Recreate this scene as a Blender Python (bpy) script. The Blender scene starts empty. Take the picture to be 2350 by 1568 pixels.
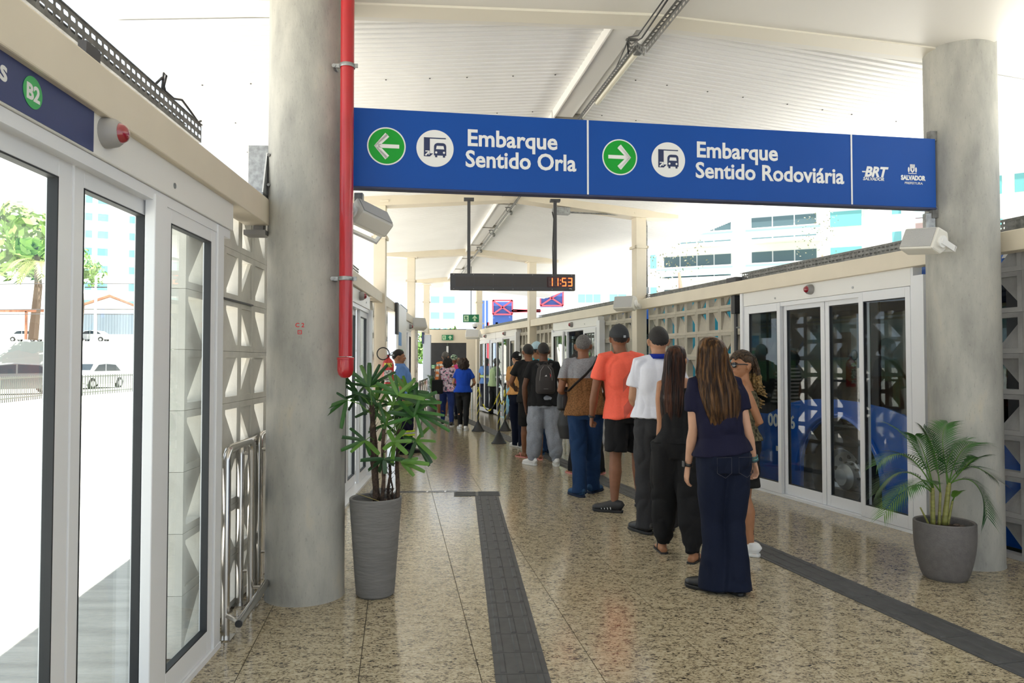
import bpy, math, random
import numpy as np
from mathutils import Vector, Matrix, noise
random.seed(7)
R_ = random.Random(11)
PI = math.pi
scn = bpy.context.scene
COL = scn.collection

# ------------------------------------------------------------------ camera, light, exposure
F, CH, PITCH = 1680.0, 1.45, math.atan(46/1680.0)
cam = bpy.data.objects.new('camera', bpy.data.cameras.new('camera'))
COL.objects.link(cam)
cam.location = (0, 0, CH)
cam.rotation_euler = (PI/2 + PITCH, 0, 0)
cam.data.sensor_width = 36.0
cam.data.lens = 36.0*F/2350.0
cam.data.clip_start = .05
cam.data.clip_end = 600
scn.camera = cam
scn.view_settings.view_transform = 'Standard'
scn.view_settings.look = 'None'
scn.view_settings.gamma = 1.0
scn.view_settings.use_curve_mapping = False
scn.view_settings.exposure = .05
EXPO = 1.0
world = bpy.data.worlds.new('sky')
scn.world = world
world.use_nodes = True
wn = world.node_tree.nodes['Background']
wn.inputs[0].default_value = (.80, .90, 1.0, 1)
wn.inputs[1].default_value = 1.5
sun_d = bpy.data.lights.new('sun', 'SUN')
sun_d.energy = 24.0
sun_d.angle = .0093
sun_d.color = (1, .94, .84)
sun = bpy.data.objects.new('sun', sun_d)
COL.objects.link(sun)
sun.rotation_euler = (math.radians(10), math.radians(6), 0)
scn.cycles.max_bounces = 9
scn.cycles.diffuse_bounces = 5
scn.cycles.glossy_bounces = 4
scn.cycles.transparent_max_bounces = 16
scn.cycles.sample_clamp_indirect = 12.0
scn.cycles.caustics_reflective = False
scn.cycles.caustics_refractive = False

cp_, sp_ = math.cos(PITCH), math.sin(PITCH)
def ray(u, v):
    a = (u-1175)/F; b = (784-v)/F
    return Vector((a, cp_-sp_*b, sp_+cp_*b))
def gnd(u, v, z=0.0):
    d = ray(u, v); t = (z-CH)/d.z
    return Vector((0, 0, CH)) + d*t
def at(u, v, y):
    d = ray(u, v)
    return Vector((0, 0, CH)) + d*(y/d.y)

# ------------------------------------------------------------------ materials
MATS = {}
def nd(nt, t, **k):
    n = nt.nodes.new(t)
    for a, b in k.items():
        if hasattr(n, a): setattr(n, a, b)
        else: n.inputs[a.replace('_', ' ')].default_value = b
    return n
def mat(name, col, rough=.5, metal=0.0, spec=.5, noise_amt=0.0, scale=8.0, bump=0.0, bscale=40.0, col2=None, emit=0, coat=0, stretch=None, detail=4, lo=.35, hi=.65, sheen=0, sss=0):
    if name in MATS: return MATS[name]
    m = bpy.data.materials.new(name); m.use_nodes = True
    nt = m.node_tree; b = nt.nodes['Principled BSDF']
    c = (*col[:3], 1)
    b.inputs['Base Color'].default_value = c
    b.inputs['Roughness'].default_value = rough
    b.inputs['Metallic'].default_value = metal
    b.inputs['Specular IOR Level'].default_value = spec
    b.inputs['Coat Weight'].default_value = coat
    if sheen: b.inputs['Sheen Weight'].default_value = sheen
    if sss:
        b.inputs['Subsurface Weight'].default_value = sss
        b.inputs['Subsurface Radius'].default_value = (.012, .005, .003)
        b.inputs['Subsurface Scale'].default_value = 1.0
    tc = None
    def coords():
        nonlocal tc
        if tc is None:
            t0 = nd(nt, 'ShaderNodeTexCoord')
            tc = t0.outputs['Object']
            if stretch:
                mp = nd(nt, 'ShaderNodeMapping'); mp.inputs['Scale'].default_value = stretch
                nt.links.new(tc, mp.inputs[0]); tc = mp.outputs[0]
        return tc
    if noise_amt or col2:
        n = nd(nt, 'ShaderNodeTexNoise', Scale=scale, Detail=detail)
        nt.links.new(coords(), n.inputs['Vector'])
        r = nd(nt, 'ShaderNodeValToRGB')
        c2 = col2 if col2 else tuple(max(0, x*(1-noise_amt)) for x in col[:3])
        r.color_ramp.elements[0].position = lo; r.color_ramp.elements[1].position = hi
        r.color_ramp.elements[0].color = (*c2[:3], 1); r.color_ramp.elements[1].color = c
        nt.links.new(n.outputs['Fac'], r.inputs[0])
        nt.links.new(r.outputs[0], b.inputs['Base Color'])
    if bump:
        n = nd(nt, 'ShaderNodeTexNoise', Scale=bscale, Detail=3)
        nt.links.new(coords(), n.inputs['Vector'])
        bp = nd(nt, 'ShaderNodeBump', Strength=bump, Distance=.02)
        nt.links.new(n.outputs['Fac'], bp.inputs['Height'])
        nt.links.new(bp.outputs[0], b.inputs['Normal'])
    if emit:
        b.inputs['Emission Color'].default_value = c
        b.inputs['Emission Strength'].default_value = emit
    MATS[name] = m
    return m
def glass(name, tint=(1, 1, 1), refl=1.0):
    if name in MATS: return MATS[name]
    m = bpy.data.materials.new(name); m.use_nodes = True
    nt = m.node_tree; nt.nodes.clear()
    o = nd(nt, 'ShaderNodeOutputMaterial'); mx = nd(nt, 'ShaderNodeMixShader')
    t = nd(nt, 'ShaderNodeBsdfTransparent'); t.inputs[0].default_value = (*tint, 1)
    g = nd(nt, 'ShaderNodeBsdfGlossy'); g.inputs[0].default_value = (1, 1, 1, 1); g.inputs['Roughness'].default_value = .01
    f = nd(nt, 'ShaderNodeLayerWeight', Blend=.5)
    pw = nd(nt, 'ShaderNodeMath', operation='POWER'); pw.inputs[1].default_value = 5.0
    mt = nd(nt, 'ShaderNodeMath', operation='MULTIPLY_ADD'); mt.inputs[1].default_value = .9*refl; mt.inputs[2].default_value = .035*refl
    nt.links.new(f.outputs['Facing'], pw.inputs[0]); nt.links.new(pw.outputs[0], mt.inputs[0]); nt.links.new(mt.outputs[0], mx.inputs[0])
    nt.links.new(t.outputs[0], mx.inputs[1]); nt.links.new(g.outputs[0], mx.inputs[2])
    nt.links.new(mx.outputs[0], o.inputs[0])
    MATS[name] = m
    return m

cream = mat('cream paint', (.78, .70, .56), .45, noise_amt=.06, scale=3)
cream2 = mat('warm white panel', (.83, .82, .79), .35)
alu = mat('white aluminium', (.80, .81, .83), .32)
gasket = mat('black gasket', (.02, .022, .025), .6)
galv = mat('galvanised steel', (.40, .41, .41), .42, .75, noise_amt=.35, scale=30)
galvd = mat('weathered tray steel', (.24, .24, .23), .5, .5, noise_amt=.4, scale=20)
steel = mat('brushed stainless steel', (.62, .60, .57), .2, 1.0)
black = mat('black plastic', (.02, .02, .022), .45)
dark = mat('dark grey metal', (.06, .06, .065), .5)
white = mat('white plastic', (.82, .82, .80), .4)
redp = mat('red pipe paint', (.46, .008, .016), .3, coat=.5, noise_amt=.12, scale=6)
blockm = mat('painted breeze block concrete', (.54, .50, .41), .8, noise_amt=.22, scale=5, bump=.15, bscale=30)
blockw = mat('breeze block whitened for sunlight', (.70, .68, .62), .8, noise_amt=.15, scale=5, bump=.15, bscale=30)  # lighter copy for the left wall, with sunlight put into the colour
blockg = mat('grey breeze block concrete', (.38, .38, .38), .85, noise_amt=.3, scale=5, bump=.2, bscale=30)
glassc = glass('clear door glass', (.93, .96, .96))
glassd = glass('tinted bus glass', (.30, .34, .35), 1.0)

def concrete():
    m = bpy.data.materials.new('column concrete'); m.use_nodes = True
    nt = m.node_tree; b = nt.nodes['Principled BSDF']; b.inputs['Roughness'].default_value = .75
    t = nd(nt, 'ShaderNodeTexCoord')
    n1 = nd(nt, 'ShaderNodeTexNoise', Scale=2.2, Detail=6, Roughness=.6)
    mp = nd(nt, 'ShaderNodeMapping'); mp.inputs['Scale'].default_value = (2.5, 2.5, .8)
    nt.links.new(t.outputs['Object'], mp.inputs[0]); nt.links.new(mp.outputs[0], n1.inputs['Vector'])
    r = nd(nt, 'ShaderNodeValToRGB')
    e = r.color_ramp.elements
    e[0].position = .3; e[0].color = (.27, .268, .25, 1)
    e[1].position = .62; e[1].color = (.44, .432, .39, 1)
    x = e.new(.46); x.color = (.36, .357, .325, 1)
    x = e.new(.72); x.color = (.49, .46, .38, 1)
    nt.links.new(n1.outputs['Fac'], r.inputs[0])
    n2 = nd(nt, 'ShaderNodeTexNoise', Scale=38, Detail=5, Roughness=.7)
    nt.links.new(mp.outputs[0], n2.inputs['Vector'])
    r2 = nd(nt, 'ShaderNodeValToRGB'); r2.color_ramp.elements[0].position = .28; r2.color_ramp.elements[1].position = .42
    r2.color_ramp.elements[0].color = (.55, .55, .55, 1); r2.color_ramp.elements[1].color = (1, 1, 1, 1)
    nt.links.new(n2.outputs['Fac'], r2.inputs[0])
    mx = nd(nt, 'ShaderNodeMix', data_type='RGBA', blend_type='MULTIPLY'); mx.inputs[0].default_value = .6
    nt.links.new(r.outputs[0], mx.inputs[6]); nt.links.new(r2.outputs[0], mx.inputs[7])
    nt.links.new(mx.outputs[2], b.inputs['Base Color'])
    bp = nd(nt, 'ShaderNodeBump', Strength=.15, Distance=.01)
    nt.links.new(n2.outputs['Fac'], bp.inputs['Height']); nt.links.new(bp.outputs[0], b.inputs['Normal'])
    return m
concm = concrete()
def granite():
    m = bpy.data.materials.new('polished beige granite'); m.use_nodes = True
    nt = m.node_tree; b = nt.nodes['Principled BSDF']
    b.inputs['Roughness'].default_value = .15; b.inputs['Specular IOR Level'].default_value = .55
    g = nd(nt, 'ShaderNodeNewGeometry')
    mp = nd(nt, 'ShaderNodeMapping'); mp.inputs['Scale'].default_value = (1, 1.7, 1); mp.inputs['Rotation'].default_value = (0, 0, .3)
    nt.links.new(g.outputs['Position'], mp.inputs[0])
    a = nd(nt, 'ShaderNodeTexNoise', Scale=48, Detail=4, Roughness=.7, Distortion=.9)
    c = nd(nt, 'ShaderNodeTexNoise', Scale=11, Detail=4, Roughness=.6)
    for n in (a, c): nt.links.new(mp.outputs[0], n.inputs['Vector'])
    r = nd(nt, 'ShaderNodeValToRGB'); e = r.color_ramp.elements
    e[0].position = .36; e[0].color = (.035, .032, .030, 1)
    e[1].position = .50; e[1].color = (.44, .365, .235, 1)
    x = e.new(.43); x.color = (.18, .14, .09, 1)
    x = e.new(.66); x.color = (.54, .47, .34, 1)
    # add the large-scale drift to the fine grain
    ad = nd(nt, 'ShaderNodeMath', operation='MULTIPLY_ADD'); ad.inputs[1].default_value = .35; ad.inputs[2].default_value = -.17
    nt.links.new(c.outputs['Fac'], ad.inputs[0])
    sm = nd(nt, 'ShaderNodeMath', operation='ADD')
    nt.links.new(ad.outputs[0], sm.inputs[0]); nt.links.new(a.outputs['Fac'], sm.inputs[1])
    nt.links.new(sm.outputs[0], r.inputs[0]); nt.links.new(r.outputs[0], b.inputs['Base Color'])
    return m
granm = granite()

# ------------------------------------------------------------------ geometry helpers
class MB:
    def __init__(s): s.v = []; s.f = []
    def add(s, vs, fs):
        k = len(s.v); s.v += [tuple(v) for v in vs]; s.f += [tuple(i+k for i in f) for f in fs]; return s
    def box(s, x0, x1, y0, y1, z0, z1, M=None):
        vs = [Vector((x, y, z)) for z in (z0, z1) for y in (y0, y1) for x in (x0, x1)]
        if M: vs = [M @ v for v in vs]
        return s.add(vs, [(0, 2, 3, 1), (4, 5, 7, 6), (0, 1, 5, 4), (2, 6, 7, 3), (0, 4, 6, 2), (1, 3, 7, 5)])
    def bar(s, a, b, w, h=None, up=(0, 0, 1)):
        a = Vector(a); b = Vector(b); h = h or w
        d = (b-a); L = d.length; d.normalize(); up = Vector(up)
        if abs(d.dot(up)) > .98: up = Vector((1, 0, 0))
        x = d.cross(up).normalized(); y = x.cross(d)
        M = Matrix((x, d, y)).transposed().to_4x4(); M.translation = a
        return s.box(-w/2, w/2, 0, L, -h/2, h/2, M)
    def tube(s, pts, r, n=10, closed=False, flat=1.0, up=None):
        pts = [Vector(p) for p in pts]; N = len(pts)
        rs = r if isinstance(r, (list, tuple)) else [r]*N
        k = len(s.v); prev = None
        for i, p in enumerate(pts):
            if closed: d = (pts[(i+1) % N]-pts[i-1])
            else: d = pts[min(i+1, N-1)]-pts[max(i-1, 0)]
            d = d.normalized() if d.length > 1e-9 else Vector((0, 0, 1))
            if prev is None:
                u = Vector(up) if up else (Vector((0, 0, 1)) if abs(d.z) < .9 else Vector((1, 0, 0)))
                x = (u - d*u.dot(d)).normalized()
            else:
                x = (prev - d*prev.dot(d)); x = x.normalized() if x.length > 1e-6 else prev
            prev = x; y = d.cross(x)
            rr = rs[i]; ra, rb = rr if isinstance(rr, tuple) else (rr, rr*flat)
            for j in range(n):
                t = 2*PI*j/n
                s.v.append(tuple(p + x*(ra*math.cos(t)) + y*(rb*math.sin(t))))
        for i in range(N if closed else N-1):
            a = k+i*n; b = k+((i+1) % N)*n
            for j in range(n):
                j2 = (j+1) % n
                s.f.append((a+j, a+j2, b+j2, b+j))
        if not closed:
            s.f.append(tuple(k+j for j in reversed(range(n)))); s.f.append(tuple(k+(N-1)*n+j for j in range(n)))
        return s
    def lathe(s, prof, n=32, c=(0, 0, 0), cap=True):
        k = len(s.v)
        for r, z in prof:
            for j in range(n):
                t = 2*PI*j/n
                s.v.append((c[0]+r*math.cos(t), c[1]+r*math.sin(t), c[2]+z))
        for i in range(len(prof)-1):
            for j in range(n):
                j2 = (j+1) % n; a = k+i*n; b = a+n
                s.f.append((a+j, a+j2, b+j2, b+j))
        if cap:
            s.f.append(tuple(k+j for j in reversed(range(n)))); s.f.append(tuple(k+(len(prof)-1)*n+j for j in range(n)))
        return s
    def prism(s, poly, y0, y1, M=None):
        """poly of (x,z) extruded along y"""
        n = len(poly)
        vs = [Vector((x, y0, z)) for x, z in poly] + [Vector((x, y1, z)) for x, z in poly]
        if M: vs = [M @ v for v in vs]
        fs = [tuple(range(n)), tuple(n+i for i in reversed(range(n)))]
        for i in range(n):
            j = (i+1) % n; fs.append((i, n+i, n+j, j))
        return s.add(vs, fs)
    def ell(s, c, r, n=16, m=10, M=None):
        c = Vector(c); k = len(s.v); vs = []
        for i in range(1, m):
            ph = PI*i/m
            for j in range(n):
                t = 2*PI*j/n
                vs.append(Vector((r[0]*math.sin(ph)*math.cos(t), r[1]*math.sin(ph)*math.sin(t), r[2]*math.cos(ph))))
        vs += [Vector((0, 0, r[2])), Vector((0, 0, -r[2]))]
        if M: vs = [M @ v for v in vs]
        s.v += [tuple(v+c) for v in vs]
        T = k+(m-1)*n; B = T+1
        for i in range(m-2):
            for j in range(n):
                j2 = (j+1) % n; a = k+i*n; b = a+n
                s.f.append((a+j, b+j, b+j2, a+j2))
        for j in range(n):
            j2 = (j+1) % n
            s.f.append((T, k+j, k+j2)); s.f.append((B, k+(m-2)*n+j2, k+(m-2)*n+j))
        return s
    def mesh(s, name, m, smooth=False):
        me = bpy.data.meshes.new(name); me.from_pydata(s.v, [], s.f)
        if m: me.materials.append(m)
        if smooth is not False:
            me.polygons.foreach_set('use_smooth', [True]*len(me.polygons))
            if smooth is not True:
                me.set_sharp_from_angle(angle=smooth)
        me.update()
        return me
    def build(s, name, m, parent=None, smooth=False, loc=None, bevel=0):
        me = s.mesh(name, m, smooth)
        return link(name, me, parent, loc, bevel)
def link(name, me, parent=None, loc=None, bevel=0):
    o = bpy.data.objects.new(name, me); COL.objects.link(o)
    if parent: o.parent = parent
    if loc is not None: o.location = loc
    if bevel:
        b = o.modifiers.new('bevel', 'BEVEL'); b.width = bevel; b.segments = 2; b.limit_method = 'ANGLE'
    return o
def tag(o, label=None, cat=None, group=None, kind=None):
    if label: o['label'] = label
    if cat: o['category'] = cat
    if group: o['group'] = group
    if kind: o['kind'] = kind
    return o
def thing(name, label, cat, loc=(0, 0, 0), rz=0, group=None, kind=None, parent=None):
    o = bpy.data.objects.new(name, None); COL.objects.link(o)
    o.location = loc; o.rotation_euler = (0, 0, rz); o.empty_display_size = .1
    if parent: o.parent = parent
    return tag(o, label, cat, group, kind)
def copy_tree(o, parent=None):
    c = o.copy(); COL.objects.link(c); c.parent = parent
    for ch in list(o.children): copy_tree(ch, c)
    return c
S30 = math.radians(35)
def text_mesh(txt, size, bold=0.0, extrude=.002, align='LEFT', shear=0.0, space=1.0, res=3):
    cu = bpy.data.curves.new('text', 'FONT'); cu.body = txt; cu.size = size
    cu.offset = bold; cu.extrude = extrude; cu.align_x = align; cu.shear = shear; cu.space_character = space; cu.resolution_u = res
    ob = bpy.data.objects.new('text', cu); COL.objects.link(ob)
    dg = bpy.context.evaluated_depsgraph_get(); dg.update()
    me = bpy.data.meshes.new_from_object(ob.evaluated_get(dg))
    bpy.data.objects.remove(ob); bpy.data.curves.remove(cu)
    return me
def text(name, txt, size, m, parent, M, bold=0.0, align='LEFT', shear=0.0, space=1.0, fit=None, extrude=.002):
    """lettering in the plane x right, y up of matrix M; fit = wanted width"""
    me = text_mesh(txt, size, bold, extrude, align, shear, space)
    if fit:
        xs = [v.co.x for v in me.vertices]
        if xs:
            k = fit/(max(xs)-min(xs)); me.transform(Matrix.Diagonal((k, 1, 1, 1)))
    me.transform(M); me.materials.clear(); me.materials.append(m)
    return link(name, me, parent)
# upright plane facing -y: x right, y(text) up -> z
UPR = Matrix.Rotation(PI/2, 4, 'X')

# wall frames
class Wall:
    def __init__(s, p, vx):
        s.o = Vector((p[0], p[1], 0)); d = Vector(((vx-1175)/F, 1, 0)).normalized()
        s.d = d; s.rz = math.atan2(d.y, d.x)
        s.M = Matrix.Translation(s.o) @ Matrix.Rotation(s.rz, 4, 'Z')
    def pt(s, a, y=0, z=0): return s.M @ Vector((a, y, z))
    def hit(s, u, v, y=0):
        """pixel -> (s, z) on the plane at local y"""
        d = ray(u, v); n = Vector((-s.d.y, s.d.x, 0)); t = (s.o + n*y).dot(n)/d.dot(n)
        p = d*t; return (p - s.o).dot(s.d), CH + p.z
LW = Wall(gnd(490, 1494), 1078)     # local +y is outside
RW = Wall(gnd(2090, 1223), 705)     # local +y is inside

# ------------------------------------------------------------------ floor
def clip(poly, a, n):
    """keep the side of the line through a with normal n"""
    out = []
    for i in range(len(poly)):
        p, q = poly[i], poly[(i+1) % len(poly)]
        dp = (p-a).dot(n); dq = (q-a).dot(n)
        if dp >= 0: out.append(p)
        if dp*dq < 0: out.append(p + (q-p)*(dp/(dp-dq)))
    return out
ENDY = 22.3
def inside(poly, ex=.10):
    for W, sg in ((LW, -1), (RW, 1)):
        n = Vector((-W.d.y, W.d.x, 0))*sg
        poly = clip(poly, W.o - n*ex, n)
        if len(poly) < 3: return []
    poly = clip(poly, Vector((0, ENDY+.1, 0)), Vector((0, -1, 0)))
    return clip(poly, Vector((0, -2.2, 0)), Vector((0, 1, 0)))
floor = thing('floor', 'polished beige granite platform floor', 'floor', kind='structure')
big = inside([Vector((-9, -9, 0)), Vector((9, -9, 0)), Vector((9, 40, 0)), Vector((-9, 40, 0))], .24)
mb = MB(); n = len(big)
mb.add([(p.x, p.y, z) for z in (-.5, -.006) for p in big], [tuple(reversed(range(n))), tuple(range(n, 2*n))] + [(i, (i+1) % n, n+(i+1) % n, n+i) for i in range(n)])
mb.build('slab', mat('dark grout', (.16, .14, .11), .8), floor)
gd = Vector(((912-1175)/F, 1, 0)).normalized(); gq = Vector((gd.y, -gd.x, 0))
qa = gnd(1106.6, 1568).dot(gq); ta = gnd(1002, 1428).dot(gd)
TP, TG = .553, .0022
tile_mb = MB(); h = TP/2-TG
tile_mb.box(-h, h, -h, h, -.02, 0)
tile_me = tile_mb.mesh('floor_tile', granm)
rest = MB(); cnt = 0
rz = math.atan2(gd.y, gd.x)
for j in range(-11, 36):
    for i in range(-7, 9):
        c = gd*(ta+(j+.5)*TP) + gq*(qa+(i+.5)*TP)
        full = [c + gd*a*h + gq*b*h for a, b in ((-1, -1), (1, -1), (1, 1), (-1, 1))]
        pl = inside(full)
        if len(pl) < 3: continue
        whole = len(pl) == 4 and all((p-q).length < 1e-6 for p, q in zip(pl, full))
        seen = .0 < c.y < 13.5
        if whole and seen:
            o = link('floor_tile', tile_me, floor, c); o.rotation_euler.z = rz; cnt += 1
        else:
            n = len(pl)
            m = MB() if seen else rest
            m.add([(p.x, p.y, z) for z in (-.02, 0) for p in pl], [tuple(range(n)), tuple(reversed(range(n, 2*n)))] + [(i2, n+i2, n+(i2+1) % n, (i2+1) % n) for i2 in range(n)])
            if seen: m.build('floor_tile', granm, floor); cnt += 1
tag(rest.build('far_tiles', granm, floor), kind='stuff')

# ------------------------------------------------------------------ roof (frame RF: +x along the ridge, +y left)
class Fr:
    def __init__(s, o, d):
        s.o = Vector(o); s.d = Vector(d).normalized(); s.rz = math.atan2(s.d.y, s.d.x)
        s.M = Matrix.Translation(s.o) @ Matrix.Rotation(s.rz, 4, 'Z')
    def pt(s, a, y=0, z=0): return s.M @ Vector((a, y, z))
    def hit(s, u, v, y=0):
        d = ray(u, v); n = Vector((-s.d.y, s.d.x, 0)); t = (s.o + n*y).dot(n)/d.dot(n)
        p = d*t; return (p - s.o).dot(s.d), CH + p.z
RF = Fr((.93, 5.0, 0), ((905-1175)/F, 1, 0))
RZ, RS = 3.97, .092      # ridge height, slope
roofm = mat('white roof strip', (.86, .86, .85), .35, noise_amt=.04, scale=1.5)
ceiling = thing('ceiling', 'white ribbed canopy ceiling sloping down from a central ridge', 'ceiling', RF.o, RF.rz, kind='structure')
ST = .08
RL = 3.5
def strip(mb, x, sg):
    y0, y1 = .12*sg, RL*sg
    z0, z1 = RZ-RS*.12, RZ-RS*RL
    a = [(x+.003, 0), (x+ST-.003, 0)]
    # flat strip with a thin raised lip on one edge
    prof = [(x+.002, .012), (x+.002, 0), (x+.012, -.009), (x+.018, 0), (x+ST-.002, 0), (x+ST-.002, .012)]
    n = len(prof)
    vs = [(px, y0, z0+pz) for px, pz in prof] + [(px, y1, z1+pz) for px, pz in prof]
    fs = [(i, (i+1) % n, n+(i+1) % n, n+i) for i in range(n)] + [tuple(reversed(range(n))), tuple(range(n, 2*n))]
    if sg < 0: fs = [tuple(reversed(f)) for f in fs]
    mb.add(vs, fs)
for sg in (1, -1):
    s0 = MB(); strip(s0, 0, sg); me = s0.mesh('roof_strip', roofm)
    far = MB()
    for k in range(3, 250):
        if k < 44: link('roof_strip', me, ceiling, (k*ST, 0, 0))
        else: strip(far, k*ST, sg)
    tag(far.build('far_roof_strips', roofm, ceiling), kind='stuff')
# solid deck above
mb = MB()
for sg in (1, -1):
    mb.box(-7, 20.5, 0, 1, 0, 1, Matrix(((1, 0, 0, 0), (0, RL*sg, 0, 0), (0, -RS*RL, .05, RZ+.02), (0, 0, 0, 1))))
mb.build('roof_deck', roofm, ceiling)
# smooth soffit on the near side of the first frame
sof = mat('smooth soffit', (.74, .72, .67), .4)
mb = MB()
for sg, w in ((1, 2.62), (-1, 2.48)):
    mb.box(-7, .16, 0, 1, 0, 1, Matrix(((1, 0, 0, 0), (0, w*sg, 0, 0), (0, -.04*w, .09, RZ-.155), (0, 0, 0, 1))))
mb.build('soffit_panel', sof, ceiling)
# long seams with rivets on the far side of each bay
mb = MB()
for x in (1.35, 2.3, 3.25, 4.2):
    for sg in (1, -1):
        for q in range(9):
            y = sg*(.3+q*.36+R_.random()*.1)
            mb.ell((x, y, RZ-RS*abs(y)-.004), (.008, .008, .004), 6, 4)
mb.build('rivets', dark, ceiling)
# ridge box of flat panels
for k in range(9):
    x0 = .28+k*2.03
    mb = MB(); mb.box(x0, x0+2.01, -.04, .15, RZ-.075, RZ-.055); mb.box(x0, x0+2.01, .15, .165, RZ-.10, RZ)
    mb.box(x0, x0+2.01, -.155, -.14, RZ-.085, RZ); mb.box(x0, x0+2.01, -.14, -.04, RZ-.035, RZ-.02)
    mb.build('ridge_panel', cream2, ceiling)
    mb = MB(); mb.box(x0-.01, x0+.015, -.155, .165, RZ-.085, RZ-.02); mb.build('ridge_end_plate', mat('dark steel edge', (.28, .26, .22), .5), ceiling)  # plate across each panel joint, in a darker steel colour

# cross beams between the column pairs
colxy = [(Vector((-1.29, 4.6, 0)), Vector((3.29, 5.33, 0)))]
for sl, sr in ((6.72, 5.24), (12.3, 10.85), (18.0, 16.2)):
    colxy.append((LW.pt(sl, 0), RW.pt(sr, 0)))
for k, (a, b) in enumerate(colxy):
    if k == 0: continue
    e = (b-a).normalized(); m_ = (a+b)/2
    M = Matrix.Translation(a) @ Matrix.Rotation(math.atan2(e.y, e.x), 4, 'Z'); W_ = (b-a).length
    mb = MB()
    zc, ze = RZ-.10, RZ-.10-RS*W_/2
    mb.prism([(-.6, ze-.02), (0, ze-.03), (W_/2, zc-.03), (W_, ze-.03), (W_+.6, ze-.02), (W_+.6, ze+.12), (W_/2, zc+.10), (-.6, ze+.12)], -.13, .13, M)
    t = thing('roof_beam', 'cream cross beam under the canopy on the %s pair of steel columns' % ['', 'nearest', 'middle', 'farthest'][k], 'beam', kind='structure')
    mb.build('beam_web', cream, t)
mb = MB(); a, b = colxy[0]; e = (b-a).normalized(); W_ = (b-a).length
M = Matrix.Translation(a) @ Matrix.Rotation(math.atan2(e.y, e.x), 4, 'Z')
mb.prism([(-.3, 3.70), (W_/2, 3.80), (W_+.2, 3.70), (W_+.2, 3.80), (W_/2, 3.93), (-.3, 3.80)], -.05, .12, M)
t = thing('roof_beam', 'cream cross beam between the two round concrete columns', 'beam', kind='structure')
mb.build('beam_web', mat('beam underside cream', (.76, .72, .62), .4), t)

# ------------------------------------------------------------------ columns
def conc_column(p, lab, r=.24):
    t = thing('column', lab, 'column', p, kind='structure')
    mb = MB(); mb.lathe([(r+.004, 0), (r, .02), (r, 1.9), (r, 3.9)], 64); mb.build('shaft', concm, t, smooth=S30)
    return t
cL = conc_column(colxy[0][0], 'round concrete column with a red pipe on its right side')
cR = conc_column(colxy[0][1], 'round concrete column behind the wide grey palm pot', .235)
# stencilled C 2 and square on the left column
Mk = mat('red stencil paint', (.62, .03, .03), .6)
def on_cyl(me, c, r, a0, z0):
    for v in me.vertices:
        t = a0 + v.co.x/r; rr = r+.0015+v.co.z
        v.co = Vector((rr*math.cos(t), rr*math.sin(t), z0+v.co.y))
d = (gnd(683, 1390)); a0 = math.atan2(-.97, .10)
me = text_mesh('C 2', .036, .0006, .0004, 'CENTER'); on_cyl(me, None, .24, a0, 1.655); me.materials.clear(); me.materials.append(Mk)
link('stencil_mark', me, cL)
mb = MB()
for (x0, x1, y0, y1) in ((-.012, .012, -.012, -.008), (-.012, .012, .008, .012), (-.012, -.008, -.012, .012), (.008, .012, -.012, .012), (-.003, .003, -.002, .002)):
    mb.box(x0, x1, y0, y1, 0, .0006)
me = mb.mesh('stencil_mark', Mk); on_cyl(me, None, .24, a0, 1.625); link('stencil_mark', me, cL)
# square steel columns
names = [('left', 'beside the fire extinguisher'), ('right', 'behind the man in the coral T-shirt'), ('left', 'in the left wall beyond the man in the light blue shirt'), ('right', 'in the right wall between the two far door sets'), ('left', 'at the far left end of the platform'), ('right', 'at the far right end beside the grey end door')]
steelcols = []
for k in range(1, 4):
    for side in (0, 1):
        p = colxy[k][side]; W = (LW, RW)[side]
        t = thing('column', 'cream square steel column ' + names[(k-1)*2+side][1], 'column', p, W.rz, kind='structure')
        ztop = 3.74-(k-1)*.0
        mb = MB(); w = .085
        mb.box(-w, w, -w, w, 0, ztop); mb.build('shaft', cream, t, bevel=.006)
        mb = MB(); mb.box(-.13, .13, -.13, .13, ztop-.03, ztop-.005); mb.build('cap_plate', cream, t)
        mb = MB(); z = ztop-.55
        mb.box(-.11, .11, -.11, -.088, z, z+.04); mb.box(-.11, .11, .088, .11, z, z+.04); mb.box(-.11, -.088, -.11, .11, z, z+.04); mb.box(.088, .11, -.11, .11, z, z+.04)
        mb.build('clamp_band', cream, t)
        steelcols.append(t)

# ------------------------------------------------------------------ breeze block walls
BW, BH, BD = .285, .302, .085
def block_mesh(kind, m):
    mb = MB(); t = .036; w, h = BW/2-.001, BH/2-.001; y0, y1 = -BD/2, BD/2
    # frame: 4 bars butted
    mb.box(-w, w, y0, y1, -h, -h+t); mb.box(-w, w, y0, y1, h-t, h)
    mb.box(-w, -w+t, y0, y1, -h+t, h-t); mb.box(w-t, w, y0, y1, -h+t, h-t)
    x, z = w-t+.002, h-t+.002
    tri = {0: [(-x, z), (x, z), (-x, -z)], 1: [(-x, z), (x, -z), (-x, -z)], 2: [(-x, z), (x, z), (x, -z)], 3: [(x, z), (x, -z), (-x, -z)]}[kind]
    # wedge: triangle plate deep on one side, thin towards the hypotenuse
    k = len(mb.v)
    ya, yb = y0+.008, y0+.03
    n = [Vector((p[0], ya, p[1])) for p in tri] + [Vector((p[0], yb, p[1])) for p in tri]
    corner = {0: 0, 1: 2, 2: 1, 3: 1}[kind]
    n[3+corner].y = y1-.015
    mb.add(n, [(0, 1, 2), (5, 4, 3), (0, 3, 4, 1), (1, 4, 5, 2), (2, 5, 3, 0)])
    me = mb.mesh('breeze_block', m)
    return me
blk = {m: [block_mesh(k, mm) for k in range(4)] for m, mm in (('c', blockm), ('g', blockg), ('w', blockw))}
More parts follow.
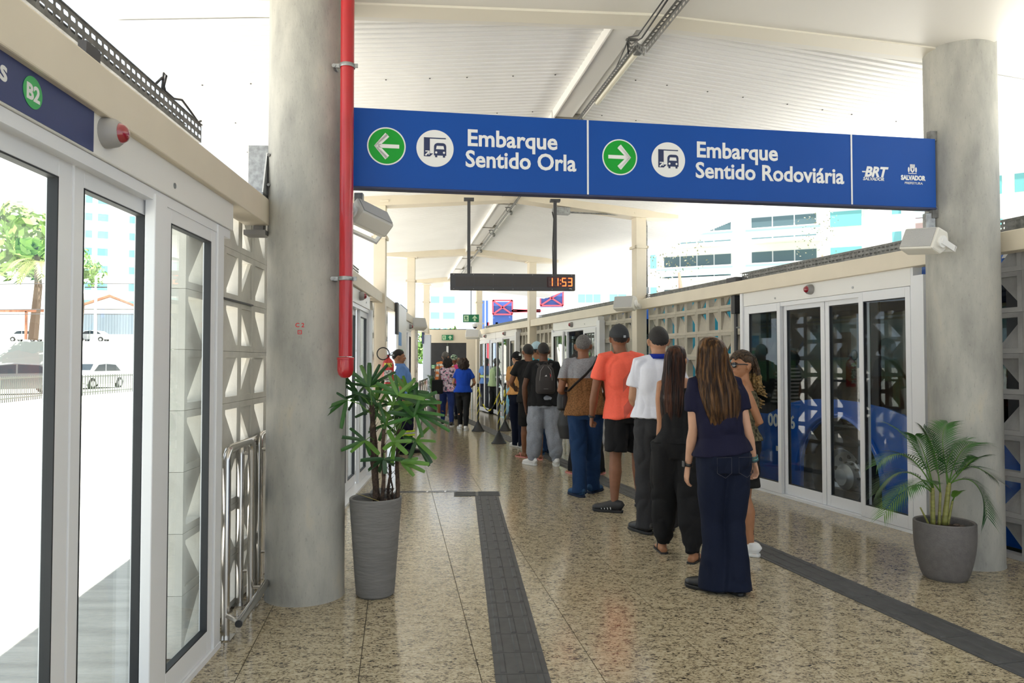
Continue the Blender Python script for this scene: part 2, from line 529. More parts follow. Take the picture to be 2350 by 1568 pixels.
wl = thing('wall_left', 'pierced wall of cream concrete breeze blocks on the left', 'wall', LW.o, LW.rz, kind='structure')
wr = thing('wall_right', 'pierced wall of concrete breeze blocks on the right', 'wall', RW.o, RW.rz, kind='structure')
def blocks(parent, s0, n, y, key, rows=8, flip=0):
    for i in range(n):
        for j in range(rows):
            kk = [[0, 1], [3, 2]][(i+flip) % 2][j % 2]
            o = link('breeze_block', blk[key][kk], parent, (s0+(i+.5)*BW, y, (j+.5)*BH))
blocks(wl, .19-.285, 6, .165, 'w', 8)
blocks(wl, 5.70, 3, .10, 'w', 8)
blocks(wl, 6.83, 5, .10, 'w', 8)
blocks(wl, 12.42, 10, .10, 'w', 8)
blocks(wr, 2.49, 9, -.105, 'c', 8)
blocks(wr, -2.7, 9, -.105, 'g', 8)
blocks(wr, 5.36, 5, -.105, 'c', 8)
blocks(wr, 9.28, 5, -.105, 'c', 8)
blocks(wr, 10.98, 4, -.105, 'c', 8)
# black joint slot seen on the left wall
MB().box(.42, 1.0, .11, .123, 1.805, 1.815).build('open_joint', black, wl)
# top rails
def rail(parent, s0, s1, y0, y1, z0, z1, name='top_rail'):
    MB().box(s0, s1, y0, y1, z0, z1).build(name, cream, parent, bevel=.006)
rail(wl, -4.5, .77, -.05, .10, 2.285, 2.445)
for a, b in ((1.75, 6.62), (6.83, 12.2), (12.4, 17.9)): rail(wl, a, b, -.05, .08, 2.27, 2.42)
for a, b in ((-3.2, -.78), (-.33, 5.14), (5.34, 10.75), (10.95, 16.1), (16.3, 17.6)): rail(wr, a, b, -.055, .07, 2.245, 2.395)

# ------------------------------------------------------------------ platform doors
def panel(parent, s0, s1, y, z0=.03, z1=2.1, st=.055, bot=.11, top=.085, nm='door_leaf', gm=None):
    f = MB(); d = .02
    f.box(s0, s0+st, y-d, y+d, z0, z1); f.box(s1-st, s1, y-d, y+d, z0, z1)
    f.box(s0+st, s1-st, y-d, y+d, z0, z0+bot); f.box(s0+st, s1-st, y-d, y+d, z1-top, z1)
    o = f.build(nm, alu, parent, bevel=.003)
    g = MB(); w = .006
    a, b, c, e = s0+st, s1-st, z0+bot, z1-top
    for x0, x1, q0, q1 in ((a, a+w, c, e), (b-w, b, c, e), (a, b, c, c+w), (a, b, e-w, e)):
        g.box(x0, x1, y-.0205, y+.012, q0, q1)
    g.build('gasket', gasket, o)
    MB().box(a, b, y-.003, y+.003, c, e).build('glass_pane', gm or glassc, o)
    return o
def header(parent, s0, s1, z0, z1, sg, depth=.10):
    """sg: which local y sign is the platform side"""
    y0, y1 = sorted((-sg*.10, sg*.022))
    MB().box(s0, s1, y0, y1, z0, z1).build('header_box', cream2, parent, bevel=.004)
    y0, y1 = sorted((-sg*.09, sg*.012))
    MB().box(s0+.02, s1-.02, y0, y1, z0-.045, z0-.002).build('header_track', alu, parent)
def sensor(parent, s, z, y, sg):
    t = thing('warning_lamp', None, None, (s, y, z), parent=parent)
    M = Matrix.Rotation(PI/2 if sg < 0 else -PI/2, 4, 'X')
    a = MB(); a.lathe([(.052, 0), (.052, .015), (.047, .04), (.036, .056)], 24); me = a.mesh('lamp_housing', mat('lamp housing grey', (.33, .32, .31), .4), S30); me.transform(M); link('lamp_housing', me, t)
    a = MB(); a.lathe([(.035, .052), (.034, .060), (.027, .072), (.014, .079), (.001, .081)], 20); me = a.mesh('red_lens', mat('red lens', (.28, .008, .02), .12, coat=1), S30); me.transform(M); link('red_lens', me, t)
def screw(parent, s, z, y):
    MB().tube([(s, y-.003, z), (s, y+.003, z)], .012, 12).build('screw_cap', galv, parent)

d1 = thing('door_1', 'nearest glazed sliding platform door on the left with a navy sign panel', 'door', LW.o, LW.rz, kind='structure')
header(d1, -4.2, .17, 2.145, 2.312, -1, .06)
ys = -.03
panel(d1, -2.30, -1.309, .05, z1=2.125, st=.082)
panel(d1, -1.299, -.709, .05, z1=2.125, st=.062)
MB().box(-.79, -.672, -.02, .022, .0, 2.125).build('post', alu, d1, bevel=.004)
panel(d1, -.668, -.055, .012, z1=2.125, st=.065)
MB().box(-.05, -.015, -.018, .05, 0, 2.14).build('jamb', alu, d1, bevel=.003)
MB().box(-.012, .05, -.015, .07, 0, 2.14).build('jamb', alu, d1, bevel=.003)
MB().box(-4.2, .05, -.02, .09, 0, .028).build('threshold', alu, d1)
MB().box(-3.2, -2.32, .03, .07, .03, 2.12).build('door_leaf', alu, d1)
sensor(d1, -1.21, 2.238, -.022, -1)
screw(d1, -.61, 2.20, -.022)
# navy sign on the header
ns = mat('navy sign film', (.035, .05, .155), .4)
MB().box(-4.2, -1.288, -.0245, -.021, 2.150, 2.312).build('sign_panel', ns, d1)
LM = Matrix.Translation(Vector((0, -.1225, 0))) @ UPR
def on_left(me_s, z): return Matrix.Translation(Vector((me_s, -.0250, z))) @ UPR
gm_ = mat('sign green', (.05, .42, .11), .4)
wm_ = mat('sign white', (.80, .80, .78), .4)
bc = LW.hit(75, 213, -.025)
mb = MB(); mb.lathe([(.046, 0), (.046, .0012)], 40); me = mb.mesh('green_disc', gm_); me.transform(on_left(bc[0], bc[1])); link('green_disc', me, d1)
text('lettering', 'B2', .062, wm_, d1, Matrix.Translation(Vector((0, -.0016, 0))) @ on_left(bc[0], bc[1]-.022), bold=.0022, align='CENTER', extrude=.0004)
text('lettering', 'Acessos', .085, wm_, d1, on_left(bc[0]-.115, bc[1]-.015), bold=.002, align='RIGHT', extrude=.0004)

d2 = thing('door_2', 'glazed sliding platform door on the left beyond the red pipe', 'door', LW.o, LW.rz, kind='structure')
header(d2, 3.05, 5.52, 2.10, 2.265, -1, .06)
for a, b, y in ((3.08, 3.7, .0), (3.7, 4.3, .045), (4.3, 4.9, .045), (4.9, 5.5, .0)): panel(d2, a, b, y+.03, z1=2.07)
MB().box(5.5, 5.58, -.05, .05, 0, 2.1).build('jamb', alu, d2)
MB().box(3.05, 5.58, -.06, .07, 0, .028).build('threshold', alu, d2)
sensor(d2, 4.66, 2.20, -.022, -1); screw(d2, 5.2, 2.17, -.022)
d3 = thing('door_3', 'glazed sliding platform door far down the left wall', 'door', LW.o, LW.rz, kind='structure')
header(d3, 10.08, 12.1, 2.09, 2.265, -1, .06)
for a, b, y in ((10.1, 10.6, .0), (10.15, 10.65, .045), (11.45, 12.0, .045), (11.5, 12.05, .0)): panel(d3, a, b, y, z1=2.06)
MB().box(10.05, 12.1, -.06, .07, 0, .028).build('threshold', alu, d3)
sensor(d3, 11.6, 2.18, -.022, -1)

d4 = thing('door_4', 'closed glazed sliding platform door on the right with the bus behind', 'door', RW.o, RW.rz, kind='structure')
header(d4, -.06, 2.445, 2.092, 2.257, 1, .04)
panel(d4, 1.725, 2.36, .0, z1=2.085); panel(d4, 1.075, 1.735, -.045, z1=2.085, st=.06); panel(d4, .510, 1.065, -.045, z1=2.085); panel(d4, -.05, .555, .0, z1=2.085)
MB().box(2.36, 2.40, -.04, .015, 0, 2.09).build('jamb', alu, d4); MB().box(2.40, 2.45, -.04, .04, 0, 2.25).build('jamb', alu, d4)
MB().box(-.085, -.055, -.06, .02, 0, 2.25).build('jamb', alu, d4); MB().box(-.22, -.095, -.05, .05, 0, 2.17).build('jamb', alu, d4)
MB().box(-.22, 2.45, -.09, .02, 0, .028).build('threshold', alu, d4)
sensor(d4, 1.21, 2.18, .022, 1); screw(d4, 1.80, 2.14, .022); screw(d4, .62, 2.142, .022)
d5 = thing('door_5', 'platform door on the right standing open behind the queue', 'door', RW.o, RW.rz, kind='structure')
header(d5, 6.85, 9.3, 2.08, 2.245, 1, .04)
panel(d5, 8.62, 9.25, .03, z1=2.05); panel(d5, 8.5, 9.1, -.02, z1=2.05); panel(d5, 7.0, 7.6, -.02, z1=2.05); panel(d5, 6.9, 7.5, .03, z1=2.05)
MB().box(6.72, 6.86, -.05, .05, 0, 2.17).build('jamb', alu, d5); MB().box(9.25, 9.32, -.05, .05, 0, 2.1).build('jamb', alu, d5)
MB().box(6.72, 9.3, -.05, .06, 0, .028).build('threshold', alu, d5)
sensor(d5, 8.15, 2.16, .022, 1); screw(d5, 7.5, 2.14, .022)
d6 = thing('door_6', 'pair of platform doors at the far right end of the wall', 'door', RW.o, RW.rz, kind='structure')
header(d6, 12.05, 14.1, 2.08, 2.245, 1, .04); header(d6, 14.12, 16.0, 2.08, 2.245, 1, .04)
for a, b, y in ((12.1, 12.6, .03), (13.3, 13.9, .03), (14.0, 14.7, -.02), (14.7, 15.3, .03), (15.3, 15.9, .03)): panel(d6, a, b, y, z1=2.05)
MB().box(12.0, 12.12, -.05, .05, 0, 2.17).build('jamb', alu, d6)
sensor(d6, 13.1, 2.17, .022, 1); sensor(d6, 15.2, 2.17, .022, 1)

# ------------------------------------------------------------------ end wall with the dark double door
ew = thing('wall_back', 'cream end wall above the dark double door', 'wall', (0, ENDY, 0), kind='structure')
xl, xr = at(983, 900, ENDY).x, at(1070, 900, ENDY).x
MB().box(xl-.12, xr+.5, 0, .15, 2.02, 2.42).build('lintel', cream, ew)
MB().box(xl-.12, xl, 0, .15, 0, 2.02).build('pier', cream, ew); MB().box(xr, xr+.5, 0, .15, 0, 2.02).build('pier', cream, ew)
MB().box(xl-.1, xr+.3, .02, .1, 2.42, 2.44).build('capping', dark, ew)
d7 = thing('door_7', 'dark grey double door closing the far end', 'door', (0, ENDY, 0), kind='structure')
dg_ = mat('dark grey door', (.035, .036, .04), .5, noise_amt=.2, scale=6)
xm = (xl+xr)/2
MB().box(xl, xm-.004, .04, .08, 0, 2.02).build('door_leaf', dg_, d7); MB().box(xm+.004, xr, .04, .08, 0, 2.02).build('door_leaf', dg_, d7)
MB().box(xl+.05, xm-.03, .0, .03, .94, 1.0).build('push_bar', alu, d7); MB().box(xm+.03, xr-.05, .0, .03, .94, 1.0).build('push_bar', alu, d7)
MB().box(xm-.03, xm+.03, .0, .035, 1.72, 1.92).build('bolt_case', alu, d7); MB().box(xm-.012, xm+.012, .01, .035, 1.0, 1.74).build('bolt_rod', alu, d7)

# ------------------------------------------------------------------ hanging blue sign
SF = Fr((-1.28, 4.55, 0), (.987, .160, 0))
def sp(u, v): return SF.hit(u, v, 0)
sx0 = sp(808, 300)[0]; sx1 = sp(2143, 400)[0]
zt = (sp(815, 247)[1]+sp(2135, 322)[1])/2; zb = (sp(812, 427)[1]+sp(2143, 480)[1])/2
blue = mat('sign blue', (.003, .070, .35), .42, noise_amt=.05, scale=2, spec=.25)
sg = thing('direction_sign', 'long blue hanging sign reading Embarque Sentido Orla and Embarque Sentido Rodoviária', 'sign', SF.o, SF.rz)
MB().box(sx0, sx1, -.02, .05, zb, zt).build('sign_board', blue, sg, bevel=.003)
MB().box(sx0, sx1, -.024, .052, zb-.012, zb).build('bottom_edge', mat('navy edge', (.02, .03, .09), .5), sg)
navy = mat('sign navy', (.012, .025, .09), .4)
def onsign(x, z): return Matrix.Translation(Vector((x, -.0215, z))) @ UPR
Y1 = -.0215
def disc(parent, c, r, m, y=Y1, name='disc', n=48):
    mb = MB(); mb.lathe([(r, 0), (r, .0010)], n); me = mb.mesh(name, m); me.transform(Matrix.Translation(Vector((c[0], y, c[1]))) @ UPR); return link(name, me, parent)
def poly(parent, pts, m, y, name):
    mb = MB(); mb.prism(pts, y-.0009, y); return mb.build(name, m, parent)
greenm = mat('arrow green', (.008, .33, .03), .4, spec=.25)
def arrow(parent, c, r, sgn, y):
    a = r*.62; w = r*.17
    pts = [(a, w/2), (-a*.55, w/2)]
    x, z = c
    P = lambda q: [(x+sgn*p[0], z+p[1]) for p in q]
    tip = -r*.64
    # shaft
    poly(parent, P([(r*.66, r*.10), (tip+r*.2, r*.10), (tip+r*.2, -r*.10), (r*.66, -r*.10)]), wm_, y, 'arrow_shaft')
    for s_ in (1, -1):
        poly(parent, P([(tip, 0), (tip+r*.14, -.0*s_), (tip+r*.72+.0, s_*r*.58), (tip+r*.58, s_*r*.70)]), wm_, y, 'arrow_head')
        poly(parent, P([(tip, 0), (tip+r*.28, 0), (tip+r*.78, s_*r*.50), (tip+r*.62, s_*r*.66)]), wm_, y, 'arrow_head')
for (u, v, sgn) in ((887, 338, 1), (1420, 363, -1)):
    c = sp(u, v); r = .121
    disc(sg, c, r, wm_, name='white_ring'); disc(sg, c, r*.93, greenm, Y1-.0012, 'green_disc'); arrow(sg, c, r, sgn, Y1-.0024)
def busicon(c, r):
    disc(sg, c, r, wm_, name='white_disc')
    x, z = c; k = r/1.0; y = Y1-.0013
    P = lambda q: [(x+a*k, z+b*k) for a, b in q]
    poly(sg, P([(-.60, .58), (.58, .58), (.58, .52), (-.60, .52)]), navy, y, 'shelter_icon')
    poly(sg, P([(-.60, .55), (-.28, .55), (-.28, -.28), (-.10, -.28), (-.28, -.45), (-.60, -.45)]), navy, y-.0002, 'shelter_icon')
    poly(sg, P([(-.55, -.38), (-.48, -.42), (-.32, -.24), (-.38, -.20)]), wm_, y-.0012, 'shelter_arrow')
    poly(sg, P([(-.52, -.14), (-.30, -.14), (-.30, -.36), (-.35, -.36), (-.35, -.19), (-.52, -.19)]), wm_, y-.0014, 'shelter_arrow')
    bus = [(-.06, -.38), (-.06, .12), (-.02, .22), (.06, .28), (.14, .3), (.42, .3), (.50, .28), (.57, .22), (.60, .12), (.60, -.38)]
    poly(sg, P(bus), navy, y, 'bus_icon')
    poly(sg, P([(.05, -.04), (.09, .14), (.45, .14), (.49, -.04)]), wm_, y-.0012, 'bus_icon_window')
    for a in (.06, .48): disc(sg, (x+a*k, z-.22*k), .06*k, wm_, y-.0008, 'bus_icon_lamp', 14)
    for a in (.06, .48): poly(sg, P([(a-.06, -.48), (a+.06, -.48), (a+.06, -.36), (a-.06, -.36)]), navy, y-.0001, 'bus_icon_wheel')
for u, v in ((998, 343), (1531, 369)): busicon(sp(u, v), .119)
def line(txt, u0, v0, u1, size, **k):
    a = sp(u0, v0); b = sp(u1, v0)
    return text('lettering', txt, size, wm_, sg, onsign(a[0], a[1]), fit=b[0]-a[0], **k)
line('Embarque', 1070, 336, 1275, .15, bold=.0035); line('Sentido Orla', 1067, 384, 1320, .15, bold=.0035)
line('Embarque', 1594, 362, 1779, .15, bold=.0035); line('Sentido Rodoviária', 1593, 409, 1932, .15, bold=.0035)
line('BRT', 1979, 406, 2034, .098, bold=.004, shear=.28); line('SALVADOR', 1976, 415, 2024, .032, bold=.0008, shear=.2)
line('SALVADOR', 2063, 414, 2119, .046, bold=.0022); line('PREFEITURA', 2071, 424, 2112, .024)
a = sp(1974, 397); MB().box(a[0], a[0]+.05, Y1-.001, Y1, a[1]-.0, a[1]+.009).build('logo_dash', wm_, sg)
# crest: shield with crown and side figures
c = sp(2089, 390); k_ = .036
mb = MB()
mb.prism([(c[0]-.5*k_, c[1]+.45*k_), (c[0]+.5*k_, c[1]+.45*k_), (c[0]+.45*k_, c[1]-.35*k_), (c[0], c[1]-.75*k_), (c[0]-.45*k_, c[1]-.35*k_)], Y1-.001, Y1)
for i in range(5): mb.box(c[0]+(-.5+i*.22)*k_, c[0]+(-.36+i*.22)*k_, Y1-.001, Y1, c[1]+.55*k_, c[1]+.95*k_)
mb.box(c[0]-.55*k_, c[0]+.55*k_, Y1-.001, Y1, c[1]+.5*k_, c[1]+.62*k_)
for s_ in (1, -1): mb.ell((c[0]+s_*.8*k_, Y1, c[1]-.15*k_), (.2*k_, .001, .55*k_), 10, 6)
mb.box(c[0]-.9*k_, c[0]+.9*k_, Y1-.001, Y1, c[1]-.95*k_, c[1]-.8*k_)
mb.build('crest', wm_, sg)
mb = MB()
for s_ in (-1, 0, 1): mb.bar((c[0], Y1-.002, c[1]-.4*k_), (c[0]+s_*.22*k_, Y1-.002, c[1]+.25*k_), .004, .001)
mb.build('crest_emblem', blue, sg)
for u, v in ((1347, 360), (1950, 395)):
    x = sp(u, v)[0]
    MB().box(x-.006, x+.006, Y1-.002, Y1, zb+.002, zt-.002).build('divider', wm_, sg)
MB().box(sx1-.03, sx1+.03, -.01, .03, zt-.01, zt+.06).build('bracket', galvd, sg)
MB().box(sx1-.02, sx1+.05, -.01, .03, zb-.07, zb+.01).build('bracket', galvd, sg)

# ------------------------------------------------------------------ red drain pipe
pp = Vector((-1.005, 4.42, 0))
rp = thing('drain_pipe', 'vertical red pipe clamped to the left concrete column', 'pipe', pp)
zend = 1.45-(868-830)/1680*4.42
MB().tube([(0, 0, zend+.13), (0, 0, 3.9)], .041, 28).build('pipe', redp, rp, smooth=S30)
MB().lathe([(.004, zend), (.025, zend+.004), (.042, zend+.022), (.049, zend+.05), (.049, zend+.11), (.052, zend+.112), (.052, zend+.122), (.046, zend+.126)], 28).build('end_cap', redp, rp, smooth=S30)
for v in (640, 152):
    z = at(800, v, 4.42).z
    mb = MB(); mb.tube([(.046*math.cos(t), .046*math.sin(t), z) for t in [i*PI/12 for i in range(24)]], [(.012, .003)]*24, 6, closed=True, up=(0, 0, 1))
    mb.box(-.085, -.040, -.01, .0, z-.012, z+.012); mb.box(.040, .065, -.01, .0, z-.012, z+.012); mb.tube([(-.08, -.015, z), (-.08, .10, z-.004)], .012, 10)
    mb.build('pipe_clamp', galv, rp, smooth=S30)

# ------------------------------------------------------------------ loudspeakers
def speaker(p, rz, lab, tilt=.35, s=1.0, roll=0.0):
    t = thing('loudspeaker', lab, 'speaker', p, rz, group=None)
    M = Matrix.Rotation(-tilt, 4, 'X') @ Matrix.Rotation(roll, 4, 'Y') @ Matrix.Scale(s, 4)
    # horizontal wedge cabinet: long along x, front grille towards -y
    prof = [(-.075, -.08), (.03, -.085), (.07, -.03), (.07, .03), (.03, .085), (-.075, .08)]   # (y,z)
    mb = MB(); L = .13
    k = 0; vs = [(x, y, z) for x in (-L, L) for y, z in prof]; n = len(prof)
    mb.add(vs, [tuple(range(n)), tuple(reversed(range(n, 2*n)))] + [(i, n+i, n+(i+1) % n, (i+1) % n) for i in range(n)])
    me = mb.mesh('cabinet', mat('ivory speaker shell', (.74, .72, .65), .4)); me.transform(M); link('cabinet', me, t, bevel=.012*s)
    mb = MB(); mb.box(-L+.012, L-.012, -.082, -.076, -.068, .068); me = mb.mesh('grille', mat('speaker grille', (.55, .55, .54), .5, .3, bump=.5, bscale=300)); me.transform(M); link('grille', me, t, bevel=.003)
    for q in (1, -1):
        mb = MB(); mb.tube([(q*(L-.001), 0, 0), (q*(L+.012), 0, 0)], .042, 24)
        me = mb.mesh('end_cap', white, S30); me.transform(M); link('end_cap', me, t)
    mb = MB(); mb.box(L+.008, L+.018, -.014, .13, -.02, .02); mb.box(-L-.018, -L-.008, -.014, .13, -.02, .02); mb.box(-L-.018, L+.018, .12, .135, -.02, .02)
    me = mb.mesh('mount_bracket', white); me.transform(M); link('mount_bracket', me, t)
    return t
speaker(at(2122, 556, 5.15), -1.12, 'ivory loudspeaker mounted on the right concrete column below the blue sign', .35, 1.0, .12)
speaker(at(848, 505, 4.9), 1.05, 'ivory loudspeaker behind the red pipe below the blue sign', .75, 1.0, .35)
speaker(at(1436, 698, 11.0), -.6, 'ivory loudspeaker on the steel column behind the coral T-shirt man', .3, 1.25)
speaker(at(956, 745, 16.0), .7, 'small ivory loudspeaker far down the left wall', .4, 1.5)
speaker(at(1086, 768, 20.5), -.2, 'tiny ivory loudspeaker below the security camera at the far end', .3, 1.5)
mb = MB(); p = at(2137, 520, 5.25); mb.box(p.x-.035, p.x+.035, p.y, p.y+.05, p.z-.08, p.z+.1)
tag(mb.build('junction_box', galv, None, bevel=.005), 'grey junction box above the right loudspeaker', 'electrical box')
p = at(822, 462, 4.95); tag(MB().box(p.x-.03, p.x+.03, p.y, p.y+.05, p.z-.06, p.z+.06).build('junction_box', galv, None, bevel=.005), 'grey junction box above the loudspeaker behind the red pipe', 'electrical box')

# ------------------------------------------------------------------ LED display with posts
DY = 10.2
dc = at(1177, 648, DY)
dt = thing('led_display', 'hanging dark LED display board showing 11:53 in red', 'display', dc, math.radians(4))
w_, h_ = 1.745/2, .115
MB().box(-w_, w_, -.04, .06, -h_, h_).build('display_case', dark, dt, bevel=.004)
matx = bpy.data.materials.new('unlit dot matrix'); matx.use_nodes = True
nt = matx.node_tree; b = nt.nodes['Principled BSDF']; tcn = nd(nt, 'ShaderNodeTexCoord'); vo = nd(nt, 'ShaderNodeTexVoronoi', Scale=60, Randomness=0)
nt.links.new(tcn.outputs['Object'], vo.inputs['Vector']); rr = nd(nt, 'ShaderNodeValToRGB'); rr.color_ramp.elements[0].color = (.16, .15, .14, 1); rr.color_ramp.elements[1].color = (.05, .045, .045, 1); rr.color_ramp.elements[1].position = .6
nt.links.new(vo.outputs['Distance'], rr.inputs[0]); nt.links.new(rr.outputs[0], b.inputs['Base Color'])
for k in range(5):
    x0 = -w_+.075+k*.262; MB().box(x0, x0+.255, -.043, -.0405, -.068, .072).build('dot_matrix_module', matx, dt)
ledon = mat('lit red segment', (1, .10, .02), emit=5.5); ledoff = mat('unlit segment', (.10, .07, .07), .5)
MB().box(w_-.40, w_-.04, -.043, -.0405, -.07, .075).build('clock_window', mat('clock glass', (.08, .03, .03), .3), dt)
SEG = {'1': 'bc', '5': 'afgcd', '3': 'abgcd'}
def digit(x, ch):
    w, h = .055, .11; zc = .003
    g = {'a': (x, x+w, zc+h/2-.008, zc+h/2+.003), 'g': (x, x+w, zc-.005, zc+.005), 'd': (x, x+w, zc-h/2-.003, zc-h/2+.008),
         'f': (x-.002, x+.009, zc+.004, zc+h/2), 'e': (x-.002, x+.009, zc-h/2, zc-.004), 'b': (x+w-.009, x+w+.002, zc+.004, zc+h/2), 'c': (x+w-.009, x+w+.002, zc-h/2, zc-.004)}
    for q, (a, b2, c2, d2_) in g.items():
        MB().box(a, b2, -.046, -.0435, c2, d2_).build('segment', ledon if q in SEG[ch] else ledoff, dt)
for x, ch in ((w_-.375, '1'), (w_-.295, '1'), (w_-.185, '5'), (w_-.10, '3')): digit(x, ch)
for z in (-.022, .03): MB().box(w_-.211, w_-.202, -.046, -.0435, z-.005, z+.006).build('segment', ledon, dt)
MB().box(w_-.085, w_-.05, -.043, -.0405, -.092, -.086).build('maker_plate', white, dt)
for k in range(7):
    for z in (-.1, .1): MB().ell((-w_+.05+k*(2*w_-.1)/6, -.041, z), (.006, .003, .006), 8, 5).build('case_screw', galv, dt)
for px in (1076, 1275):
    p = at(px, 640, DY); x = p.x-dc.x
    ztop = 3.72-dc.z
    MB().box(x-.022, x+.022, -.005, .04, h_, ztop).build('hanger_post', dark, dt)
    MB().box(x-.07, x+.07, -.04, .07, ztop-.02, ztop+.01).build('hanger_plate', dark, dt)
mb = MB(); x = at(1275, 640, DY).x-dc.x
mb.tube([(x-.03, .0, h_), (x-.035, .01, .5), (x-.02, .0, .9), (x-.04, .01, 1.0)], .008, 6); mb.build('cable', black, dt, smooth=True)

# hanging exit sign and end-wall sign
egr = mat('exit sign green', (.01, .20, .08), .4); epl = mat('photoluminescent pale green', (.62, .85, .55), .4)
def exit_sign(c, w, h, lab, y=0.0, cable=None):
    t = thing('exit_sign', lab, 'sign', c)
    MB().box(-w/2, w/2, -.012, .012, -h/2, h/2).build('sign_plate', egr, t)
    q = -.0125
    def P(pts, name, m=epl): MB().prism(pts, q-.001, q).build(name, m, t)
    k = h/2
    P([(-w/2+.12*h, -.78*k), (-w/2+.72*h, -.78*k), (-w/2+.72*h, .78*k), (-w/2+.12*h, .78*k)], 'running_man_panel')
    cx = -w/2+.42*h
    rm = [[(-.10, .62), (.02, .62), (.02, .46), (-.10, .46)], [(-.14, .42), (.08, .42), (.02, -.08), (-.12, -.08)], [(.0, .36), (.22, .2), (.18, .1), (-.02, .24)], [(-.12, .4), (-.26, .16), (-.20, .1), (-.06, .3)],
          [(-.02, -.0), (.16, -.24), (.12, -.62), (.04, -.62), (.04, -.26), (-.12, -.06)], [(-.12, .0), (-.04, -.06), (-.14, -.42), (-.30, -.44), (-.30, -.34), (-.20, -.34)]]
    for s_ in rm: MB().prism([(cx+a*h*.85, b*k) for a, b in s_], q-.0022, q-.0012).build('running_man', egr, t)
    ax = w/2-.55*h
    P([(ax-.12*h, -.7*k), (ax+.12*h, -.7*k), (ax+.12*h, .1*k), (ax-.12*h, .1*k)], 'arrow'); P([(ax-.36*h, -.02*k), (ax+.36*h, -.02*k), (ax, .8*k)], 'arrow')
    if cable: MB().tube([(0.0, 0, h/2), (0.0, 0, cable)], .008, 6).build('cable', black, t)
    return t
ey = 16.5
c = at(1081, 731, ey); exit_sign(c, .36, .175, 'green running man exit sign hanging under the LED display', cable=3.6-c.z)
c = at(1027, 775, ENDY-.05); exit_sign(c, .34, .165, 'green running man exit sign on the end wall above the dark door')
c = at(1000, 842, ENDY+.02); t = exit_sign(c, .26, .12, 'small exit sticker on the dark end door')
# security camera
p = at(1090, 748, 20.0)
t = thing('security_camera', 'white dome security camera near the far right column', 'camera', p)
MB().lathe([(.08, .05), (.085, 0), (.075, -.03)], 20).build('camera_body', white, t, smooth=S30); MB().ell((0, 0, -.03), (.055, .055, .05), 16, 8).build('camera_dome', black, t, smooth=True)
MB().box(-.02, .25, -.02, .02, .04, .08).build('camera_arm', white, t)

# ------------------------------------------------------------------ tactile paving
tact = mat('dark grey rubber tactile tile', (.075, .076, .078), .55, noise_amt=.3, scale=12)
def tact_mesh(w, L, nb, along=True, gap=.004):
    mb = MB(); mb.box(-w/2+.001, w/2-.001, gap/2, L-gap/2, 0, .004)
    for i in range(nb):
        c = -w/2+w*(i+.5)/nb; hw = .016
        mb.add([(c-hw, .012, .004), (c+hw, .012, .004), (c+hw, L-.012, .004), (c-hw, L-.012, .004), (c-hw+.006, .02, .0085), (c+hw-.006, .02, .0085), (c+hw-.006, L-.02, .0085), (c-hw+.006, L-.02, .0085)],
               [(4, 5, 6, 7), (0, 1, 5, 4), (1, 2, 6, 5), (2, 3, 7, 6), (3, 0, 4, 7)])
    return mb.mesh('tactile_tile', tact)
def strip_of(lab, a, b, w, L, nb):
    a = Vector((*a[:2], 0)); b = Vector((*b[:2], 0)); d = (b-a); n = int(d.length/L); d.normalize()
    rz = math.atan2(d.y, d.x)-PI/2
    t = thing('tactile_strip', lab, 'tactile paving', (a.x, a.y, .0005), rz)
    me = tact_mesh(w, L, nb); far = MB()
    for k in range(n):
        if k < 60: link('tactile_tile', me, t, (0, k*L, 0))
    return t
gl = [gnd(1091, 1144), gnd(1138, 1568), gnd(1142, 1135), gnd(1265, 1568)]
a = (gl[1]+gl[3])/2; b = (gl[0]+gl[2])/2; dd = (a-b).normalized()
strip_of('dark tactile strip running straight up the middle of the floor', b+dd*(.25*24), b, .252, .25, 3)
a = RW.pt(-4.0, 1.69); b = RW.pt(16.5, 1.0)
strip_of('dark tactile strip slanting under the queue towards the right corner', a, b, .255, .335, 3)
t = thing('tactile_strip', 'short dark tactile turn leading left to the floor drain', 'tactile paving', LW.pt(4.27, -1.36, .0005), LW.rz)
me = tact_mesh(.25, .25, 5)
for k in range(2):
    o = link('tactile_tile', me, t, (0, k*.252-.252, 0)); o.rotation_euler.z = 0
t = thing('tactile_strip', 'dark tactile pad on the floor behind the tall potted palm', 'tactile paving', LW.pt(4.45, -.18, .0005), LW.rz)
me = tact_mesh(.5, .24, 6); link('tactile_tile', me, t, (0, -.24, 0))
# floor drain
t = thing('floor_drain', 'narrow slotted steel floor drain beside the tall palm pot', 'drain', LW.pt(4.43, -.42, .0005), LW.rz)
mb = MB()
for x in (-.05, -.02, .013, .043): mb.box(x, x+.009, -.72, 0, 0, .004)
mb.build('grate_bars', steel, t)
for y in (-.6, -.4, -.2, -.02): MB().box(-.05, .052, y, y+.02, 0, .0045).build('cross_bar', steel, t)
MB().box(-.045, .045, -.72, 0, -.0002, .0008).build('drain_gap', black, t)

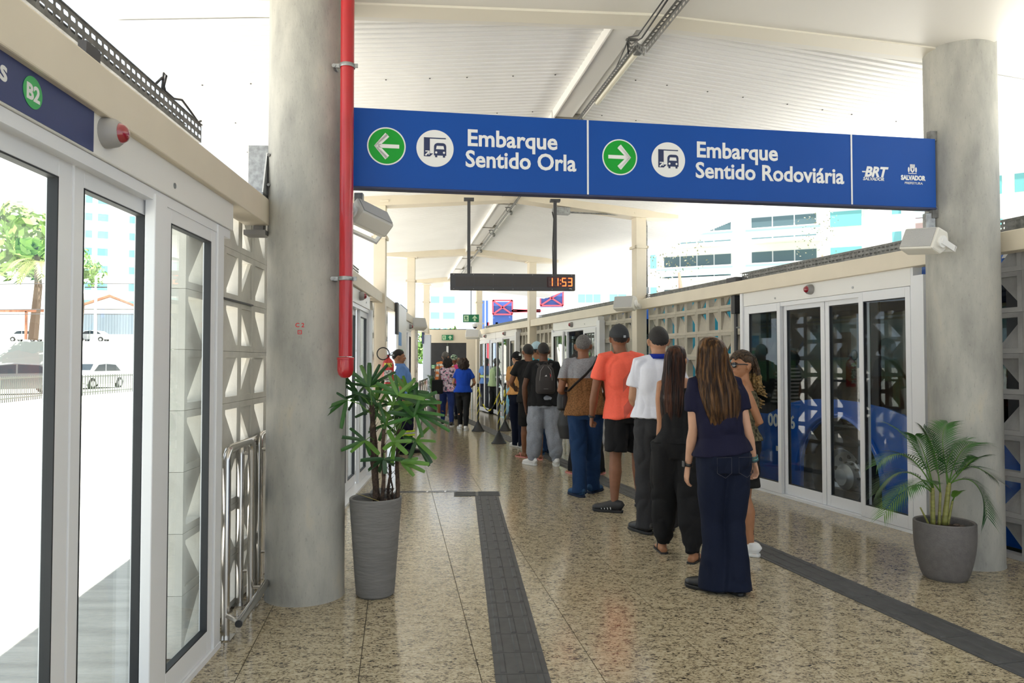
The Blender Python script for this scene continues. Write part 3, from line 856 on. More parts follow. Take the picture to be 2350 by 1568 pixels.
# ------------------------------------------------------------------ perforated cable trays
def perf(mb, M, L, rows, pitch, slot, w):
    """sheet in local x (length), y (across 0..w); rows = slot centre positions, slot half height"""
    n = int(L/pitch)
    ys = [0]
    for r in rows: ys += [r-slot, r+slot]
    ys.append(w)
    for i in range(len(ys)-1):
        if i % 2 == 0:
            v = [M @ Vector(p) for p in ((0, ys[i], 0), (n*pitch, ys[i], 0), (n*pitch, ys[i+1], 0), (0, ys[i+1], 0))]
            mb.add(v, [(0, 1, 2, 3)])
        else:
            off = (i//2 % 2)*pitch*.5
            for k in range(n):
                x0 = k*pitch+off*0; ins = pitch*.20
                a, b = ys[i], ys[i+1]; e = (b-a)*.3
                o_ = [(x0, a), (x0+pitch, a), (x0+pitch, b), (x0, b)]
                h_ = [(x0+ins, a), (x0+pitch-ins, a), (x0+pitch-ins*.6, (a+b)/2), (x0+pitch-ins, b), (x0+ins, b), (x0+ins*.6, (a+b)/2)]
                k0 = len(mb.v)
                v = [M @ Vector((p[0], p[1], 0)) for p in o_+h_]
                mb.add(v, [(0, 4, 9, 8, 3), (1, 2, 7, 6, 5)])
def tray(parent_lab, W, s0, s1, y0, w, z0, h, m, pitch=.046, endname=''):
    t = thing('cable_tray', parent_lab, 'cable tray', W.o, W.rz)
    L = s1-s0
    mb = MB()
    perf(mb, Matrix.Translation((s0, y0, z0)), L, (w*.3, w*.7), pitch, w*.085, w)
    for yy in (y0, y0+w):
        M = Matrix.Translation((s0, yy, z0)) @ Matrix.Rotation(PI/2, 4, 'X')
        perf(mb, M, L, (h*.28, h*.72), pitch, h*.095, h)
    o = mb.build('tray_channel', m, t); so = o.modifiers.new('s', 'SOLIDIFY'); so.thickness = .002
    for yy in (y0, y0+w): MB().tube([(s0, yy, z0+h), (s1, yy, z0+h)], .004, 5).build('rolled_lip', m, t)
    return t
t = tray('perforated steel cable tray above the left door', LW, -3.6, .12, .13, .085, 2.60, .095, galvd, .047)
MB().box(-1.12, -1.02, .09, .12, 2.445, 2.60).build('support_block', dark, t)
mb = MB()
pts = [(-.42, .15, 2.70), (-.36, .14, 2.76), (-.30, .15, 2.72), (-.2, .15, 2.72), (-.1, .15, 2.75), (.02, .15, 2.73), (.12, .15, 2.71), (.16, .15, 2.73)]
mb.tube([Vector(p) for p in pts], .006, 6); mb.tube([(-.36, .14, 2.70), (-.34, .14, 2.79), (-.31, .14, 2.79), (-.33, .15, 2.70)], .005, 6)
mb.build('loose_cable', black, t, smooth=True)
t2 = tray('dark perforated cable tray on top of the right wall over the door', RW, -.05, 2.6, -.14, .08, 2.42, .085, galvd, .05)
MB().box(2.55, 2.75, -.12, .03, 2.40, 2.46).build('tray_elbow', dark, t2)
t3 = tray('dark perforated cable tray on the right wall towards the steel column', RW, 2.75, 5.15, -.14, .07, 2.40, .07, galvd, .05)
t4 = tray('far cable tray on the right wall beyond the steel column', RW, 5.4, 10.6, -.14, .07, 2.41, .07, galvd, .09)
t5 = tray('farthest cable tray along the right wall', RW, 11.1, 16.0, -.14, .07, 2.41, .07, galvd, .12)
t6 = tray('perforated cable tray beyond the right concrete column', RW, -3.0, -.8, -.14, .08, 2.42, .085, galvd, .05)
t7 = tray('short cable tray above the second left door', LW, 3.3, 4.6, -.02, .07, 2.425, .07, galvd, .08)
t8 = tray('short cable tray above the third left door', LW, 9.6, 11.2, -.02, .07, 2.425, .07, galvd, .09)

# ridge lighting: perforated rail, lamp batten, cables
t = thing('lighting_rail', 'perforated steel rail with cables slung under the canopy ridge', 'rail', RF.o, RF.rz)
mb = MB()
perf(mb, Matrix.Translation((.45, -.085, RZ-.14)), 15, (.02,), .05, .006, .04)
perf(mb, Matrix.Translation((.45, -.085, RZ-.14)) @ Matrix.Rotation(PI/2, 4, 'X'), 15, (.02,), .05, .006, .04)
o = mb.build('rail_channel', galv, t); o.modifiers.new('s', 'SOLIDIFY').thickness = .0015
mb = MB(); perf(mb, Matrix.Translation((-.9, -.07, RZ-.30)) @ Matrix.Rotation(PI/2, 4, 'X'), 1.15, (.025,), .055, .009, .05); perf(mb, Matrix.Translation((-.9, -.07, RZ-.25)), 1.15, (.02,), .055, .007, .045)
perf(mb, Matrix.Translation((.25, -.07, RZ-.30)) @ Matrix.Rotation(-.62, 4, 'Y') @ Matrix.Rotation(PI/2, 4, 'X'), .26, (.025,), .055, .009, .05)
o = mb.build('rail_channel', galvd, t); o.modifiers.new('s', 'SOLIDIFY').thickness = .0015
mb = MB(); mb.tube([(-.6, .0, RZ-.2), (.1, .0, RZ-.24), (.3, .01, RZ-.2), (.42, .0, RZ-.12), (.46, -.02, RZ-.2), (.5, -.04, RZ-.16)], .006, 6)
mb.tube([(-.6, .02, RZ-.2), (.15, .01, RZ-.2), (.3, .03, RZ-.15), (.44, .01, RZ-.16), (.9, -.06, RZ-.13), (1.6, -.065, RZ-.125), (3, -.07, RZ-.13)], .005, 6)
mb.build('cable', black, t, smooth=True)
for k in range(7):
    x = .45+k*2.03
    mb = MB(); mb.box(x-.015, x+.015, -.09, .0, RZ-.10, RZ-.09); mb.tube([(x, -.02, RZ-.09), (x, -.02, RZ-.15), (x, -.05, RZ-.16)], .008, 6)
    mb.build('hanger', galvd, t)
lt = thing('lighting_batten', 'long ivory lamp batten slung beside the canopy ridge', 'light', RF.o, RF.rz)
mb = MB(); mb.tube([(.55, -.125, RZ-.13), (1.68, -.125, RZ-.13)], .026, 16); mb.build('batten_tube', mat('ivory diffuser', (.66, .63, .52), .35), lt, smooth=S30)
MB().box(.5, .58, -.155, -.095, RZ-.16, RZ-.1).build('batten_cap', galvd, lt, bevel=.008)
for k in range(1, 6):
    p_ = RF.pt(.5+k*2.03, -.10, RZ-.17)
    s_ = thing('spot_lamp', ['round spot lamp under the ridge right behind the blue sign', 'round spot lamp under the ridge, first seen below the blue sign', 'round spot lamp under the ridge between the two display posts', 'round spot lamp under the ridge just before the left display post', 'farthest round spot lamp under the ridge'][k-1], 'lamp', p_, group='spot lamps under the ridge')
    MB().ell((0, 0, 0), (.032, .032, .035), 12, 8).build('lamp_body', galvd, s_, smooth=True); MB().tube([(0, 0, .03), (0, 0, .08)], .006, 6).build('lamp_stem', galvd, s_)

# conduit on the right steel column (from the ceiling beam down)
b2 = steelcols[1].location
t = thing('conduit', 'thin grey electrical conduit bending down the right steel column', 'conduit', b2, RW.rz)
mb = MB()
for o_ in (0, .035):
    mb.tube([(-.02+o_, 1.2, 3.70), (-.02+o_, .25, 3.70+o_*.3), (-.02, -.02, 3.70+o_*.3), (-.02, -.09-o_*.5, 3.66), (-.02, -.11-o_*.5, 3.55), (-.02, -.11-o_*.5, 2.45)], .010, 6)
mb.build('conduit_tube', galv, t, smooth=True)
MB().box(-.06, .05, 1.15, 1.4, 3.66, 3.76).build('junction_box', galv, t); MB().box(-.05, .0, -.14, -.10, 2.5, 2.6).build('junction_box', galv, t)
# black riser on the right wall
t = thing('electrical_riser', 'black electrical riser box on the breeze blocks left of the right door', 'electrical riser', RW.pt(2.60, .0), RW.rz)
MB().box(-.04, .04, -.04, .04, 2.02, 2.24).build('riser_box', black, t, bevel=.006); MB().tube([(0, 0, 0), (0, 0, 2.04)], .022, 12).build('riser_pipe', dark, t, smooth=S30)
MB().tube([(.0, .0, 2.2), (-.06, .02, 2.24)], .006, 6).build('riser_cable', black, t); MB().tube([(-.12, 0, 1.855), (.0, 0, 1.855)], .012, 8).build('riser_clamp', galv, t)
# steel bracket at the left column
t = thing('wall_bracket', 'galvanised bolted steel bracket between the left beam and the concrete column', 'bracket', LW.pt(.83, .0), LW.rz)
MB().prism([(-.14, 2.47), (.0, 2.47), (.0, 2.74), (-.05, 2.74)], -.03, -.022).build('gusset', mat('zinc plate', (.60, .62, .64), .35, .5), t)
MB().box(-.14, .0, -.03, .08, 2.46, 2.475).build('shelf_plate', galv, t); MB().box(.0, .012, -.04, .10, 2.30, 2.80).build('back_plate', galv, t); MB().box(-.06, 0, -.01, .05, 2.24, 2.46).build('lower_plate', mat('dark zinc', (.25, .24, .23), .5, .4), t)
MB().box(-.12, .0, -.04, .09, 2.22, 2.25).build('foot_plate', mat('dark zinc', (.25, .24, .23)), t)
for z in (2.53, 2.715): MB().tube([(-.10, -.05, z), (.0, -.05, z)], .009, 8).build('bolt', galvd, t)

# ------------------------------------------------------------------ stacked guard rails at the left
def guard(p, rz, lab, hgt, wid, low=False, bars=0):
    t = thing('guard_rail', lab, 'guard rail', p, rz)
    r = .021; R = .06
    pts = [(0, 0, .004), (0, 0, hgt-R)] + [(R-R*math.cos(a), 0, hgt-R+R*math.sin(a)) for a in (PI/6, PI/3, PI/2)] + [(wid-R, 0, hgt)] + [(wid-R+R*math.sin(a), 0, hgt-R+R*math.cos(a)) for a in (PI/6, PI/3, PI/2)] + [(wid, 0, .004)]
    MB().tube(pts, r, 16).build('hoop', steel, t, smooth=S30)
    for x in (0, wid): MB().box(x-.05, x+.05, -.04, .04, 0, .006).build('foot_plate', steel, t)
    return t
ga = gnd(517, 1465); gb = gnd(574, 1395)
d_ = gb-ga; rz_ = math.atan2(d_.y, d_.x)
g1 = guard(ga, rz_, 'stainless hoop guard rail standing beside the left door frame', .985, d_.length)
pa = gnd(548, 1432, .12); pb = gnd(612, 1338, .12)
mb = MB(); v0 = g1.matrix_world
inv = (Matrix.Translation(g1.location) @ Matrix.Rotation(rz_, 4, 'Z')).inverted()
A, B = inv @ pa, inv @ pb
mb.tube([A, B], .021, 16); g1o = mb.build('low_bar', steel, g1, smooth=S30)
mb = MB(); mb.tube([(0, 0, .12), (A.x+.02, A.y, .12)], .012, 10); mb.tube([(d_.length, 0, .12), (d_.length, (A.y+B.y)/2, .12)], .012, 10); mb.build('bar_link', steel, g1)
MB().tube([A, A+(A-B).normalized()*.004], .019, 14).build('bar_plug', black, g1)
g2p = gnd(550, 1388)
g2 = guard(g2p, rz_+.05, 'stainless guard rail stacked behind the first hoop', .95, .55)
mb = MB(); mb.tube([(0, -.07, .2), (0, 0, .2)], .011, 8); mb.tube([(0, -.07, .9), (0, 0, .9)], .011, 8); mb.build('bar_link', steel, g2)
MB().tube([(0, -.07, .15), (0, -.07, .96)], .016, 12).build('side_bar', steel, g2, smooth=S30)
g3 = guard(gnd(592, 1345), rz_+.02, 'rearmost stainless guard rail half hidden by the concrete column', .97, .45)
MB().tube([(.0, -.08, .12), (.0, -.08, 1.0)], .016, 12).build('side_bar', steel, g3, smooth=S30)
mb = MB(); mb.tube([(0, -.08, .22), (0, 0, .22)], .011, 8); mb.tube([(0, -.08, .88), (0, 0, .88)], .011, 8); mb.build('bar_link', steel, g3)
# vertical stainless grab rail next to right column
t = thing('grab_rail', 'thin chrome hoop rail between the right door and the concrete column', 'rail', RW.pt(-.30, .07), RW.rz)
MB().tube([(0, 0, 0.02), (0, 0, .93), (-.02, 0, .97), (-.06, 0, .985), (-.14, 0, .985), (-.17, 0, .97), (-.18, 0, .93), (-.18, 0, .02)], .014, 12).build('hoop', steel, t, smooth=S30)
# far railings
for k, (s0, s1, lab) in enumerate(((12.6, 15.6, 'stainless railing in front of the far left breeze blocks'),)):
    t = thing('railing', lab, 'railing', LW.pt(s0, -.16), LW.rz)
    MB().tube([(0, 0, 1.0), (s1-s0, 0, 1.0)], .022, 8).build('top_bar', steel, t)
    for i in range(11): MB().tube([(i*.3, 0, .0), (i*.3, 0, 1.0)], .014, 6).build('baluster', steel, t)
t = thing('railing', 'stainless railing on the right wall beside the far door', 'railing', RW.pt(16.3, .12), RW.rz)
MB().tube([(0, 0, 1.0), (3.2, 0, 1.0)], .022, 8).build('top_bar', steel, t)
for i in range(9): MB().tube([(i*.35, 0, .0), (i*.35, 0, 1.0)], .014, 6).build('baluster', steel, t)

# ------------------------------------------------------------------ stanchions with chains
def stanchion(p, lab):
    t = thing('barrier_post', lab, 'stanchion', p, R_.random()*6)
    bl = mat('black rubber', (.018, .018, .02), .5)
    MB().lathe([(.135, 0), (.135, .012), (.10, .05), (.032, .185), (.028, .20)], 28).build('cone_base', bl, t, smooth=S30)
    # striped post: alternate helix bands by geometry
    mb = MB(); mb.lathe([(.0215, .19), (.0215, .95)], 20); mb.build('post', bl, t, smooth=S30)
    N = 26; turns = 2.2
    for ph in (0, PI):
        mb = MB(); vs = []; fs = []
        for i in range(N+1):
            z0 = .22+.68*i/N; a = ph+turns*2*PI*i/N
            for j in range(5):
                b_ = a + j*.30; vs.append((.0225*math.cos(b_), .0225*math.sin(b_), z0+j*.022))
        for i in range(N):
            for j in range(4): fs.append((i*5+j, i*5+j+1, i*5+j+6, i*5+j+5))
        mb.add(vs, fs); mb.build('yellow_band', mat('safety yellow', (.80, .72, .03), .4), t, smooth=True)
    MB().lathe([(.026, .95), (.028, .975), (.018, .99), (.001, .992)], 20).build('post_cap', bl, t, smooth=S30)
    MB().tube([(.03*math.cos(a), .03*math.sin(a), .93) for a in [i*PI/8 for i in range(16)]], .005, 6, closed=True).build('chain_ring', bl, t)
    return t
stp = [gnd(1145, 1018), gnd(1097, 990), gnd(1159, 989), gnd(1170, 962)]
labs = ['black and yellow striped barrier post standing nearest the camera', 'black and yellow striped barrier post beside the blue T-shirt woman', 'black and yellow striped barrier post behind the nearest post, under the orange top', 'black and yellow striped barrier post farthest back by the doors']
for p, l in zip(stp, labs): stanchion(p, l)
link_me = None
mb = MB(); mb.tube([(.012*math.cos(a), .022*math.sin(a), 0) for a in [i*PI/6 for i in range(12)]], .0045, 5, closed=True); lk = {}
for n_, c_ in (('y', (.80, .72, .03)), ('k', (.02, .02, .02))):
    me = mb.mesh('chain_link', mat('chain '+n_, c_, .4), True); lk[n_] = me
def chain(a, b, sag, lab):
    a = Vector((a.x, a.y, .93)); b = Vector((b.x, b.y, .93)); L = (b-a).length
    t = thing('chain', lab, 'chain', a)
    n = int(math.hypot(L, sag*1.6)/.036); prev = None
    f = lambda u: a.lerp(b, u) - Vector((0, 0, sag*4*u*(1-u)))
    for i in range(n):
        u = (i+.5)/n; p = f(u); d = (f(min(1, u+.01))-f(max(0, u-.01))).normalized()
        q = d.to_track_quat('Y', 'Z'); M = q.to_matrix().to_4x4() @ Matrix.Rotation(PI/2*(i % 2), 4, 'Y')
        o = link('chain_link', lk['k' if (i//9) % 2 else 'y'], t, p-a); o.rotation_euler = M.to_euler()
chain(stp[1], stp[0], .42, 'yellow and black plastic chain between the two nearest posts')
chain(stp[0], stp[2], .30, 'yellow and black plastic chain from the nearest post to the one behind it')
chain(stp[2], stp[3], .35, 'yellow and black plastic chain to the farthest post')

# ------------------------------------------------------------------ fire extinguisher
p = at(891, 850, 10.3); p = Vector((p.x, p.y, 0))
t = thing('fire_extinguisher', 'red fire extinguisher with coiled black hose by the left steel column', 'fire extinguisher', p)
mb = MB(); mb.lathe([(.0, 1.02), (.07, 1.025), (.08, 1.05), (.08, 1.40), (.07, 1.45), (.04, 1.485), (.02, 1.5), (.02, 1.54)], 28); mb.build('cylinder', mat('extinguisher red', (.62, .02, .02), .25, coat=.5), t, smooth=S30)
for z0, z1, c_ in ((1.37, 1.43, (.85, .75, .1)), (1.16, 1.33, (.85, .82, .78)), (1.08, 1.14, (.8, .8, .78))):
    mb = MB(); vs = []; N = 10
    for i in range(N+1):
        a = -PI/2-.6+1.5*i/N
        for z in (z0, z1): vs.append((.0812*math.cos(a), .0812*math.sin(a), z))
    mb.add(vs, [(2*i, 2*i+2, 2*i+3, 2*i+1) for i in range(N)]); mb.build('label_sticker', mat('sticker %.2f' % c_[1]+str(c_[2]), c_, .5, noise_amt=.8, scale=45, lo=.45, hi=.5), t)
MB().tube([(-.07+.085*math.cos(a), -.02, 1.56+.085*math.sin(a)) for a in [i*PI/12 for i in range(24)]], .008, 8, closed=True).build('hose', black, t, smooth=True)
mb = MB(); mb.box(-.02, .08, -.012, .012, 1.53, 1.55); mb.bar((.0, 0, 1.54), (.09, 0, 1.60), .02, .008); mb.build('trigger_handle', galv, t)
MB().box(-.03, .03, .06, .30, 1.10, 1.14).build('wall_bracket', galv, t)
# information totem and panel beyond the left column
t = thing('information_panel', 'white information panel with blue and green print beyond the left steel column', 'sign', LW.o, LW.rz)
MB().box(8.28, 8.5, -.10, -.055, 1.9, 2.42).build('dark_edge', dark, t); MB().box(8.5, 10.05, -.09, -.055, 0, 2.42).build('panel_board', cream2, t)
MB().box(8.55, 9.05, -.094, -.091, 1.72, 1.95).build('blue_heading', mat('pale blue print', (.12, .35, .75), .5), t)
for k in range(8): MB().box(8.6, 9.3-.12*(k % 3), -.094, -.091, 1.60-k*.13, 1.66-k*.13).build('green_print', mat('green print', (.08, .5, .2), .5), t)
p = Vector((at(974, 900, 20.6).x+.06, 20.6, 0))
t = thing('turnstile_post', 'pale blue grey square post at the far left end', 'post', p)
MB().box(-.10, .12, -.08, .08, 0, 2.2).build('post_body', mat('blue grey paint', (.50, .54, .60), .5), t, bevel=.01); MB().box(-.13, -.07, -.1, .1, 1.95, 2.32).build('dark_box', mat('navy box', (.04, .05, .12), .5), t)

# ------------------------------------------------------------------ potted palms
leafm = mat('palm leaf green', (.035, .15, .02), .38, noise_amt=.45, scale=9)
leafl = mat('young palm leaf green', (.10, .24, .03), .4, noise_amt=.3, scale=9)
leafd = mat('deep palm leaf green', (.02, .085, .018), .38, noise_amt=.4, scale=9)
cane = mat('fibrous palm cane', (.10, .065, .045), .9, noise_amt=.7, scale=30, bump=.8, bscale=60)
potm = mat('grey ribbed planter', (.20, .195, .19), .75, noise_amt=.18, scale=7, stretch=(1, 1, 6), bump=.25, bscale=14)
potm2 = mat('grey stone planter', (.155, .145, .14), .65, noise_amt=.15, scale=30, bump=.2, bscale=90)
soil = mat('potting soil', (.06, .04, .028), .95, noise_amt=.6, scale=30, bump=1, bscale=40)
def pot(t, r0, r1, h, m, bulge=0.0):
    pr = []
    for i in range(13):
        u = i/12; pr.append((r0+(r1-r0)*u+bulge*math.sin(PI*u), h*u))
    pr[0] = (r0-.012, 0); pr.insert(1, (r0, .012))
    pr += [(r1-.006, h+.006), (r1-.018, h), (r1-.02, h-.06)]
    mb = MB(); mb.lathe(pr, 56, cap=False); mb.lathe([(r0-.012, 0), (.001, 0)], 56, cap=False); mb.build('planter_pot', m, t, smooth=S30)
    mb = MB(); mb.lathe([(r1-.019, h-.05), (r1*.6, h-.035), (r1*.3, h-.045), (.001, h-.035)], 40, cap=False); o = mb.build('soil', soil, t, smooth=True)
    rr = random.Random(3)
    for k in range(9):
        a = rr.random()*6.28; q = r1*.75*math.sqrt(rr.random()); s = .012+.014*rr.random()
        MB().ell((q*math.cos(a), q*math.sin(a), h-.035), (s*1.3, s, s*.6), 8, 5).build('bark_chip', mat('bark chip', (.16, .12, .10), .9, noise_amt=.5, scale=40), t)
def leaflet(a, d, up, L, w, droop, m, parent, blunt=True, name='leaflet'):
    d = d.normalized(); side = d.cross(up).normalized(); up2 = side.cross(d)
    N = 6; mb = MB(); vs = []
    for i in range(N+1):
        u = i/N
        p = a + d*(L*u) - Vector((0, 0, 1))*(droop*L*u*u) 
        ww = w*(min(1, .35+u*3.2)*(1 if u < .8 else 1-(u-.8)*(1.2 if blunt else 4.6)))
        vs += [p - side*ww + up2*ww*.25, p - up2*ww*.15, p + side*ww + up2*ww*.25]
    fs = []
    for i in range(N):
        k = i*3; fs += [(k, k+1, k+4, k+3), (k+1, k+2, k+5, k+4)]
    mb.add(vs, fs)
    return mb.build(name, m, parent, smooth=True)
pa_ = Vector((-.852, 4.60, 0))
PA = thing('potted_palm', 'lady palm with dark canes in a tall tapered grey pot by the red pipe', 'potted plant', pa_)
pot(PA, .118, .162, .60, potm)
rr = random.Random(5)
def lo(u, v, dy=0.0): return at(u, v, 4.6+dy) - pa_
canes = [((862, 1155), (852, 930), .0, .017), ((868, 1155), (858, 965), .05, .013), ((879, 1160), (880, 985), -.04, .011), ((891, 1160), (895, 1060), .03, .009), ((911, 1150), (914, 985), .0, .0125), ((902, 1150), (897, 1085), .07, .005)]
for (a, b, dy, r) in canes:
    A, B = lo(*a, dy), lo(*b, dy); N = 12; pts = []; rs = []
    for i in range(N+1):
        u = i/N; p = A.lerp(B, u)+Vector((.004*math.sin(u*9+dy*50), .004*math.cos(u*7), 0)); pts.append(p); rs.append(r*(1.05-.15*u)*(1+.18*(i % 2)))
    o = MB().tube(pts, rs, 9).build('cane', cane, PA, smooth=True)
    mb = MB()
    for i in range(14):
        u = rr.random(); p = A.lerp(B, u); an = rr.random()*6.28; q = Vector((math.cos(an), math.sin(an), .9))
        mb.tube([p+Vector((math.cos(an), math.sin(an), 0))*r*.8, p+q*(r+.012+.015*rr.random())], [.0025, .0008], 4)
    mb.build('fibre_tuft', cane, o)
def fan(src, c, dirs, L, w=.0125, m=None, droop=.12):
    """src petiole start, c hub, dirs list of (du,dv,dy) leaflet ends relative in pixels"""
    pet = MB(); mid = (src+c)/2+Vector((0, 0, .03)); pet.tube([src, mid, c], [.0035, .003, .0025], 6)
    fr = pet.build('frond', leafl, PA, smooth=True)
    for q in dirs:
        d = Vector(q); leaflet(c, d, Vector((0, -.6, .8)) if abs(d.normalized().z) < .95 else Vector((0, -1, .1)), L*(.85+.3*rr.random()), w*(.8+.4*rr.random()), droop*(.5+rr.random()), m or rr.choice([leafm, leafm, leafd]), fr)
def fanpx(s, c, ends, dy=0.0, m=None, spread=.06, w=.0125):
    C = lo(*c, dy); S = lo(*s, dy*.3); pet = MB(); mid = (S+C)/2+Vector((0, 0, .02)); pet.tube([S, mid, C], [.0035, .003, .0025], 6)
    fr = pet.build('frond', leafl, PA, smooth=True)
    for i, e in enumerate(ends):
        E_ = lo(e[0], e[1], dy+rr.uniform(-spread, spread)*1.5); d = E_-C
        u = Vector((-d.z*.3, -.8, .5))
        leaflet(C, d, u, d.length, w*(.8+.45*rr.random()), .06, m or rr.choice([leafm, leafm, leafd, leafl]), fr)
fanpx((855, 945), (848, 888), [(800, 845), (828, 835), (848, 829), (872, 833), (890, 833), (908, 850), (918, 880), (812, 868), (785, 875)], -.02)
fanpx((852, 950), (796, 918), [(733, 940), (742, 955), (738, 948), (783, 980), (772, 900)], -.12)
fanpx((858, 1010), (838, 1012), [(775, 999), (803, 980), (783, 1031), (805, 1036), (850, 1044), (870, 1040)], -.05)
fanpx((880, 1040), (882, 1054), [(827, 1054), (845, 1077), (870, 1082), (884, 1086), (905, 1066), (928, 1053)], -.08, leafd)
fanpx((914, 1000), (936, 900), [(925, 860), (905, 858), (952, 865), (985, 900), (1000, 915), (1003, 935), (980, 955), (960, 880)], .0)
fanpx((914, 1000), (952, 945), [(1000, 915), (1020, 950), (1030, 968), (1032, 985), (1000, 990), (970, 1000), (925, 925)], -.06)
fanpx((914, 1040), (955, 1012), [(985, 978), (1000, 1011), (1001, 1050), (990, 1060), (985, 1066), (940, 1050), (925, 1000)], -.04)
fanpx((914, 1060), (920, 1060), [(975, 1080), (985, 1062), (960, 1050), (950, 1090)], -.1, leafl)
fanpx((880, 990), (886, 975), [(850, 930), (870, 920), (900, 930), (930, 960), (915, 1000), (870, 1010), (845, 990)], .04)
fanpx((905, 1000), (905, 940), [(880, 890), (902, 880), (930, 890), (950, 930), (945, 970), (915, 990), (870, 960)], .08)
fanpx((858, 970), (868, 935), [(820, 910), (845, 900), (890, 895), (915, 920), (900, 960), (850, 985), (815, 955)], .12)
fanpx((890, 1060), (905, 1015), [(930, 985), (945, 1010), (935, 1040), (900, 1060), (880, 1030), (890, 985)], -.12, leafl)
fanpx((855, 940), (822, 905), [(770, 870), (790, 860), (800, 940), (760, 925), (840, 950), (850, 870)], .12, leafd)
for k in range(5):
    c = (rr.uniform(860, 960), rr.uniform(895, 990)); fanpx((rr.choice([880, 905, 914]), 1000), c, [(c[0]+62*math.cos(a), c[1]-50*math.sin(a)) for a in [rr.uniform(-.5, 3.6) for _ in range(7)]], rr.uniform(-.15, .15))
leaflet(lo(815, 1132, -.15), lo(890, 1158, -.1)-lo(815, 1132, -.15), Vector((0, 0, 1)), .21, .007, 0, mat('yellowed leaf', (.38, .33, .10), .5), PA, name='fallen_leaf')

pb_ = Vector((2.905, 4.95, 0))
PB = thing('potted_palm', 'areca palm with feathery fronds in a wide dark grey pot', 'potted plant', pb_)
pot(PB, .135, .188, .375, potm2, .018)
def lb(u, v, dy=0.0): return at(u, v, 4.95+dy) - pb_
stemm = mat('areca cane', (.30, .30, .08), .45, noise_amt=.4, scale=14, stretch=(1, 1, 3))
for a, b, r in (((2141, 1205), (2140, 1120), .014), ((2167, 1205), (2178, 1108), .017), ((2155, 1205), (2158, 1130), .009), ((2175, 1205), (2186, 1150), .008), ((2132, 1205), (2112, 1165), .006)):
    A, B = lb(*a), lb(*b); pts = [A.lerp(B, i/8) for i in range(9)]
    MB().tube(pts, [r*(1.1-.3*i/8)*(1.08 if i % 2 else 1) for i in range(9)], 10).build('stem', stemm, PB, smooth=True)
def frond(parent, A, B, C, ll, n=25, m=leafm, w=.0028, start=.2):
    """bezier rachis A-B-C with leaflets both sides"""
    f = lambda u: A*((1-u)**2)+B*(2*u*(1-u))+C*(u*u)
    pts = [f(i/14) for i in range(15)]
    o = MB().tube(pts, [.005*(1-.75*i/14) for i in range(15)], 6).build('frond', leafl, parent, smooth=True)
    mb = MB()
    for i in range(n):
        u = start+(1-start)*i/(n-1); p = f(u); t = (f(min(1, u+.02))-f(u-.02)).normalized()
        up = Vector((0, 0, 1)); side = t.cross(up); side = side.normalized() if side.length > .1 else Vector((1, 0, 0)); up = side.cross(t).normalized()
        for sgn in (1, -1):
            L = ll*(.55+.6*math.sin(PI*min(1, .15+.8*(u-start)/(1-start))))*(.9+.2*rr.random())
            d = (t*(.75+.5*u)+side*sgn*1.0+up*.28).normalized()
            sd = d.cross(up).normalized(); K = 4; vs = []
            for k in range(K+1):
                q = k/K; pp_ = p+d*(L*q)-Vector((0, 0, 1))*(L*.33*q*q); ww = w*(min(1, .4+3*q))*(1-q*.98 if q > .5 else 1)*(1.3 if q <= .5 else 1.6)
                vs += [pp_-sd*ww, pp_+sd*ww]
            mb.add(vs, [(2*k, 2*k+1, 2*k+3, 2*k+2) for k in range(K)])
    mb.build('leaflets', m, o, smooth=True)
fl = [((2140, 1120), (2110, 1010), (2040, 975), .10), ((2140, 1120), (2080, 1000), (2015, 1065), -.10), ((2138, 1125), (2070, 1040), (2012, 1130), .0), ((2138, 1130), (2090, 1080), (2030, 1180), -.14),
      ((2178, 1108), (2150, 990), (2175, 972), .1), ((2178, 1108), (2200, 1000), (2262, 1020), .12), ((2178, 1108), (2215, 1040), (2285, 1100), .0), ((2180, 1110), (2250, 1070), (2265, 1185), -.1),
      ((2178, 1115), (2230, 1050), (2245, 1050), -.16), ((2142, 1120), (2120, 1020), (2100, 1000), -.1), ((2158, 1130), (2150, 1030), (2120, 985), .0), ((2186, 1150), (2195, 1130), (2200, 1128), -.05), ((2158, 1130), (2130, 1080), (2085, 1125), -.2), ((2175, 1115), (2160, 1040), (2215, 1010), -.05)]
for i, (a, b, c, dy) in enumerate(fl):
    frond(PB, lb(*a), lb(b[0], b[1], dy*.6), lb(c[0], c[1], dy*1.2), .155 if i != 11 else .06, m=[leafm, leafm, leafd, leafl][i % 4] if i != 7 else leafd)
# small far palm
PC = copy_tree(PB)
PC.location = at(991, 900, 19.6); PC.location.z = 0; PC.rotation_euler.z = 2; PC.scale = (.8, .8, 1.05)
tag(PC, 'small potted palm at the far end beside the dark door')

# ------------------------------------------------------------------ outside
concr = mat('sunlit concrete apron', (.56, .55, .52), .8, noise_amt=.25, scale=1.2, stretch=(1, 9, 1), bump=.9, bscale=5)
asph = mat('asphalt lane', (.16, .16, .165), .8, noise_amt=.3, scale=2)
g = thing('pavement', 'bright grooved concrete bus lane outside the left doors', 'pavement', kind='structure')
pts = [LW.pt(-30, .1), LW.pt(160, .1), LW.pt(160, 150), LW.pt(-30, 150)]
MB().add([(p.x, p.y, -.12) for p in pts], [(0, 1, 2, 3)]).build('concrete_slab', concr, g)
g = thing('road', 'shaded asphalt bus lane under the right bus', 'road', kind='structure')
pts = [RW.pt(-40, -.15), RW.pt(160, -.15), RW.pt(160, -14), RW.pt(-40, -14)]
MB().add([(p.x, p.y, -.30) for p in pts], [(3, 2, 1, 0)]).build('asphalt', asph, g)
g = thing('ground', 'pale ground beyond the right bus lane', 'ground', kind='structure')
pts = [RW.pt(-60, -14), RW.pt(200, -14), RW.pt(200, -160), RW.pt(-60, -160)]
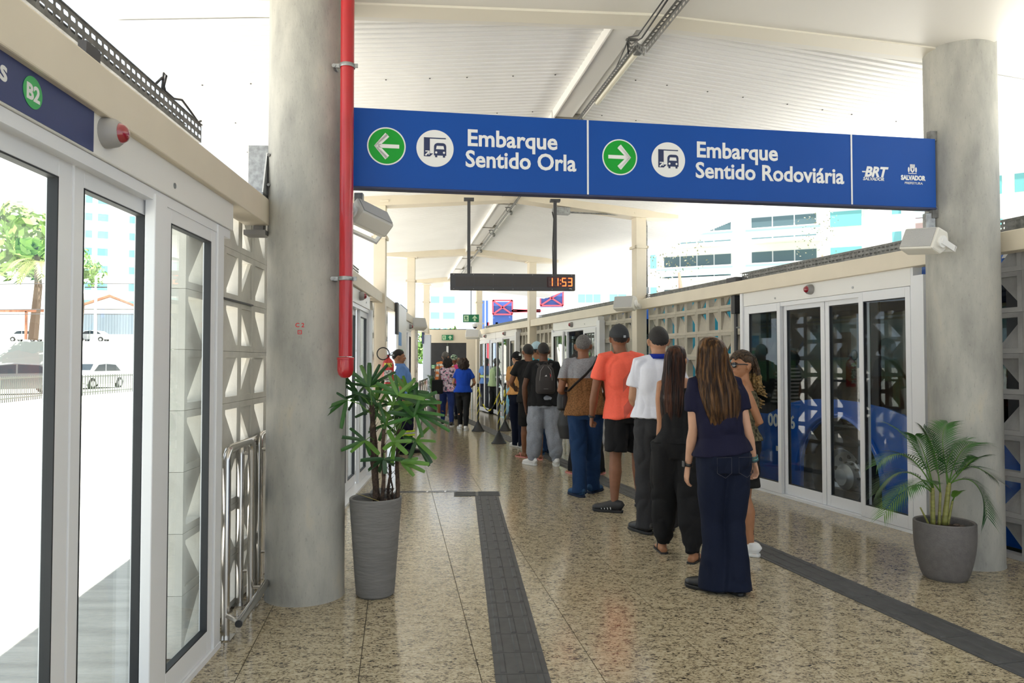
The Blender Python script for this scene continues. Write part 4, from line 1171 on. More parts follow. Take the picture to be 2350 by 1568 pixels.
MB().add([(p.x, p.y, -.30) for p in pts], [(3, 2, 1, 0)]).build('ground_sheet', mat('pale ground', (.45, .44, .40), .9), g)
# front ground beyond the end wall
g = thing('ground', 'pale ground beyond the end of the platform', 'ground', kind='structure')
MB().add([(-30, 24, -.32), (40, 24, -.32), (40, 200, -.32), (-30, 200, -.32)], [(0, 1, 2, 3)]).build('ground_sheet', concr, g)

def palisade(a, b, h, lab, m, base=-.12, n=60):
    a = Vector(a); b = Vector(b); t = thing('metal_fence', lab, 'fence', (a.x, a.y, base), math.atan2((b-a).y, (b-a).x)); L = (b-a).length
    for z in (.12, h-.1): MB().box(0, L, -.02, .02, z, z+.05).build('rail', m, t)
    bm = MB().box(-.02, .02, -.012, .012, 0, h).mesh('bar', m)
    for i in range(n): link('bar', bm, t, (L*i/(n-1), 0, 0))
fm = mat('grey green fence', (.16, .17, .15), .6)
a = gnd(0, 926, -.12); b = gnd(110, 914, -.12); palisade(a, b, 1.0, 'low metal palisade fence across the sunny apron', fm, n=26)
a = gnd(170, 910, -.12); b = gnd(345, 896, -.12); palisade(a, b, .95, 'second run of low metal fence across the apron', fm, n=34)

def car(p, rz, col, lab, group=None):
    t = thing('car', lab, 'car', p, rz, group)
    L, W, H = 4.1, 1.72, 1.48
    side = [(-L/2, .35), (-L/2+.05, .75), (-L/2+.25, .95), (-L/2+.75, 1.0), (-L/2+1.25, 1.42), (-L/2+1.9, 1.5), (L/2-1.15, 1.44), (L/2-.45, 1.02), (L/2-.1, .92), (L/2, .62), (L/2-.05, .32)]
    under = [(L/2-.75+.36*math.cos(a), .28+.36*math.sin(a)) for a in [i*PI/8 for i in range(9)]] + [(-L/2+.8+.36*math.cos(a), .28+.36*math.sin(a)) for a in [i*PI/8 for i in range(9)]]
    cm = mat('car paint '+str(col), col, .25, coat=.6)
    MB().prism(side+under, -W/2, W/2).build('body', cm, t, bevel=.03)
    gl = mat('car window', (.03, .04, .05), .1)
    for y in (-W/2-.005, W/2-.005):
        MB().prism([(-L/2+.9, 1.02), (-L/2+1.32, 1.38), (-L/2+1.95, 1.43), (-L/2+1.95, 1.02)], y, y+.01).build('side_window', gl, t)
        MB().prism([(-L/2+2.02, 1.02), (-L/2+2.02, 1.43), (L/2-1.2, 1.38), (L/2-.68, 1.02)], y, y+.01).build('side_window', gl, t)
    MB().add([(-L/2+.78, -.7, 1.02), (-L/2+.78, .7, 1.02), (-L/2+1.22, .6, 1.43), (-L/2+1.22, -.6, 1.43)], [(0, 1, 2, 3)]).build('windscreen', gl, t)
    for x in (-L/2+.8, L/2-.75):
        for y in (-W/2+.08, W/2-.08):
            o = MB().tube([(x, y-.09, .30), (x, y+.09, .30)], .30, 20).build('wheel', mat('tyre rubber', (.015, .015, .017), .8), t, smooth=S30)
            MB().tube([(x, y-.1, .30), (x, y+.1, .30)], .18, 14).build('hub_cap', mat('alloy', (.5, .5, .52), .3, .8), o, smooth=S30)
    MB().box(-L/2-.01, -L/2+.05, -.6, -.35, .62, .76).build('headlight', white, t); MB().box(-L/2-.01, -L/2+.05, .35, .6, .62, .76).build('headlight', white, t)
    MB().box(-L/2-.012, -L/2+.03, -.32, .32, .42, .60).build('grille', black, t)
    return t
def atz(u, v, y): return at(u, v, y)
p = at(34, 893, 35); p.z = -.12; car(p, .75, (.10, .105, .11), 'dark grey car behind the palisade fence outside the left doors')
p = at(212, 888, 43); p.z = -.12; car(p, 1.5, (.55, .56, .58), 'silver car seen front-on behind the fence run')
EMB = 4.1
g = thing('embankment', 'raised street bank behind the sunny apron', 'ground', kind='structure')
MB().add([(-90, 90, -.15), (-34, 92, -.15), (-34, 96, EMB), (-90, 95, EMB), (-34, 200, EMB), (-90, 200, EMB)], [(0, 1, 2, 3), (3, 2, 4, 5)]).build('bank', mat('pale bank', (.5, .49, .45), .9), g)
p = at(60, 785, 98); p.z = EMB; car(p, .05, (.7, .7, .7), 'white car parked on the raised street, left of the aluminium mullion')
p = at(215, 785, 98); p.z = EMB; car(p, .05, (.62, .64, .66), 'pale car parked on the raised street below the gabled house')
p = at(140, 785, 106); p.z = EMB; car(p, .05, (.2, .3, .4), 'blue grey car on the raised street beside the door mullion')

def tree(p, h, r, lab, seed, m=None, n=900, lf=.13):
    t = thing('tree', lab, 'tree', p); q = random.Random(seed)
    MB().tube([(0, 0, 0), (.1*r, 0, h*.4), (0, .05*r, h*.75)], [r*.10, r*.08, r*.03], 8).build('trunk', mat('tree bark', (.16, .11, .08), .9), t, smooth=True)
    mb = MB(); bl = [(Vector((q.uniform(-.6, .6)*r, q.uniform(-.6, .6)*r, h-r*q.uniform(.3, 1.3))), r*q.uniform(.35, .6)) for _ in range(9)]
    for i in range(n):
        c, s = q.choice(bl); d = Vector((q.gauss(0, 1), q.gauss(0, 1), q.gauss(0, 1))).normalized(); pt = c+d*s*q.uniform(.7, 1.05)
        u = Vector((q.gauss(0, 1), q.gauss(0, 1), q.gauss(0, 1))).normalized(); v = d.cross(u).normalized(); u = v.cross(d)+d*.3; k = r*lf
        mb.add([pt-u*k, pt+v*k*.5, pt+u*k, pt-v*k*.5], [(0, 1, 2, 3)])
    mb.build('crown', m or mat('tree leaf green', (.12, .26, .05), .6, noise_amt=.5, scale=1), t)
    return t
lg = mat('bright leaf green', (.22, .40, .07), .6, noise_amt=.4, scale=.5)
def tp(u, v, y, z): p = at(u, v, y); p.z = z; return p
tree(tp(78, 640, 90, EMB), 16.5, 5.5, 'leafy green tree behind the sunny apron beside the palm', 1, lg)
tree(tp(-140, 640, 100, EMB), 9, 4, 'lower green tree at the edge of the first glass pane', 2, lg)
tree(tp(185, 640, 96, EMB), 12, 3, 'small tree beside the gabled house', 3, lg, 500)
tree(tp(485, 760, 40, -.1), 7, 3, 'green tree glimpsed through the left breeze blocks', 4, None, 700)
tree(tp(560, 760, 46, -.1), 8, 3.4, 'second green tree glimpsed through the left breeze blocks', 5, lg, 700)
tree(tp(990, 760, 60, -.3), 4.8, 2.2, 'green treetop over the end wall', 6, None, 600)
# coconut palm
t = thing('palm_tree', 'tall coconut palm in front of the leafy tree', 'tree', tp(85, 640, 84, EMB))
MB().tube([(0, 0, 0), (.3, 0, 4), (.1, 0, 8.5)], [.25, .2, .15], 8).build('trunk', mat('tree bark', (.16, .11, .08)), t, smooth=True)
for i in range(14):
    a = i*.449*2; A = Vector((.1, 0, 8.5)); d = Vector((math.cos(a), math.sin(a), 0)); B = A+d*1.7+Vector((0, 0, 1.2-.12*(i % 5))); C = A+d*3.4+Vector((0, 0, -1.8+.6*(i % 3)))
    frond(t, A, B, C, .9, 16, mat('coconut leaf', (.30, .36, .10), .5), .06, .1)

teal = mat('teal window glass', (.16, .42, .45), .15); wwall = mat('white render', (.80, .80, .78), .8); winf = mat('window frame white', (.7, .7, .7), .5)
def facade(c, rz, W, H, D, floors, wins, lab, wallm=None, balc=None, base=0.0, wm=None):
    """box building; wins = list of (x0,x1) fractions; balc = list of (x0,x1) with balconies"""
    t = thing('apartment_building', lab, 'building', c, rz)
    MB().box(-W/2, W/2, 0, D, base, H).build('wall', wallm or wwall, t)
    fh = (H-base)/floors
    MB().box(-W/2-.2, W/2+.2, -.2, D+.2, H, H+.5).build('parapet', wallm or wwall, t)
    for k in range(floors):
        z = base+k*fh
        for x0, x1 in wins:
            a, b = -W/2+W*x0, -W/2+W*x1
            o = MB().box(a-.12, b+.12, -.06, 0, z+fh*.32, z+fh*.82).build('window', winf, t)
            n = max(1, int((b-a)/1.3)); 
            for i in range(n):
                xa = a+(b-a)*i/n; MB().box(xa+.04, xa+(b-a)/n-.04, -.09, -.05, z+fh*.36, z+fh*.78).build('pane', wm or teal, o)
        for x0, x1 in balc or ():
            a, b = -W/2+W*x0, -W/2+W*x1
            o = MB().box(a, b, -1.6, 0, z, z+.22).build('balcony', wwall, t)
            MB().box(a, b, -1.6, -1.55, z+.35, z+fh*.36).build('glass_railing', mat('balcony glass', (.45, .72, .74), .2), o)
            MB().box(a, b, -1.62, -1.52, z+fh*.36, z+fh*.40).build('handrail', winf, o)
            d_ = MB().box(a+.3, b-.3, -.05, 0, z+.25, z+fh*.8).build('balcony_door', winf, t)
            n = max(2, int((b-a)/1.5))
            for i in range(n):
                xa = a+.3+(b-a-.6)*i/n; MB().box(xa+.05, xa+(b-a-.6)/n-.05, -.08, -.04, z+.3, z+fh*.78).build('pane', wm or mat('dark glass', (.30, .50, .55), .2), d_)
    return t
facade(tp(262, 600, 150, EMB), .45, 22, 46, 12, 13, [(.08, .32), (.36, .45), (.62, .86)], 'white apartment block with teal windows behind the gabled house')
facade(tp(60, 600, 190, EMB), .5, 30, 66, 12, 15, [(.1, .2), (.7, .9)], 'distant white tower above the leafy tree')
# gabled house
t = thing('house', 'white gabled house with terracotta roof on the raised street', 'building', tp(252, 700, 112, EMB), .35)
MB().prism([(-5, 0), (5, 0), (5, 5.2), (0, 7.2), (-5, 5.2)], 0, 9).build('wall', wwall, t)
rt = mat('terracotta roof', (.48, .20, .12), .8, noise_amt=.3, scale=3)
for s in (1, -1): MB().prism([(0, 7.25), (s*5.6, 5.0), (s*5.6, 5.3), (0, 7.6)] if s > 0 else [(0, 7.6), (s*5.6, 5.3), (s*5.6, 5.0), (0, 7.25)], -.5, 9.3).build('roof', rt, t)
o = MB().box(-2.2, -1.4, -.05, 0, 2.2, 3.6).build('window', winf, t); MB().box(-2.1, -1.5, -.08, -.04, 2.3, 3.5).build('pane', mat('dark glass', (.07, .12, .14)), o)
o = MB().box(1.4, 2.4, -.05, 0, 2.4, 3.6).build('window', winf, t); MB().box(1.5, 2.3, -.08, -.04, 2.5, 3.5).build('pane', mat('dark glass', (.07, .12, .14)), o)
a = tp(178, 750, 104, EMB); b = tp(335, 750, 104, EMB)
t = thing('garden_wall', 'blue grey boarded garden wall below the gabled house', 'wall', a, kind='structure')
n = 24
for i in range(n): MB().box((b.x-a.x)*i/n, (b.x-a.x)*(i+1)/n-.05, 0, .1, 1.2, 4.2).build('board', mat('blue grey board', (.22, .27, .33), .7), t)
t = thing('utility_pole', 'concrete utility pole with wires in front of the gabled house', 'pole', tp(219, 740, 60, -.1))
MB().tube([(0, 0, 0), (0, 0, 8.6)], [.16, .1], 10).build('pole_shaft', mat('pole concrete', (.5, .5, .48), .8), t); MB().box(-.9, .9, -.05, .05, 7.6, 7.7).build('crossarm', dark, t)
mb = MB()
for z, s in ((5.6, 0), (5.2, .3), (7.7, .1)): mb.tube([(-20+i*4, 0, z+.25*math.sin(i*PI/10+s)) for i in range(11)], .03, 4)
mb.build('wires', dark, t)
t = thing('pergola', 'rusty post and beam frame on the raised street', 'shelter', tp(60, 740, 88, EMB))
for x in (-3.6, .0, 3.8): MB().box(x-.12, x+.12, -.1, .1, 0, 3.4).build('post', rt, t)
MB().box(-5, 5, -.1, .1, 3.3, 3.6).build('beam', rt, t)

# right-hand buildings
beige = mat('beige render', (.62, .48, .36), .8); mauve = mat('mauve render', (.42, .32, .33), .8)
facade(tp(1735, 600, 62, -.3), -.42, 17, 14.6, 10, 5, [(.84, .98)], 'white apartment block with curved teal balconies right of the far column', balc=[(.02, .40), (.46, .80)])
facade(tp(1570, 600, 78, -.3), -.2, 9, 14, 8, 4, [(.1, .3), (.6, .8)], 'lower pale building beside the tall steel column')
t = facade(tp(2040, 600, 80, -.3), -.5, 16, 30, 10, 9, [(.16, .32), (.52, .58)], 'tall cream block with brown bay and teal balconies below the sign', balc=[(.66, .98)])
for x0, x1, m_ in ((-8, -5.2, beige), (-3.2, -2.2, beige), (2.6, 7.8, mauve)): MB().box(x0, x1, -.12, 0, 3, 29).build('painted_bay', m_, t)
facade(tp(1385, 640, 140, -.3), .0, 11, 15.5, 8, 4, [(.05, .45), (.6, .9)], 'pale low block with blue bands behind the display board', wm=mat('sky blue band', (.15, .50, .72), .3))
facade(tp(1016, 700, 120, -.3), .1, 5, 13, 6, 5, [(.1, .4), (.5, .9)], 'faint pale block above the far door')
facade(tp(2330, 560, 60, -.3), -.6, 8, 18, 8, 5, [(.1, .4), (.5, .9)], 'pale building right of the concrete column')
tree(tp(1560, 700, 50, -.3), 10.5, 3.0, 'sparse bare-branched tree in front of the right-hand buildings', 8, mat('dry leaf', (.25, .24, .16), .8), 220, .03)
tree(tp(1890, 700, 52, -.3), 12.5, 2.2, 'sparse tree in front of the tall cream block', 9, mat('dry leaf', (.25, .24, .16)), 160, .035)
# overpass trusses
bp = mat('overpass blue', (.05, .12, .42), .5); rp_ = mat('truss red', (.62, .06, .09), .5)
t = thing('footbridge', 'blue and red lattice footbridge beyond the right wall', 'bridge', tp(1200, 700, 62, -.3))
def px(u): return at(u, 700, 62).x-t.location.x
def pz(v): return at(1200, v, 62).z+.3
for (u0, u1, v0, v1) in ((1131, 1176, 693, 745), (1240, 1292, 672, 705), (1107, 1112, 690, 760), (1115, 1120, 690, 770)):
    MB().box(px(u0), px(u1), 0, .2, pz(v1), pz(v0)).build('blue_panel', bp, t)
for u0, u1, v0, v1 in ((1131, 1176, 690, 722), (1176, 1240, 712, 716), (1240, 1292, 668, 702)):
    a0, a1, b0, b1 = px(u0), px(u1), pz(v1), pz(v0)
    for p, q in (((a0, b0), (a1, b1)), ((a0, b1), (a1, b0)), ((a0, b0), (a1, b0)), ((a0, b1), (a1, b1)), ((a0, b0), (a0, b1)), ((a1, b0), (a1, b1))):
        MB().bar((p[0], -.15, p[1]), (q[0], -.15, q[1]), .12).build('truss_bar', rp_, t)
for u in (1120, 1140, 1168, 1290):
    MB().box(px(u)-.1, px(u)+.1, 0, .2, 0, pz(740)).build('pier', rp_ if u != 1140 else bp, t)

# ------------------------------------------------------------------ buses (frame RW; local y towards the platform)
busblue = mat('bus blue', (.01, .10, .46), .22, coat=.7); cyan = mat('bus cyan', (.03, .50, .78), .25, coat=.7)
rubber = mat('tyre rubber', (.015, .015, .017), .8); yel = mat('yellow handrail', (.75, .62, .03), .35)
seatm = mat('dark seat fabric', (.03, .035, .05), .8)
def bus(s0, s1, lab, hub, c1, c2, full=True, y=-.6):
    t = thing('bus', lab, 'bus', RW.pt(0, 0, 0), RW.rz)
    W = 2.5; zb, zw, zr = -.06, .80, 2.14; ztop = 2.50
    for yy, near in ((y, True), (y-W, False)):
        e0, e1 = yy-.04, yy
        segs = [(s0, s1)]
        # lower side with wheel arches
        pts = [(s0, zb)]
        for hb in sorted(hub):
            pts += [(hb+.64*math.cos(a), .16+.66*math.sin(a)) for a in [PI-.32+(-PI+.64)*i/14 for i in range(15)]] if False else [(hb-.63, zb)]+[(hb+.63*math.cos(PI-PI*i/16), .18+.66*math.sin(PI*i/16)) for i in range(1, 16)]+[(hb+.63, zb)]
        pts += [(s1, zb), (s1, zw)]
        for hb in sorted(hub, reverse=True):
            pts += [(hb+1.25, zw)] + [(hb+1.1*math.cos(PI*i/10), zw+.24*math.sin(PI*i/10)) for i in range(1, 10)] + [(hb-1.25, zw)]
        pts += [(s0, zw)]
        MB().prism(pts, e0, e1).build('side_panel', c1, t)
        MB().box(s0, s1, e0, e1, zr, ztop).build('upper_panel', c2, t)
        # arch lip
        if near:
            for hb in hub:
                MB().tube([(hb+.66*math.cos(PI-PI*i/20), e1+.005, .18+.69*math.sin(PI*i/20)) for i in range(21)], [(.05, .02)]*21, 8, up=(0, 1, 0)).build('arch_lip', c1, t, smooth=True)
        n = int((s1-s0)/1.35)
        for i in range(n+1):
            x = s0+(s1-s0)*i/n; MB().box(x-.05, x+.05, e0-.01, e1-.01, zw-.02, zr+.02).build('window_post', black, t)
        for i in range(n):
            x = s0+(s1-s0)*i/n; MB().box(x+.05, x+(s1-s0)/n-.05, e0+.01, e0+.015, zw, zr).build('window_pane', glassd, t)
        MB().box(s0, s1, e0, e1+.003, zw-.06, zw-.01).build('belt_trim', black, t) if not near else None
    MB().box(s0, s1, y-W, y, ztop, ztop+.06).build('roof', white, t, bevel=.02)
    MB().box(s0, s1, y-W+.04, y-.05, -.02, .06).build('cabin_floor', dark, t)
    for x, xx in ((s0, s0+.05), (s1-.05, s1)):
        MB().box(x, xx, y-W, y, zb, zw).build('end_panel', c1, t); MB().box(x, xx, y-W, y, zr+.1, ztop).build('end_panel', c2, t)
        MB().box(x+.02, x+.03, y-W+.05, y-.05, zw, zr+.1).build('windscreen', glassd, t)
    for hb in hub:
        for yy, sg in ((y-.18, 1), (y-W+.18, -1)):
            w = thing('wheel', None, None, (hb, yy, .20), parent=t)
            prof = [(.30, -.14), (.47, -.14), (.50, -.10), (.505, 0), (.50, .10), (.47, .14), (.32, .14), (.30, .12)]
            M = Matrix.Rotation(-PI/2*sg, 4, 'X')
            mb = MB(); mb.lathe(prof, 48, cap=False); me = mb.mesh('tyre', rubber, S30); me.transform(M); link('tyre', me, w)
            mb = MB(); mb.lathe([(.315, .13), (.30, .125), (.27, .06), (.25, .05), (.17, .02), (.15, .03), (.14, .10), (.10, .13), (.09, .15), (.001, .155)], 40, cap=False); me = mb.mesh('rim', mat('wheel steel', (.42, .42, .43), .35, .6), S30); me.transform(M); link('rim', me, w)
            mb = MB()
            for i in range(10): a = i*PI/5; mb.tube([(.155*math.cos(a), .155*math.sin(a), .03), (.155*math.cos(a), .155*math.sin(a), .065)], .014, 6)
            me = mb.mesh('wheel_nuts', galvd); me.transform(M); link('wheel_nuts', me, w)
            mb = MB()
            for i in range(10): a = (i+.5)*PI/5; mb.tube([(.215*math.cos(a), .215*math.sin(a), .036), (.215*math.cos(a), .215*math.sin(a), .045)], .024, 10)
            me = mb.mesh('hand_holes', black); me.transform(M); link('hand_holes', me, w)
            MB().box(hb-.62, hb+.62, min(yy, yy-sg*.3), max(yy, yy-sg*.3)-.0, .2, .22).build('axle_cover', black, t) if False else None
        MB().box(hb-.62, hb+.62, y-W+.35, y-.35, .0, .7).build('wheel_box', black, t)
    n = int((s1-s0)/.85)
    for i in range(n):
        x = s0+.5+i*.85
        if full and 1.6 < x < 2.9: continue
        for yy in (y-.50, y-1.95):
            MB().box(x, x+.42, yy-.4, yy+.4, .48, .56).build('seat', seatm, t, bevel=.02); MB().box(x-.04, x+.05, yy-.4, yy+.4, .5, 1.18).build('seat_back', seatm, t, bevel=.03)
            MB().box(x+.15, x+.25, yy-.3, yy+.3, .06, .48).build('seat_leg', dark, t)
        if i % 2 == 0:
            MB().tube([(x, y-.95, .06), (x, y-.95, 2.3)], .018, 8).build('grab_pole', yel, t); 
    for yy in (y-.95, y-1.6): MB().tube([(s0+.3, yy, 2.0), (s1-.3, yy, 2.0)], .018, 8).build('ceiling_handrail', yel, t)
    return t
B1 = bus(-6.5, 5.6, 'blue articulated bus standing beyond the right door', (1.60, -3.6), busblue, busblue)
MB().box(3.3, 5.62, -.602, -.585, -.02, 2.48).build('cyan_door', cyan, B1)
MB().box(3.9, 4.5, -.60, -.582, 1.0, 1.5).build('white_decal', wm_, B1)
MB().box(3.5, 3.7, -.60, -.582, .4, 1.1).build('orange_decal', mat('orange decal', (.85, .40, .05), .4), B1)
Mt = lambda s, z: Matrix.Translation(Vector((s, -.5985, z))) @ Matrix.Rotation(PI, 4, 'Z') @ UPR
text('lettering', '00016', .21, wm_, B1, Mt(RW.hit(1763, 990, -.6)[0], .66), bold=.006)
text('lettering', 'AD PIRAJUI DI', .20, wm_, B1, Mt(2.0, 2.31), bold=.006, shear=.25, fit=2.9)
for s in (2.55, .33, -1.3):
    MB().box(s-.15, s, -.5995, -.595, .36, .42).build('reflector', mat('red reflector', (.6, .02, .03), .3), B1); MB().box(s, s+.13, -.5995, -.595, .36, .42).build('reflector', white, B1)
# things inside the first bus
MB().box(2.2, 2.45, -1.3, -1.25, 1.5, 1.8).build('red_notice', mat('red notice', (.45, .03, .03), .5), B1)
MB().box(2.6, 2.95, -1.0, -.98, 1.62, 2.05).build('red_notice', mat('red notice', (.45, .03, .03)), B1)
MB().box(.05, .75, -.76, -.74, .85, 1.25).build('grey_partition', mat('smoked partition', (.25, .28, .29), .3), B1)
bus_driver = None
B2 = bus(7.3, 16.5, 'cyan and blue bus at the far right doors', (9.9,), cyan, busblue, False)
# bank, fence and cars beyond the bus
g = thing('grass_bank', 'green grass bank beyond the bus', 'ground', RW.pt(0, 0), RW.rz, kind='structure')
MB().add([(-30, -16, -.3), (40, -16, -.3), (40, -19, 1.5), (-30, -19, 1.5), (40, -50, 1.6), (-30, -50, 1.6)], [(1, 0, 3, 2), (2, 3, 5, 4)]).build('bank', mat('grass green', (.10, .17, .05), .9, noise_amt=.4, scale=3), g)
p0, p1 = RW.pt(-12, -14.5), RW.pt(22, -14.5)
palisade(p0, p1, 1.5, 'yellow metal fence beyond the bus', mat('yellow fence', (.62, .40, .08), .5), -.3, 150)
for k, (s, y, c, lab) in enumerate(((-3.5, -21, (.62, .63, .65), 'white car parked on the grass bank seen through the bus windows'), (2.8, -22, (.45, .5, .55), 'silver car on the grass bank seen through the second door pane'), (9, -23, (.7, .7, .7), 'white car far along the grass bank'))):
    car(RW.pt(s, y, 1.5), RW.rz+.1, c, lab)
tree(RW.pt(-2, -30, 1.5), 7, 4, 'dark tree above the parked cars beyond the bus', 11, mat('dark leaf', (.06, .13, .03), .7, noise_amt=.5, scale=1)); tree(RW.pt(7, -32, 1.5), 6, 3.5, 'rounded tree far beyond the bus', 12, mat('dark leaf', (.06, .13, .03)))

# ------------------------------------------------------------------ people
def remesh(mb, vox, it=4, fac=.5):
    me = mb.mesh('tmp', None); o = bpy.data.objects.new('tmp', me); COL.objects.link(o)
    r = o.modifiers.new('r', 'REMESH'); r.mode = 'VOXEL'; r.voxel_size = vox; r.use_smooth_shade = True
    if it: s = o.modifiers.new('s', 'SMOOTH'); s.factor = fac; s.iterations = it
    dg = bpy.context.evaluated_depsgraph_get(); dg.update()
    out = bpy.data.meshes.new_from_object(o.evaluated_get(dg))
    bpy.data.objects.remove(o); bpy.data.meshes.remove(me)
    return out
def arr(me):
    v = np.empty(len(me.vertices)*3); me.vertices.foreach_get('co', v); return v.reshape(-1, 3)
def setarr(me, v): me.vertices.foreach_set('co', np.ascontiguousarray(v).ravel()); me.update()
def nrm(me):
    n = np.empty(len(me.vertices)*3); me.vertices.foreach_get('normal', n); return n.reshape(-1, 3)
def folds(me, amp, fx, fz, seed=0, zfun=None):
    v = arr(me); n = nrm(me); d = np.empty(len(v)); o = seed*7.3
    for i, (x, y, z) in enumerate(v):
        a = noise.noise(Vector((x*fx+o, y*fx, z*fz+noise.noise(Vector((x*5, y*5+o, z*5)))*.7)))
        d[i] = (abs(a)*2-.45)
    if zfun is not None: d *= zfun(v)
    setarr(me, v + n*(d*amp)[:, None])
def smooth_shade(me): me.polygons.foreach_set('use_smooth', [True]*len(me.polygons))
def merge(mes):
    V = []; Fc = []; k = 0
    for me, M in mes:
        v = arr(me)
        Mn = np.array(M); v = v @ Mn[:3, :3].T + Mn[:3, 3]; flip = M.determinant() < 0
        V.append(v)
        ls = np.empty(len(me.loops), dtype=np.int64); me.loops.foreach_get('vertex_index', ls)
        for p in me.polygons:
            q = ls[p.loop_start:p.loop_start+p.loop_total]+k
            Fc.append(q[::-1] if flip else q)
        k += len(v)
    out = bpy.data.meshes.new('body'); V = np.concatenate(V)
    sizes = np.array([len(f) for f in Fc]); starts = np.concatenate([[0], np.cumsum(sizes)[:-1]])
    out.vertices.add(len(V)); out.vertices.foreach_set('co', V.ravel()); flat = np.concatenate(Fc).astype(np.int32)
    out.loops.add(len(flat)); out.loops.foreach_set('vertex_index', flat); out.polygons.add(len(sizes)); out.polygons.foreach_set('loop_start', starts.astype(np.int32))
    try: out.polygons.foreach_set('loop_total', sizes.astype(np.int32))
    except Exception: pass
    out.update(calc_edges=True); out.validate(); smooth_shade(out)
    return out
def hand_mesh(curl):
    """left hand hanging: origin at the wrist, fingers to -z, thumb to +y, palm towards +x"""
    mb = MB()
    mb.tube([(0, 0, .035), (0, 0, .0), (.001, .0, -.03), (.002, .0, -.06), (.002, 0, -.088)], [(.020, .026), (.019, .027), (.017, .036), (.015, .040), (.012, .039)], 14, up=(1, 0, 0))
    spec = [(.029, .040, .024, .020), (.010, .045, .028, .021), (-.010, .041, .026, .020), (-.028, .033, .020, .018)]
    for i, (y, a, b, c) in enumerate(spec):
        p = Vector((.002, y, -.084)); pts = [p + Vector((0, -y*.1, .025)), p]; an = 0
        cs = [curl[0]*(1+.08*i), curl[1]*(1+.06*i), curl[2]]
        for L, da in zip((a, b, c), cs):
            an += da; p = p + Vector((math.sin(an)*L, y*.06*L/.04, -math.cos(an)*L)); pts.append(p)
        mb.tube(pts, [.0088, .0092, .0084, .0078, .0062], 10)
    t0 = curl[3]
    p = [Vector((.006, .022, -.018)), Vector((.012, .038, -.045)), Vector((.014+.012*t0, .050-.012*t0, -.078+.004*t0)), Vector((.016+.022*t0, .054-.026*t0, -.102+.012*t0))]
    mb.tube(p, [.012, .0115, .0095, .0072], 10)
    return remesh(mb, .0034, 2, .5)
HAND = {'relaxed': hand_mesh((.22, .38, .30, .3)), 'fist': hand_mesh((1.25, 1.45, .9, 1.6)), 'hold': hand_mesh((.6, .8, .5, .8))}
def skin(name, c):
    return mat('skin '+name, c, .5, noise_amt=.10, scale=18, spec=.35)
SK = {'fair': skin('fair', (.58, .33, .22)), 'tan': skin('tan', (.42, .20, .105)), 'brown': skin('brown', (.24, .105, .055)), 'dark': skin('dark', (.13, .055, .03)), 'olive': skin('olive', (.46, .24, .14))}
hblack = mat('black cropped hair', (.018, .014, .012), .6, noise_amt=.6, scale=160, bump=.5, bscale=220)
hgrey = mat('greying cropped hair', (.20, .19, .18), .7, noise_amt=.75, scale=170, bump=.5, bscale=220)

